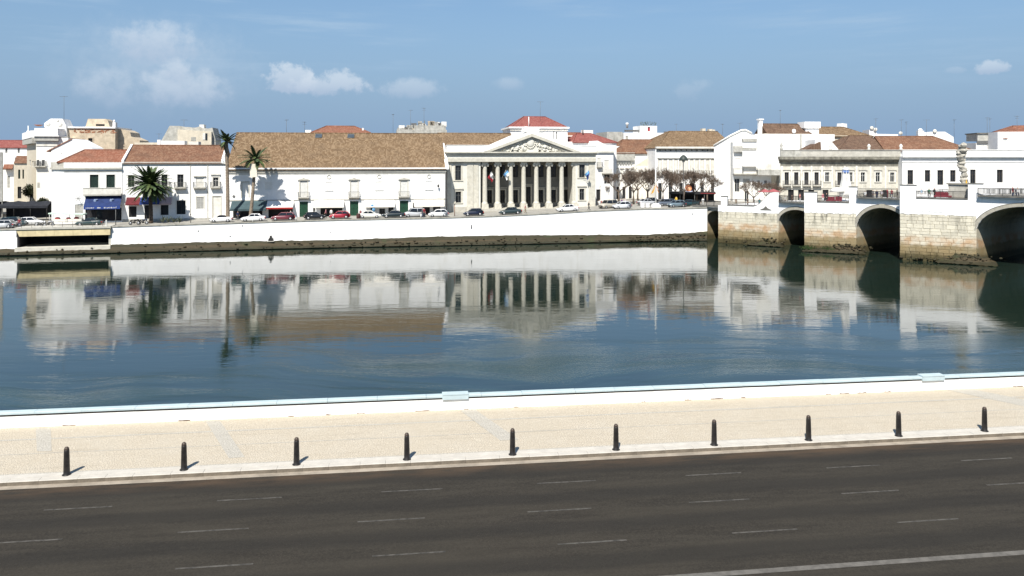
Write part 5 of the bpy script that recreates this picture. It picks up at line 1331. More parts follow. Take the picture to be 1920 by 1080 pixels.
K3 = Bld('red_brown_roof_house', 'long red-brown tile roof behind the white riverside building', 'house', 1660, 187, 1815, 185, 0)
K3.wall(1660, 1815, 284, D=14, m=WHITE2); K3.gable(K3.u(1660), K3.u(1826), K3.z(1740, 282), K3.z(1740, 255.5, 7), 14, RBRN, hr=6.5)
for x in (1702, 1712, 1725, 1764, 1668): K3.part('patched_ridge', MB().ball((K3.u(x, 3), 2.5, K3.z(x, 277, 2.5)), (1.2, .8, .30), 8, 4), WHITE2)
K4 = Bld('white_roof_huts', 'white rooftop huts and dishes above the red-brown roof', 'building', 1625, 210, 1800, 207, 0)
K4.part('hut', MB().prism([(K4.u(1628), 0), (K4.u(1684), 0), (K4.u(1684), K4.z(1650, 252)), (K4.u(1645), K4.z(1650, 251)), (K4.u(1640), K4.z(1650, 243)), (K4.u(1630), K4.z(1650, 243))], 'y', 0, 6), WHITE)
K4.part('hut', MB().prism([(K4.u(1738), 0), (K4.u(1790), 0), (K4.u(1788), K4.z(1760, 257)), (K4.u(1772), K4.z(1760, 247)), (K4.u(1745), K4.z(1760, 247)), (K4.u(1738), K4.z(1760, 254))], 'y', 0, 6), WHITE)
K4.box('chimney', WHITE, K4.u(1722), K4.u(1733), 0, 1.5, 0, K4.z(1727, 245)); K4.part('chimney_cap', MB().lathe([(.7, K4.z(1727, 245)), (.5, K4.z(1727, 242.5)), (.3, K4.z(1727, 241))], K4.u(1727.5), .7, 8), WHITE)
for x, y in ((1634, 240), (1641, 243), (1688, 250), (1752, 246)): K4.part('satellite_dish', MB().ball((K4.u(x), -.3, K4.z(x, y)), (.5, .14, .5), 8, 5), OLDW)
K5 = Bld('grey_flat_roofed_block', 'grey flat roofed block above the white riverside building', 'building', 1828, 192, 1874, 191, 0)
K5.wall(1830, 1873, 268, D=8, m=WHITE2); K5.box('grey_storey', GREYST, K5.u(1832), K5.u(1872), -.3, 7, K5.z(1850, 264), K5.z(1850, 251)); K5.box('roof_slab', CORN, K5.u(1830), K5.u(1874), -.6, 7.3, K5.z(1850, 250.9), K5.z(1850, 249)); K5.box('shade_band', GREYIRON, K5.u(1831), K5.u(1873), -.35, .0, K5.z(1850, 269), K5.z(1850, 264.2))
K6 = Bld('white_rooftop_block', 'white rooftop block with red roof corner at the right edge', 'building', 1870, 186, 1990, 184, 0)
K6.wall(1871, 1990, 247, [(1881.5, 1888, 262, 279, 'b', dict(m=WHITE2, lintel=.1, lm=RRED))], D=10, m=WHITE); K6.gable(K6.u(1893, 3), K6.u(1990, 3), K6.z(1930, 246.5, 3), K6.z(1930, 236, 8), 10, RRED, off=3., hl=3, ov=.2)
# weathered ornate building behind the bridge
M1 = Bld('weathered_ornate_building', 'weathered cream building with blackened bracketed cornice behind the bridge', 'building', 1461, 179, 1691, 176.5, .9)
ops = []
wx = [1475, 1493, 1512, 1531, 1551, 1574, 1594.5, 1618, 1646, 1673]
for i, x in enumerate(wx):
    ops.append((x-4, x+4, 323, 347 if i in (0, 1, 2, 3, 5) else 341, 'd' if i in (0, 1, 2, 3, 5) else 'w', dict(sur=.30, lintel=.45, frame=FRAMEB if i < 4 or i == 5 else FRAMEW, sm=OLDW, lm=CREAMD, **(dict(bal=.45) if i in (0, 1, 2, 3, 5) else dict(sill=.3)))))
for x in (1483, 1502, 1521, 1548, 1600, 1630, 1660): ops.append((x-5.5, x+5.5, 356, 385, 'o', dict(bits=False)))
M1.wall(1461, 1691, 311, ops, D=14, m=mat('weathered_cream_render', (.52, .495, .425), .92, .10, 1.1, stain=(.24, .225, .18), stain_amt=.75))
z = lambda y, x=1576: M1.z(x, y)
uL, uR = M1.u(1461), M1.u(1691)
CORM = mat('blackened_cornice', (.20, .19, .155), .95, .3, 1.4, stain=(.045, .045, .035), stain_amt=.95, bmp=.02)
M1.box('frieze', CORM, uL, uR, -.10, .2, z(310.9), z(302)); M1.box('cornice', CORM, uL-.2, uR+.3, -.95, .3, z(299), z(293.5)); M1.box('cornice_bed', CORM, uL-.1, uR+.1, -.55, .2, z(302), z(299.02))
bk = MB(); n = 74
for k in range(n): x = uL+(uR-uL)*(k+.5)/n; bk.prism([(-.85, z(299.05)), (0, z(299.05)), (0, z(305)), (-.35, z(303))], 'x', x-.11, x+.11)
M1.part('cornice_brackets', bk, CORM)
M1.box('parapet', CREAMD, M1.u(1502), M1.u(1688), -.25, .2, z(293.4), z(282)); M1.box('parapet_balustrade', GREYST, M1.u(1463), M1.u(1502), -.30, .2, z(293.4), z(281)); M1.box('parapet_cap', GREYST, M1.u(1462), M1.u(1689), -.40, .3, z(281.9), z(280.6))
for x in (1559, 1631, 1691): M1.part('urn', MB().lathe([(.35, z(281)), (.35, z(279)), (.15, z(278)), (.42, z(275)), (.32, z(272.5)), (.08, z(270))], M1.u(x)-.2, 0, 10), OLDW)
M1.part('urn', MB().lathe([(.32, z(281)), (.30, z(277)), (.14, z(276)), (.36, z(273.5)), (.10, z(268)), (.04, z(264))], M1.u(1465), 0, 10), GREYST)
for x in (1466, 1484, 1502.5, 1521.5, 1541, 1560, 1584, 1606, 1632, 1660, 1686): M1.box('pilaster_strip', OLDW, M1.u(x-1.6), M1.u(x+1.6), -.10, .05, z(352), z(311))
M1.box('string_course', CREAMD, uL, uR, -.12, .05, z(353.5), z(352))
# white riverside building at the right
N1 = Bld('white_riverside_building', 'plain white building with six small dark windows behind the bridge', 'building', 1692, 174, 1995, 170.5, .9)
ops = [(a, b2, c, d, 'w', dict(frame=FRAMEB, sur=.12, sm=WHITE2)) for a, b2, c, d in ((1701.5, 1712, 319, 346), (1734, 1744, 319, 341), (1757.5, 1768.5, 319, 347), (1781.5, 1791.5, 319, 341), (1819, 1829, 318, 346), (1869, 1880, 318, 342), (1935, 1945, 318, 342))]
N1.wall(1692, 1995, 294, ops, D=12, m=WHITE)
z = lambda y, x=1800: N1.z(x, y)
uL, uR = N1.u(1691), N1.u(1995)
N1.box('parapet', WHITE, uL, uR, -.45, .2, z(292.8), z(282)); N1.box('parapet_cap', WHITE2, uL-.1, uR, -.55, .3, z(281.9), z(280.4)); N1.box('cornice', WHITE, uL, uR, -.62, .2, z(294.8), z(292.81)); N1.box('string_course', WHITE2, uL, uR, -.10, .05, z(304), z(302.6))

for a in ((120, 180, 222, 171, 'antenna on the white hut above the tall corner building', 0), (298, 250, 264, 167, 'short antenna over the low white terrace', 1), (345, 224, 238, 179, 'antenna on the half-ruined building', 0), (571, 228, 250, 170, 'antenna near the left skylight', 2), (537, 224, 250, 168, 'slim antenna over the left part of the tan roof', 1), (737, 214, 248, 199, 'left antenna by the cluttered terrace', 0), (770, 206, 238, 199, 'middle antenna on the cluttered terrace', 1), (795, 202, 236, 199, 'right antenna on the cluttered terrace', 2),
          (1355, 232, 248, 196, 'left antenna over the square building', 0), (1387, 230, 248, 196, 'right antenna over the square building', 0), (1268, 232, 250, 215, 'antenna on the white rooftop terraces', 1), (1463, 206, 234, 202, 'antenna above the brown roofed attic', 1), (1642, 222, 248, 209, 'tangled antenna above the white roof hut', 2), (1690, 224, 252, 208, 'first of three antennas over the red-brown roof', 0), (1699, 228, 254, 208, 'second of three antennas over the red-brown roof', 2), (1737, 224, 252, 206, 'antenna beside the round white chimney', 0), (1789, 224, 256, 206, 'antenna over the right end of the red-brown roof', 0), (1851, 220, 250, 193, 'left antenna on the grey flat roof', 2), (1856, 222, 250, 194, 'right antenna on the grey flat roof', 1), (1907, 217, 246, 188, 'white antenna mast by the red roof corner', 2)):
    antenna(*a)

# ================================================================ trees and palms
BARK = mat('grey_brown_bark', (.12, .09, .068), .9, .2, 4); TWIG = mat('dry_brown_twigs', (.145, .108, .082), .9, .25, 1.5)
PTR = mat('palm_trunk', (.24, .19, .14), .95, .25, 3, bmp=.03); PTRD = mat('dark_palm_trunk', (.085, .062, .045), .95, .3, 3, bmp=.03)
PGR = mat('palm_green', (.075, .105, .032), .55, .35, 1.0, spec=.4); PGD = mat('palm_dark_green', (.058, .090, .036), .55, .35, 1.0, spec=.4); PDRY = mat('dry_palm_frond', (.19, .13, .07), .9, .25, 2)
def bare_tree_meshes(seed, hgt, wid):
    rnd = random.Random(seed); tr = MB(); cr = MB()
    th = hgt*.34
    tr.tube([(0, 0, -.3), (.05, .02, th*.5), (rnd.uniform(-.1, .1), rnd.uniform(-.1, .1), th)], [.26, .20, .19], 7)
    top = Vector(tr.v[-1]); top = Vector((0, 0, th))
    def grow(p, d, ln, r, lev):
        n = 3; pts = [p]; dd = d.copy(); q = p.copy()
        for i in range(n):
            dd = (dd+Vector((rnd.uniform(-.28, .28), rnd.uniform(-.28, .28), rnd.uniform(-.10, .2)))).normalized(); q = q+dd*ln/n; pts.append(q)
        (tr if lev < 2 else cr).tube(pts, [r, r*.85, r*.7, r*.55], 5 if lev < 2 else 3, cap=False)
        if lev >= 5: return
        
        kids = 4 if lev < 1 else 3
        for k in range(kids):
            a = rnd.uniform(0, 6.28); sp = rnd.uniform(.45, .95)
            side = Vector((math.cos(a), math.sin(a), rnd.uniform(-.15, .35)))
            nd = (dd+side*sp).normalized()
            grow(pts[rnd.choice((2, 3, 3))], nd, ln*rnd.uniform(.58, .78), max(r*.55, .030), lev+1)
    for k in range(5):
        a = k*1.256+rnd.uniform(-.3, .3)
        grow(top-Vector((0, 0, rnd.uniform(0, .3))), Vector((math.cos(a)*.9, math.sin(a)*.9, .75)).normalized(), hgt*.27, .12, 0)
    # fit the spread
    mx = max(max(abs(v[0]), abs(v[1])) for v in cr.v); mz = max(v[2] for v in cr.v)
    f = wid/2/mx; fz = (hgt-th)/(mz-th)
    for b_ in (tr, cr): b_.v = [(x*(f if zz > th*.9 else 1), y*(f if zz > th*.9 else 1), th+(zz-th)*fz if zz > th else zz) for x, y, zz in b_.v]
    return tr.mesh('trunk', BARK), cr.mesh('crown', TWIG)
TM = [bare_tree_meshes(s, 8.2, 8.8) for s in (1, 2, 3)]
for i, (px, d, sc, lb) in enumerate(((1160, 178, .90, 'leftmost bare tree on the square, beside the narrow white house'), (1188, 174, 1.0, 'second bare tree on the square, behind the parked white hatchback'), (1196, 186, .95, 'bare tree at the back of the square in the left group'), (1214, 176, 1.02, 'bare tree just left of the white flagpole'),
    (1243, 174, .98, 'bare forked tree just right of the white flagpole'), (1266, 184, .92, 'bare tree behind the forked tree at the cafe'), (1282, 178, .98, 'bare tree around the domed street lamp'), (1306, 180, .92, 'bare tree above the round orange cafe sign'), (1326, 178, .88, 'rightmost bare tree on the square'),
    (1413, 164, .72, 'bare tree at the end of the bridge'), (1437, 176, .62, 'small bare tree right of the bridge end tree'), (1452, 178, .60, 'small bare tree against the weathered building'), (1132, 186, .55, 'small bare tree right beside the courthouse'))):
    X, Y = XY(px, d); t = thing('bare_tree', lb, 'tree', (X, Y, .9), i*1.7, 'bare trees on the square'); t.scale = (sc, sc, sc)
    a, b_ = TM[i % 3]; link('trunk', a, t); link('crown', b_, t)

def frond_mesh(L, curl, nl, m, wid=.55, seed=0):
    rnd = random.Random(seed); mb = MB(); pts = []; x = z = 0.; a = .0
    n = 12
    for i in range(n+1):
        pts.append(Vector((x, 0, z))); a -= curl/n; x += L/n*math.cos(a); z += L/n*math.sin(a)
    mb.tube(pts, [.035*(1-.8*i/n) for i in range(n+1)], 4, cap=False)
    for k in range(nl):
        t = .12+.88*k/nl; i = min(n-1, int(t*n)); f = t*n-i; p = pts[i].lerp(pts[i+1], f); d = (pts[i+1]-pts[i]).normalized()
        w = wid*math.sin(math.pi*min(1, t*.92+.08))**.6*rnd.uniform(.85, 1.1)
        for sg in (-1, 1):
            tip = p+d*w*.75+Vector((0, sg*w*.80, -.22*w+rnd.uniform(-.06, .06)))
            b_ = d*.075
            mb.add([p-b_, p+b_, tip+d*.02, (p+tip)/2-b_*1.3+Vector((0, 0, .02))], [(0, 1, 2, 3)])
    return mb.mesh('frond', m)
def palm(name, label, base, top, r0, r1, fronds, trunk_m, ring=.25):
    t = thing(name, label, 'palm', tuple(base), 0, None); h = Vector(top)-Vector(base)
    mb = MB(); n = int(h.length/ring); pts = []; rad = []
    for i in range(n+1):
        q = i/n; pts.append(tuple(h*q+Vector((.10*math.sin(q*3)*(1-q), 0, 0)))); rad.append((r0+(r1-r0)*q**.6)*(1.06 if i % 2 else .94))
    pts[0] = (0, 0, -.4)
    mb.tube(pts, rad, 10); part('trunk', mb, trunk_m, t)
    for k, (me, el, az_, sc) in enumerate(fronds):
        o = link('frond', me, t); o.location = h; o.rotation_mode = 'QUATERNION'
        o.rotation_quaternion = (Matrix.Rotation(az_, 3, 'Z') @ Matrix.Rotation(-el, 3, 'Y')).to_quaternion(); o.scale = (sc, sc, sc)
    return t, h
random.seed(11)
DF = [frond_mesh(4.4, c, 40, m, .55, i) for i, (c, m) in enumerate(((.5, PGR), (1.0, PGD), (1.35, PGR), (.8, PGD)))]
fr = []
for k in range(150):
    el = random.uniform(-.62, 1.42); fr.append((DF[0] if el < .2 else random.choice(DF), el, k*2.399+random.uniform(-.2, .2), random.uniform(.84, 1.04)*(1.06 if el > -.1 else .93)))
b0 = W(283, 417, 145.2); 
t, h = palm('date_palm', 'bushy date palm with dark trunk in front of the balcony house', b0, W(281, 349, 145.2), .36, .30, fr, PTRD)
bz_ = MB(); bz_.lathe([(.30, -.9), (.52, -.35), (.60, .1), (.40, .5)], 0, 0, 12); o = part('crown_base', bz_, PTRD, t); o.location = h
yy = MB()
for k in range(40): a = random.uniform(0, 6.28); r_ = random.uniform(.5, 1.1); yy.tube([(0, 0, .1), (r_*.7*math.cos(a), r_*.7*math.sin(a), random.uniform(-.2, .3)), (r_*math.cos(a), r_*math.sin(a), random.uniform(-1.2, -.2))], .03, 4, cap=False)
o = part('fruit_stalks', yy, mat('yellow_fruit_stalk', (.30, .26, .06), .8), t); o.location = h
TF = [frond_mesh(3.3, c, 30, m, .60, 20+i) for i, (c, m) in enumerate(((.5, PGD), (.9, PGD), (1.3, PGR)))]
DR = [frond_mesh(2.4, .6, 14, PDRY, .26, 30+i) for i in range(2)]
fr = [(random.choice(TF), random.uniform(.25, 1.35), k*2.399, random.uniform(.60, .86)) for k in range(34)] + [(random.choice(TF), random.uniform(-.35, .2), k*2.1, random.uniform(.5, .7)) for k in range(14)] + [(random.choice(DR), random.uniform(-1.5, -1.15), k*.7, random.uniform(.75, 1.1)) for k in range(22)]
palm('tall_palm', 'tallest palm with pale trunk between the two white buildings', W(427, 413, 149), W(425, 266, 149), .38, .26, fr, PTR)
fr = [(random.choice(TF), random.uniform(.1, 1.3), k*2.399, random.uniform(.8, 1.12)) for k in range(26)] + [(random.choice(TF), random.uniform(-.15, .2), k*1.3, random.uniform(.7, .9)) for k in range(10)]
t, h = palm('wrapped_palm', 'palm with a cream wrapping round its neck before the teal awning', W(469, 411, 149.6), W(479, 299, 149.6), .34, .26, fr, PTR)
wr = MB(); q = .62; hh = 2.55; wr.add([(-q, -q, -hh), (q, -q, -hh), (q, q, -hh), (-q, q, -hh), (-q*.95, -q*.9, 0), (q*1.05, -q*.9, -.15), (q*1.05, q*.9, -.1), (-q*.95, q*.9, .05)], [(0, 3, 2, 1), (4, 5, 6, 7), (0, 1, 5, 4), (1, 2, 6, 5), (2, 3, 7, 6), (3, 0, 4, 7)])
o = part('wrapping', wr, mat('cream_wrapping', (.70, .65, .54), .85, .06, 1.5), t); o.location = Vector(h)+Vector((-.35, -.35, -.75)); o.rotation_euler = (0, R(-4), R(12))
ag = thing('agave_clump', 'spiky grey-green agave clump beside the date palm', 'plant', tuple(W(321, 417, 144.2)))
for c_ in range(4):
    for k in range(14):
        mb = MB(); a = random.uniform(0, 6.28); L_ = random.uniform(.9, 1.6); e_ = random.uniform(.6, 1.4); x0 = -1.5+c_*1.0
        p = Vector((x0, 0, 0)); d_ = Vector((math.cos(a)*math.cos(e_), math.sin(a)*math.cos(e_), math.sin(e_))); s_ = d_.cross(Vector((0, 0, 1))).normalized()*.07
        mb.add([p-s_, p+s_, p+d_*L_*.6+s_*.8, p+d_*L_, p+d_*L_*.6-s_*.8], [(0, 1, 2, 3, 4)]); part('leaf', mb, mat('agave_grey_green', (.085, .10, .065), .6, .2, 2), ag)

# ================================================================ parked cars
TYRE = mat('tyre_rubber', (.018, .018, .018), .85); RIM = mat('wheel_rim', (.42, .42, .42), .4, .1, 3, metal=.6); CGL = mat('car_glass', (.014, .017, .020), .06, .1, 1, spec=.6)
HLT = mat('headlight_glass', (.6, .62, .62), .15, .05, 3, spec=.6); TLT = mat('tail_light_red', (.35, .02, .02), .25, .1, 3, spec=.5)
def paint(name, c):
    m = mat(name, c, .32, .03, .8, spec=.5)
    m.node_tree.nodes['Principled BSDF'].inputs['Coat Weight'].default_value = .6
    m.node_tree.nodes['Principled BSDF'].inputs['Coat Roughness'].default_value = .08
    return m
STY = dict(   # length, half width, height, (windscreen foot, roof front, roof rear, rear glass foot), bonnet height, boot height
    hatch=(3.85, .82, 1.45, (.95, .35, -1.25, -1.72), .88, .95), saloon=(4.35, .85, 1.42, (.95, .35, -.85, -1.45), .86, .96),
    estate=(4.3, .85, 1.48, (1.0, .45, -1.65, -2.0), .88, .97), suv=(4.2, .90, 1.72, (1.15, .65, -1.6, -1.95), 1.02, 1.05), cabrio=(3.95, .82, 1.28, (.75, .42, -.45, -.85), .84, .92))
def car_meshes(style, pm):
    Ln, w, H, (g0, g1, g2, g3), hb, hr = STY[style]; f = Ln/2; out = {}
    mb = MB(); st = [(-f, .42, hr-.20, w*.80), (-f+.08, .30, hr-.06, w*.92), (-f+.35, .22, hr, w*.99), (g3, .20, hr+.01, w), (-.3, .19, .93, w*1.01), (g0, .19, hb+.05, w), (f-.45, .22, hb-.06, w*.98), (f-.12, .27, hb-.20, w*.90), (f, .36, hb-.32, w*.76)]
    vs = []
    for x, zb, zt, ww in st:
        h_ = [(ww*.88, zb), (ww*.98, zb+.14), (ww, zb+(zt-zb)*.55), (ww*.97, zt-.10), (ww*.86, zt)]
        vs += [(x, y, zz) for y, zz in h_]+[(x, -y, zz) for y, zz in h_[::-1]]
    k = 10; n = len(st)
    mb.add(vs, [(i*k+j, i*k+(j+1) % k, (i+1)*k+(j+1) % k, (i+1)*k+j) for i in range(n-1) for j in range(k)]+[tuple(range(k)), tuple((n-1)*k+j for j in range(k))[::-1]], True)
    out['body'] = (mb, pm)
    gl = MB(); zb = .88; B_ = [(g0, w*.86, hb+.02), (g3, w*.86, hr-.02)]; Rf = [(g1, w*.70, H-.05), (g2, w*.70, H-.06)]
    gl.add([(g0, -w*.86, hb+.0), (g0, w*.86, hb+.0), (g3, w*.86, hr-.03), (g3, -w*.86, hr-.03), (g1, -w*.70, H-.05), (g1, w*.70, H-.05), (g2, w*.70, H-.06), (g2, -w*.70, H-.06)],
           [(0, 1, 5, 4), (1, 2, 6, 5), (2, 3, 7, 6), (3, 0, 4, 7), (4, 5, 6, 7)])
    out['window_glass'] = (gl, CGL)
    rf = MB(); a = .04
    rf.add([(g1+a, -w*.72, H-.075), (g1+a, w*.72, H-.075), (g2-a, w*.72, H-.085), (g2-a, -w*.72, H-.085), (g1-.12, -w*.58, H), (g1-.12, w*.58, H), (g2+.14, w*.58, H-.01), (g2+.14, -w*.58, H-.01)], [(0, 1, 5, 4), (1, 2, 6, 5), (2, 3, 7, 6), (3, 0, 4, 7), (4, 5, 6, 7), (0, 3, 2, 1)])
    for sy in (-1, 1):
        rf.tube([(g0, sy*w*.87, hb), (g1, sy*w*.715, H-.06)], .045, 4); rf.tube([(g3, sy*w*.87, hr-.04), (g2, sy*w*.715, H-.07)], .07, 4); xm = (g1+g2)/2; rf.tube([(xm-.05, sy*w*.88, .90), (xm-.02, sy*w*.715, H-.06)], .045, 4)
    out['roof'] = (rf, pm if style != 'cabrio' else mat('black_soft_top', (.03, .03, .03), .9))
    DB = mat('dark_bumper', (.05, .05, .05), .6); lst = [(k2, v[0], v[1]) for k2, v in out.items()]
    for sy in (-1, 1):
        lst.append(('headlight', MB().ball((f-.16, sy*w*.62, hb-.26), (.14, .16, .09), 8, 5), HLT))
        lst.append(('tail_light', MB().box(-f-.012, -f+.16, sy*w*.60-.13, sy*w*.60+.16*sy+.13, hr-.34, hr-.14), TLT))
    lst += [('bumper', MB().box(f-.10, f+.05, -w*.74, w*.74, .34, .48), DB), ('bumper', MB().box(-f-.05, -f+.1, -w*.78, w*.78, .38, .52), DB)]
    return [(k2, a_.mesh(k2, m_)) for k2, a_, m_ in lst]
wt = MB(); wt.lathe([(.20, -.09), (.30, -.09), (.315, -.05), (.315, .05), (.30, .09), (.20, .09)], 0, 0, 16); WT = wt.mesh('tyre', TYRE)
wr = MB(); wr.lathe([(.02, -.094), (.19, -.096), (.20, -.07), (.20, .07), (.19, .096), (.02, .094)], 0, 0, 12); WR = wr.mesh('rim', RIM)
ROT = Matrix.Rotation(R(90), 4, 'X')
CARC = {}
def car(px, off, style, pname, col, face, label, dyaw=0., scale=1.):
    key = (style, pname)
    if key not in CARC: CARC[key] = car_meshes(style, paint(pname, col))
    d, zt, zf, dw = Q(px); D = d+off; X, Y = XY(px, D)
    a, b_ = XY(px-20, Q(px-20)[0]), XY(px+20, Q(px+20)[0]); yaw = math.atan2(b_[1]-a[1], b_[0]-a[0])
    pitch = math.atan2(Q(px+20)[1]-Q(px-20)[1], b_[0]-a[0])
    gz = zt-.06+.06*min(1, off/30)
    t = thing('parked_car', label, 'car', (X, Y, gz), yaw+(math.pi if face < 0 else 0)+dyaw, 'cars parked along the far quay')
    t.rotation_euler[1] = -pitch*(1 if face > 0 else -1); t.scale = (scale,)*3
    for nm, me in CARC[key]: link(nm, me, t)
    Ln, w, *_ = STY[style]
    for x in (Ln*.31, -Ln*.31):
        for sy in (-1, 1):
            wh = link('wheel', None, t); wh.location = (x, sy*(w-.07), .315); wh.rotation_euler = (R(90), 0, 0)
            link('tyre', WT, wh); link('rim', WR, wh)
car(6, 2.4, 'hatch', 'paint_silver', (.45, .46, .47), -1, 'silver hatchback cut by the left edge')
car(26, 5.2, 'suv', 'paint_dark_teal', (.015, .04, .045), 1, 'dark teal off-road car behind the silver hatchback')
car(58, 7.5, 'hatch', 'paint_white', (.76, .76, .75), 1, 'white hatchback at the mouth of the lane')
car(168, 2.6, 'saloon', 'paint_bottle_green', (.018, .04, .038), -1, 'dark green saloon before the large blue awning')
car(415, 2.0, 'cabrio', 'paint_white', (.76, .76, .75), -1, 'white cabriolet in front of the tall palm')
car(475, 1.9, 'saloon', 'paint_white', (.76, .76, .75), -1, 'white saloon in front of the teal awning')
car(531, 2.0, 'estate', 'paint_maroon', (.16, .035, .045), -1, 'maroon estate car in front of the red-edged awning')
car(590, 1.9, 'hatch', 'paint_black', (.012, .012, .013), 1, 'black hatchback in front of the first green door', .12)
car(637, 2.1, 'hatch', 'paint_red', (.32, .02, .035), -1, 'red hatchback in front of the first cream awning')
car(693, 1.9, 'saloon', 'paint_cream', (.70, .69, .62), 1, 'cream white saloon in front of the second cream awning')
car(738, 1.9, 'saloon', 'paint_black_green', (.010, .018, .020), -1, 'black saloon in front of the third green door')
car(777, 2.9, 'suv', 'paint_silver', (.45, .46, .47), -1, 'silver off-road car between the black saloon and white hatchback', .1)
car(822, 1.8, 'hatch', 'paint_white', (.76, .76, .75), -1, 'white hatchback at the right end of the long building')
car(888, 1.9, 'hatch', 'paint_navy', (.012, .016, .035), -1, 'navy hatchback in front of the left courthouse wing')
car(957, 1.9, 'saloon', 'paint_dark_green', (.02, .035, .035), -1, 'dark green saloon in front of the courthouse columns')
car(1064, 1.8, 'saloon', 'paint_white', (.76, .76, .75), -1, 'white saloon in front of the right courthouse columns')
car(1141, 5.5, 'suv', 'paint_beige', (.42, .39, .32), -1, 'beige off-road car right of the courthouse', .4)
car(1166, 2.3, 'hatch', 'paint_pearl', (.66, .68, .70), -1, 'pearl white hatchback right of the beige off-road car', .15)
car(1213, 11, 'saloon', 'paint_silver', (.45, .46, .47), 1, 'silver saloon on the square left of the flagpole', .3)
car(1224, 15, 'hatch', 'paint_black', (.012, .012, .013), 1, 'black hatchback deep in the square behind the flagpole', .3)
car(1248, 8, 'estate', 'paint_steel', (.10, .12, .15), -1, 'steel grey estate just right of the flagpole', .2)
car(1268, 3.2, 'hatch', 'paint_bluegrey', (.14, .19, .22), -1, 'blue-grey hatchback on the square near the quay', .25)
car(1292, 5.2, 'saloon', 'paint_dark_teal', (.015, .04, .045), -1, 'dark teal saloon before the cafe canopy', .2)

def motorcycle(px, off, col, label, yaw):
    d, zt, zf, dw = Q(px); X, Y = XY(px, d+off); t = thing('motorcycle', label, 'motorcycle', (X, Y, zt-.05), yaw, 'motorcycles on the far quay')
    for x in (-.65, .65): wh = link('wheel', None, t); wh.location = (x, 0, .31); wh.rotation_euler = (R(90), 0, 0); wh.scale = (1, 1, .6); link('tyre', WT, wh); link('rim', WR, wh)
    mb = MB(); mb.tube([(-.65, 0, .32), (-.15, 0, .55), (.35, 0, .75), (.55, 0, .95)], [.05, .10, .09, .04], 6); mb.tube([(.65, 0, .31), (.48, 0, 1.0)], .04, 6); mb.ball((.0, 0, .42), (.25, .14, .18), 8, 5); part('frame', mb, IRON, t)
    mb = MB(); mb.ball((.15, 0, .82), (.30, .15, .15), 10, 6); mb.ball((.6, 0, .85), (.16, .14, .22), 8, 5); mb.ball((-.55, 0, .68), (.25, .11, .09), 8, 5); part('tank', mb, col, t)
    mb = MB(); mb.ball((-.35, 0, .80), (.38, .14, .07), 10, 5); part('seat', mb, mat('black_vinyl', (.015, .015, .015), .5), t)
    mb = MB(); mb.tube([(.42, -.34, 1.02), (.48, 0, 1.05), (.42, .34, 1.02)], .025, 5); part('handlebar', mb, GREYIRON, t)
motorcycle(76, 3.0, mat('white_fairing', (.7, .7, .7), .3), 'white motorcycle parked by the flood opening railing', .3)
motorcycle(91, 3.4, mat('silver_fairing', (.4, .4, .42), .3), 'silver motorcycle right of the white one', .5)
motorcycle(252, 1.8, IRON, 'black motorcycle left of the date palm', .2)
motorcycle(268, 2.0, mat('dark_blue_fairing', (.02, .03, .06), .3), 'dark blue motorcycle beside the date palm trunk', .1)

# ================================================================ street furniture
p = W(1229.5, 389, 163.2); t = thing('flagpole', 'tall white flagpole on a white block at the edge of the square', 'flagpole', tuple(p))
h_ = W(1229.5, 283, 163).z-p.z
part('pole', MB().lathe([(.16, 0), (.15, h_*.5), (.11, h_-.1), (.02, h_)], 0, 0, 10), mat('white_painted_pole', (.78, .77, .72), .6, .03), t); part('ball_finial', MB().ball((0, 0, h_+.1), .17, 8, 6), mat('white_painted_pole', (.78,)*3), t)
part('base_block', MB().box(-.95, .95, -.6, .6, -.3, .55).box(-.6, .6, -.45, .45, .55, .8), WHITE, t)
mb = MB(); vs = []
for k in range(9):
    q = k/8
    for v in (0, .5, 1): vs.append((-.15-(.25+.9*v)*q+.10*math.sin(5*q+4*v), -.15+.22*math.sin(6*q+5*v), h_*.43-1.9*q-.9*v*(1-.5*q)))
mb.add(vs, [(3*k+j, 3*k+3+j, 3*k+4+j, 3*k+1+j) for k in range(8) for j in range(2)])
part('left_flag', mb, FY, t, label='limp yellow flag'); 
mb2 = MB(); mb2.add([(-x*.55, y-.1, zz+.35) for x, y, zz in vs], [(3*k+j, 3*k+3+j, 3*k+4+j, 3*k+1+j) for k in range(8) for j in range(2)]); part('right_flag', mb2, mat('flag_orange', (.75, .30, .03), .8), t, label='limp orange flag')
for px, lb in ((1204, 'left white concrete planter block left of the flagpole'), (1213.5, 'right white concrete planter block left of the flagpole')):
    p = W(px, 389, 161); t = thing('planter_block', lb, 'planter', tuple(p), .15, 'white planter blocks by the flagpole'); part('block', MB().prism([(-.34, 0), (.34, 0), (.40, .95), (-.40, .95)], 'y', -.35, .35), WHITE, t); part('soil', MB().box(-.32, .32, -.27, .27, .94, .97), mat('soil', (.08, .06, .04)), t)
p = W(1281.5, 387, 170); t = thing('domed_street_lamp', 'dark street lamp with a wide dome hood on the square', 'street lamp', tuple(p)); h_ = W(1281.5, 300, 170).z-p.z
part('post', MB().lathe([(.20, -.3), (.18, .8), (.09, 1.0), (.07, h_)], 0, 0, 10), IRON, t); part('hood', MB().lathe([(.95, h_-.15), (.98, h_-.05), (.75, h_+.55), (.35, h_+.95), (.05, h_+1.1)], 0, 0, 16), mat('dark_green_hood', (.04, .05, .045), .5), t); part('lamp_glass', MB().lathe([(.25, h_-.5), (.32, h_-.15)], 0, 0, 10), FRAMEW, t)
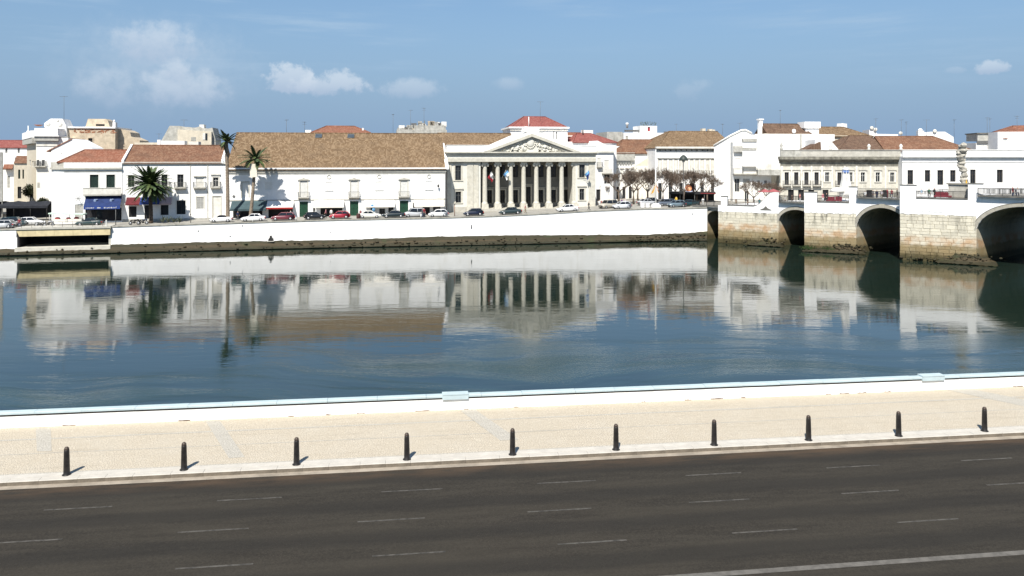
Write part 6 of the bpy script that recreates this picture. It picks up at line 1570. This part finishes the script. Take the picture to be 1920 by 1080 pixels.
# cafe canopy on the square
c0 = Bld('cafe_pavilion', 'dark cafe pavilion with flat canopy under the bare trees', 'pavilion', 1255, 182, 1340, 180, .95)
c0.box('canopy', mat('dark_canopy', (.022, .022, .024), .8), c0.u(1254), c0.u(1341), -2.6, 2, c0.z(1298, 363), c0.z(1298, 359.5)); c0.box('canopy_edge', mat('canopy_edge_red', (.20, .03, .03)), c0.u(1313), c0.u(1340), -2.66, -2.6, c0.z(1298, 362), c0.z(1298, 360.6)); c0.box('back_wall', DARK, c0.u(1256), c0.u(1340), 1.6, 2.0, -.3, c0.z(1298, 363))
for x in (1257, 1275, 1302, 1320, 1338): c0.part('canopy_post', MB().tube([(c0.u(x), -2.4, -.2), (c0.u(x), -2.4, c0.z(1298, 363))], .06, 6), GREYIRON)
p = W(1294, 360, 178); t = thing('cafe_sign', 'dark cafe sign panel with a round orange picture', 'sign', tuple(p))
part('panel', MB().box(-.9, 1.0, 0, .15, 0, 1.75), mat('sign_dark_brown', (.035, .02, .02)), t)
o = part('picture', MB().lathe([(.72, 0), (.72, .04)], 0, 0, 20), mat('sign_orange', (.60, .22, .10), .6, .3, 3), t); o.matrix_local = Matrix.Translation((-.35, -.01, .88)) @ ROT
o = part('picture_centre', MB().lathe([(.30, 0), (.30, .05)], 0, 0, 16), mat('sign_cream', (.75, .45, .25), .6, .3, 4), t); o.matrix_local = Matrix.Translation((-.25, -.03, .80)) @ ROT
part('caption_strip', MB().box(-.95, .55, -.03, .0, .02, .26), mat('sign_pale_blue', (.55, .58, .72)), t)
# market stall by the lane
p = W(127, 417, 142); t = thing('market_stall', 'pale green canopied stall in front of the corner house', 'stall', tuple(p), .15)
part('canopy', MB().prism([(-2.9, 1.55), (2.9, 1.35), (2.9, 1.55), (-2.9, 1.75)], 'y', -.9, .9), AGRN, t)
for x in (-2.7, 0, 2.6):
    for y in (-.8, .8): part('pole', MB().tube([(x, y, 0), (x, y, 1.5)], .04, 6), FRAMEW, t)
part('counter', MB().box(-2.6, 2.5, -.5, .5, .0, .62), OLDW, t); part('goods', MB().ball((-1.6, -.2, .75), (.5, .3, .25)).ball((.2, -.2, .75), (.4, .3, .2)).ball((1.5, -.1, .75), (.45, .3, .25)), mat('red_goods', (.30, .05, .05)), t)
# dark awnings and a leafy tree filling the mouth of the lane
p = W(48, 400, 153.5); t = thing('lane_awning', 'wide dark awning stretched across the mouth of the lane', 'awning', (p.x, p.y, -.6), .15)
zc = W(48, 381, 153.5).z+.6; DKA = mat('charcoal_canvas', (.018, .020, .026), .85, .2, 1.5)
mb = MB(); n = 12; vs = []
for k in range(n+1):
    x = -4.4+9.0*k/n; sg = .10*math.sin(k*1.9); vs += [(x, -1.7, zc-.45+sg*.5), (x, .2, zc+.35+sg), (x, 2.2, zc-.1)]
mb.add(vs, [(3*k+j, 3*k+3+j, 3*k+4+j, 3*k+1+j) for k in range(n) for j in range(2)]); part('canopy', mb, DKA, t)
part('valance', MB().box(-4.4, 4.6, -1.75, -1.71, zc-.85, zc-.42), DKA, t)
for x in (-4.2, -1.4, 1.5, 4.4): part('pole', MB().tube([(x, -1.6, 0), (x, -1.6, zc-.4)], .05, 6), IRON, t)
part('back_screen', MB().box(-4.4, 4.6, 2.15, 2.2, 0, zc-.1), DKA, t)
random.seed(77)
for px, d, yb, h_, r_, lb in ((56, 172, 384, 6.2, 1.9, 'dark leafy street tree in the shaded lane'), (80, 165, 388, 3.4, 1.2, 'small dark leafy shrub at the foot of the tall corner building')):
    p = W(px, yb, d); t = thing('leafy_tree', lb, 'tree', (p.x, p.y, -.4)); part('trunk', MB().tube([(0, 0, 0), (.1, 0, h_*.5), (0, 0, h_*.8)], [.14, .10, .05], 7), BARK, t)
    cr = MB()
    for k in range(1500):
        a = random.uniform(0, 6.28); v = random.uniform(-1, 1); q = random.random()**.4*(.75+.35*mnoise.noise(Vector((math.cos(a)*2, math.sin(a)*2, v*2)))); rr_ = math.sqrt(1-v*v)
        c_ = Vector((math.cos(a)*rr_*r_*q, math.sin(a)*rr_*r_*q, h_*.68+v*h_*.32*q)); e1 = Vector((random.uniform(-1, 1), random.uniform(-1, 1), random.uniform(-1, 1)))*.17; e2 = Vector((random.uniform(-1, 1), random.uniform(-1, 1), random.uniform(-1, 1)))*.12
        cr.add([c_-e1, c_+e2, c_+e1, c_-e2], [(0, 1, 2, 3)])
    part('crown', cr, mat('dark_leaves', (.030, .038, .018), .7, .4, 1.5), t)
for px, y1, lb in ((217, 392, 'thin dark lamp post at the right of the blue awning'), (357.5, 402, 'short dark post before the balcony house'), (852.5, 384, 'thin rusty post before the left courthouse wing')):
    d = Q(px)[0]+2.6; p = W(px, 0, d); zb = Q(px)[1]-.05; h_ = W(px, y1, d).z-zb; t = thing('street_post', lb, 'post', (p.x, d, zb)); part('shaft', MB().lathe([(.07, 0), (.055, h_)], 0, 0, 8), GREYIRON if px != 852.5 else mat('rusty_iron', (.20, .07, .045)), t); part('cap', MB().ball((0, 0, h_), .11, 8, 5), IRON, t)
for px, lb in ((474, 'short white quay bollard below the white saloon'), (555, 'short white quay bollard right of the maroon estate car'), (789, 'short white quay bollard left of the white hatchback')):
    d = Q(px)[0]+.2; p = W(px, 0, d); t = thing('quay_post', lb, 'bollard', (p.x, d, Q(px)[1]-.02), 0, 'short white posts on the quay edge'); part('shaft', MB().lathe([(.11, 0), (.10, .62)], 0, 0, 8), FRAMEW, t); part('cap', MB().ball((0, 0, .64), .11, 8, 5), FRAMEW, t)
p = W(672, 412, 149.8); t = thing('litter_bin', 'dark slatted litter bin between the red and cream cars', 'bin', tuple(p)); part('bin', MB().lathe([(.34, 0), (.38, 1.0), (.30, 1.15)], 0, 0, 10), mat('brown_bin', (.09, .04, .035)), t); part('rim', MB().lathe([(.40, 1.0), (.40, 1.06)], 0, 0, 10), IRON, t)
p = W(698, 400, 156.6); t = thing('shop_display', 'blue and white hanging display before the second cream awning', 'display', tuple(p)); part('stand', MB().tube([(0, 0, -1.2), (0, 0, 1.6)], .04, 6), FRAMEW, t); part('goods', MB().ball((0, 0, 1.4), (.35, .3, .4)).ball((.3, -.1, .7), (.35, .3, .4)), mat('blue_goods', (.10, .25, .42), .7, .4, 4), t); part('white_goods', MB().ball((.2, -.1, .0), (.5, .4, .35)), FRAMEW, t)

# on and behind the bridge
s0 = bs(1806, 6.5); p = BP(s0, 6.5, deckz(s0)); t = thing('rock_column_sculpture', 'tall knobbly pale stone sculpture rising above the bridge parapet', 'sculpture', p, BANG); t.scale = (.86, .8, 1)
hb = bz(1808, 266, 6.5)-deckz(s0); SCU = mat('pale_mottled_stone', (.40, .375, .32), .9, .3, 1.8, stain=(.13, .12, .10), stain_amt=.6, bmp=.03)
random.seed(31); mb = MB(); zz = .8
while zz < hb-.4:
    q = zz/hb; r_ = .55+.50*q; x = .55*math.sin(q*7)*.4+(.45-.9*q)*.6
    for k in range(3): mb.ball((x+random.uniform(-.4, .4)*r_, random.uniform(-.3, .3), zz+random.uniform(-.2, .2)), (r_*random.uniform(.55, .95), r_*.6, random.uniform(.28, .5)), 7, 4)
    zz += random.uniform(.38, .5)
for f_ in list(range(len(mb.f))): mb.smooth.discard(f_)
part('stacked_stone', mb, SCU, t)
part('cloth', MB().prism([(.25, .4), (.95, .5), (1.05, 1.9), (.75, 3.0), (.55, 1.6)], 'y', -.75, -.6), FY, t, label='yellow cloth hanging at its foot'); part('dark_drape', MB().ball((.35, -.5, .9), (.55, .35, .75), 8, 5), mat('dark_drape', (.03, .018, .015)), t)
s1 = bs(1802, 5); p = BP(s1, 5, deckz(s1)-.1); t = thing('stone_plinth', 'broad stone plinth behind the bridge railing', 'plinth', p, BANG)
hp = bz(1802, 345, 5)-deckz(s1)
for r_ in range(5):
    for k in range(4):
        w_ = .86; part('stone', MB().box(-1.75+k*w_+.01+(.2 if r_ % 2 else 0), -1.75+(k+1)*w_-.01+(.2 if r_ % 2 and k < 3 else 0), -.5, .5, r_*hp/5+.01, (r_+1)*hp/5-.01), CREAMD, t)
part('core', MB().box(-1.7, 1.66, -.46, .46, 0, hp-.03), CREAMD, t); part('cap', MB().box(-1.95, 1.95, -.7, .7, hp, hp+.22), mat('plinth_cap', (.24, .225, .19), .9), t)
# closed parasol and terrace clutter behind pier two
s_ = bs(1586, 8); zz = deckz(s_); t = thing('folded_parasol', 'tall folded white parasol with a blue band near its top', 'parasol', BP(s_, 8, zz)); h_ = bz(1586, 314, 8)-zz
part('pole', MB().lathe([(.06, 0), (.05, h_)], 0, 0, 8), FRAMEW, t); vs = MB(); n = 14; pr = [(.10, h_-.05), (.50, h_-.45), (.58, h_-1.0), (.72, h_-2.4), (.95, h_-3.6), (1.15, h_-4.8), (.9, h_-5.3), (.2, h_-5.4)]
vv = [(r_*(1+.13*math.cos(k*math.pi))*math.cos(6.283*k/n), r_*(1+.13*math.cos(k*math.pi))*math.sin(6.283*k/n), z_) for r_, z_ in pr for k in range(n)]; vs.add(vv, [(i*n+k, i*n+(k+1) % n, (i+1)*n+(k+1) % n, (i+1)*n+k) for i in range(len(pr)-1) for k in range(n)]); part('canopy', vs, FRAMEW, t)
part('top_cap', MB().lathe([(.62, h_-.42), (.66, h_-.30), (.2, h_+.02)], 0, 0, 12), WHITE, t); bd_ = MB(); bd_.lathe([(.60, h_-1.05), (.585, h_-.55)], 0, 0, 14); part('blue_band', bd_, mat('parasol_blue', (.12, .20, .42), .8), t)
s_ = bs(1570, 7); zz = deckz(s_); t = thing('terrace_canopy', 'low white terrace canopy left of the folded parasol', 'canopy', BP(s_, 7, zz)); zt_ = bz(1570, 352, 7)-zz
part('cover', MB().lathe([(1.35, zt_-.75), (1.15, zt_-.3), (.55, zt_+.0), (.05, zt_+.1)], 0, 0, 12), FRAMEW, t); part('pole', MB().tube([(0, 0, 0), (0, 0, zt_)], .05, 6), FRAMEW, t)
REDP = mat('red_plastic', (.20, .030, .042), .5, .1, 2)
for px, sy, lb in ((1557, 3.2, 'left red terrace seat behind the second pier railing'), (1571, 3.0, 'right red terrace seat behind the second pier railing'), (1768, 2.6, 'long red terrace seat beside the stone plinth')):
    sy += 1.7; s_ = bs(px, sy); p = BP(s_, sy, deckz(s_)); t = thing('terrace_bench', lb, 'bench', p, BANG, 'terrace benches on the bridge'); w = .62 if px < 1700 else 1.25
    part('seat', MB().box(-w, w, -.3, .3, .25, .5), REDP, t); part('backrest', MB().box(-w, w, .25, .34, .5, 1.05), REDP, t)
    for x in (-w+.06, w-.06): part('leg', MB().box(x-.04, x+.04, -.25, .28, 0, .25), REDP, t)
for px, lb in ((1433, 'left red parasol at the bridge end'), (1450, 'right red parasol at the bridge end')):
    p = W(px, 358, 168); t = thing('red_parasol', lb, 'parasol', (p.x, p.y, 1.05), 0, 'red parasols at the bridge end'); z_ = W(px, 355, 168).z-1.05
    part('pole', MB().tube([(0, 0, 0), (0, 0, z_)], .05, 6), FRAMEW, t); part('canopy', MB().lathe([(1.5, z_-.55), (1.45, z_-.48), (.1, z_+.1)], 0, 0, 10), mat('faded_red_canvas', (.30, .085, .09), .85), t)

# ================================================================ people
SKIN = mat('skin', (.42, .26, .18), .6); HAIR = mat('dark_hair', (.025, .018, .014), .7)
def person_mesh(pose):
    me = bpy.data.meshes.new('body_skeleton')
    st = .18 if pose == 'walk' else .0
    V = [(0,0,.95),(0,0,1.15),(0,0,1.38),(0,.0,1.50),(0,.01,1.62),(0,.01,1.70),
         (-.10,0,.90),(-.11,-st,.50),(-.11,st*1.2 if pose == 'walk' else 0,.08),(-.11,-.12+st*1.2 if pose == 'walk' else -.12,.04),
         (.10,0,.90),(.11,st*.6,.50),(.11,-st*1.3,.08),(.11,-st*1.3-.12,.04),
         (-.19,0,1.40),(-.26,.02+st*.5,1.14),(-.27,-.06+st,.90),(-.27,-.09+st,.80),(.19,0,1.40),(.26,.02-st*.5,1.14),(.27,-.06-st,.90),(.27,-.09-st,.80)]
    Rr = [.15,.13,.16,.06,.095,.09,.10,.07,.05,.04,.10,.07,.05,.04,.07,.05,.04,.04,.07,.05,.04,.04]
    Ed = [(0,1),(1,2),(2,3),(3,4),(4,5),(0,6),(6,7),(7,8),(8,9),(0,10),(10,11),(11,12),(12,13),(2,14),(14,15),(15,16),(16,17),(2,18),(18,19),(19,20),(20,21)]
    me.from_pydata(V, Ed, []); o = bpy.data.objects.new('tmp', me); COL.objects.link(o)
    m = o.modifiers.new('s', 'SKIN')
    for i, r_ in enumerate(Rr): me.skin_vertices[0].data[i].radius = (r_, r_*.8)
    me.skin_vertices[0].data[0].use_root = True
    o.modifiers.new('ss', 'SUBSURF').levels = 1
    dg = bpy.context.evaluated_depsgraph_get(); res = bpy.data.meshes.new_from_object(o.evaluated_get(dg)); bpy.data.objects.remove(o)
    return res
PM = {k: person_mesh(k) for k in ('stand', 'walk')}
def person(loc, pose, top, bottom, rz, label, h=1.0):
    me = PM[pose].copy(); me.name = 'person'
    me.materials.clear()
    for m in (top, bottom, SKIN, HAIR): me.materials.append(m)
    for f in me.polygons:
        c = f.center; z_ = c.z
        f.material_index = 3 if z_ > 1.66 or (z_ > 1.54 and c.y > .06) else 2 if z_ > 1.47 or (abs(c.x) > .2 and z_ < 1.05) else 0 if z_ > .92 else 1
        f.use_smooth = True
    o = link('person', me, None, loc, rz); o.scale = (h, h, h); tag(o, label, 'person', 'people about the quay and bridge')
cm = lambda n_, c: mat('cloth_'+n_, c, .85, .12, 3)
def on_street(px, off): d, zt, zf, dw = Q(px); X, Y = XY(px, d+off); return (X, Y, zt-.05)
def on_bridge(px, y): y += 1.8; s_ = bs(px, y); return BP(s_, y, deckz(s_))
PEOPLE = [
 (on_street(36, 1.5), 'stand', cm('red', (.22, .03, .04)), cm('jeans', (.05, .07, .12)), .4, 'person in a red top by the flood opening railing'),
 (on_street(446, 5), 'stand', cm('navy', (.03, .04, .09)), cm('grey', (.12, .12, .12)), 1., 'person in navy under the teal awning'),
 (on_street(545, 4.5), 'walk', cm('white', (.7, .7, .68)), cm('jeans', (.05, .07, .12)), 1.5, 'person in a white shirt under the red-edged awning'),
 (on_street(611, 4.2), 'walk', cm('pink', (.55, .22, .24)), cm('black', (.02, .02, .02)), -1.4, 'person in pink walking past the first cream awning'),
 (on_street(621, 4.4), 'stand', cm('white', (.7, .7, .68)), cm('khaki', (.25, .2, .13)), .3, 'person in white beside the one in pink'),
 (on_street(676, 1.4), 'stand', cm('maroon', (.16, .03, .04)), cm('black', (.02, .02, .02)), 0., 'person in maroon beside the litter bin'),
 (on_street(795, 2.2), 'stand', cm('darkred', (.22, .02, .03)), cm('black', (.02, .02, .02)), .2, 'person in dark red left of the white hatchback'),
 (on_street(792, 1.2), 'walk', cm('grey', (.12, .12, .12)), cm('jeans', (.05, .07, .12)), 1.3, 'person in grey at the quay edge by a white post'),
 (on_street(985, 3.2), 'walk', cm('rose', (.50, .25, .22)), cm('khaki', (.25, .2, .13)), 1.4, 'person in rose before the courthouse columns'),
 (on_street(1104, 2.2), 'walk', cm('darkgrey', (.05, .05, .055)), cm('black', (.02, .02, .02)), 1.2, 'person in dark grey at the right courthouse wing'),
 (on_street(1124, 6), 'stand', cm('white', (.7, .7, .68)), cm('navy', (.03, .04, .09)), .5, 'person in white right of the courthouse'),
 (on_street(1128, 6.6), 'stand', cm('red', (.22, .03, .04)), cm('jeans', (.05, .07, .12)), -.5, 'person in red right of the courthouse'),
 (on_street(1166, 8), 'walk', cm('purple', (.14, .05, .20)), cm('grey', (.12, .12, .12)), -1.2, 'person in purple behind the pearl white hatchback'),
 (on_street(1172, 8.5), 'walk', cm('pale', (.60, .55, .58)), cm('jeans', (.05, .07, .12)), -1.2, 'person in pale pink beside the one in purple'),
 (on_street(1268, 12), 'stand', cm('yellow', (.65, .42, .06)), cm('yellow', (.65, .42, .06)), 0., 'person in yellow before the cafe pavilion'),
 (on_street(1318, 4), 'stand', cm('white', (.7, .7, .68)), cm('white', (.7, .7, .68)), .2, 'person in white at the bridge end railing'),
 (on_bridge(1380, 4.5), 'walk', cm('tan', (.40, .30, .22)), cm('khaki', (.25, .2, .13)), 2.2, 'person in tan walking onto the bridge'),
 (on_bridge(1402, 4.), 'stand', cm('brown', (.10, .06, .04)), cm('black', (.02, .02, .02)), 1., 'person in brown at the low bridge railing'),
 (on_bridge(1424, 3.4), 'walk', cm('teal', (.05, .16, .18)), cm('navy', (.03, .04, .09)), 2.4, 'person in teal beside the ramp wall'),
 (on_bridge(1472, 3), 'stand', cm('white', (.7, .7, .68)), cm('grey', (.12, .12, .12)), 1., 'person in white behind the second arch railing'),
 (on_bridge(1485, 3.4), 'walk', cm('brown', (.10, .06, .04)), cm('brown', (.10, .06, .04)), 2.2, 'person in brown behind the second arch railing'),
 (on_bridge(1500, 3), 'stand', cm('palered', (.60, .25, .22)), cm('white', (.7, .7, .68)), .8, 'person in pale red behind the second arch railing'),
 (on_bridge(1543, 3), 'stand', cm('pink', (.55, .22, .24)), cm('white', (.7, .7, .68)), .4, 'person in pink left of the red terrace seats'),
 (on_bridge(1550, 4), 'stand', cm('black', (.02, .02, .02)), cm('black', (.02, .02, .02)), .9, 'person in black left of the red terrace seats'),
 (on_bridge(1622, 2.6), 'walk', cm('white', (.7, .7, .68)), cm('grey', (.12, .12, .12)), 2.3, 'person in white above the third arch'),
 (on_bridge(1637, 2.6), 'stand', cm('navy', (.03, .04, .09)), cm('navy', (.03, .04, .09)), 1., 'left person in navy above the third arch'),
 (on_bridge(1644, 2.4), 'stand', cm('navy', (.03, .04, .09)), cm('jeans', (.05, .07, .12)), .2, 'right person in navy above the third arch'),
 (on_bridge(1653, 3.0), 'walk', cm('pale', (.60, .55, .58)), cm('khaki', (.25, .2, .13)), 2.3, 'person in pale pink above the third arch'),
 (on_bridge(1664, 2.6), 'stand', cm('red', (.22, .03, .04)), cm('maroon', (.16, .03, .04)), .7, 'left person in red above the third arch'),
 (on_bridge(1672, 2.8), 'walk', cm('darkred', (.22, .02, .03)), cm('jeans', (.05, .07, .12)), 2.3, 'right person in dark red above the third arch'),
 (on_bridge(1682, 3.0), 'stand', cm('black', (.02, .02, .02)), cm('black', (.02, .02, .02)), 1., 'person in black above the third arch near the pillar'),
 (on_bridge(1728, 2.4), 'stand', cm('paleblue', (.40, .52, .62)), cm('white', (.7, .7, .68)), .6, 'person in pale blue behind the third pier railing'),
 (on_bridge(1742, 2.4), 'walk', cm('green', (.05, .14, .09)), cm('black', (.02, .02, .02)), 2.2, 'person in green behind the third pier railing'),
 (on_bridge(1752, 2.6), 'stand', cm('black', (.02, .02, .02)), cm('black', (.02, .02, .02)), .5, 'person in black left of the long red seat'),
 (on_bridge(1899, 2.0), 'stand', cm('maroon', (.16, .03, .04)), cm('jeans', (.05, .07, .12)), .6, 'person in maroon above the fourth arch'),
 (on_bridge(1908, 2.2), 'walk', cm('white', (.7, .7, .68)), cm('navy', (.03, .04, .09)), 2.2, 'person in white above the fourth arch')]
for q in PEOPLE: person(*q, h=random.uniform(.94, 1.06))
for m_ in list(PM.values()): bpy.data.meshes.remove(m_)
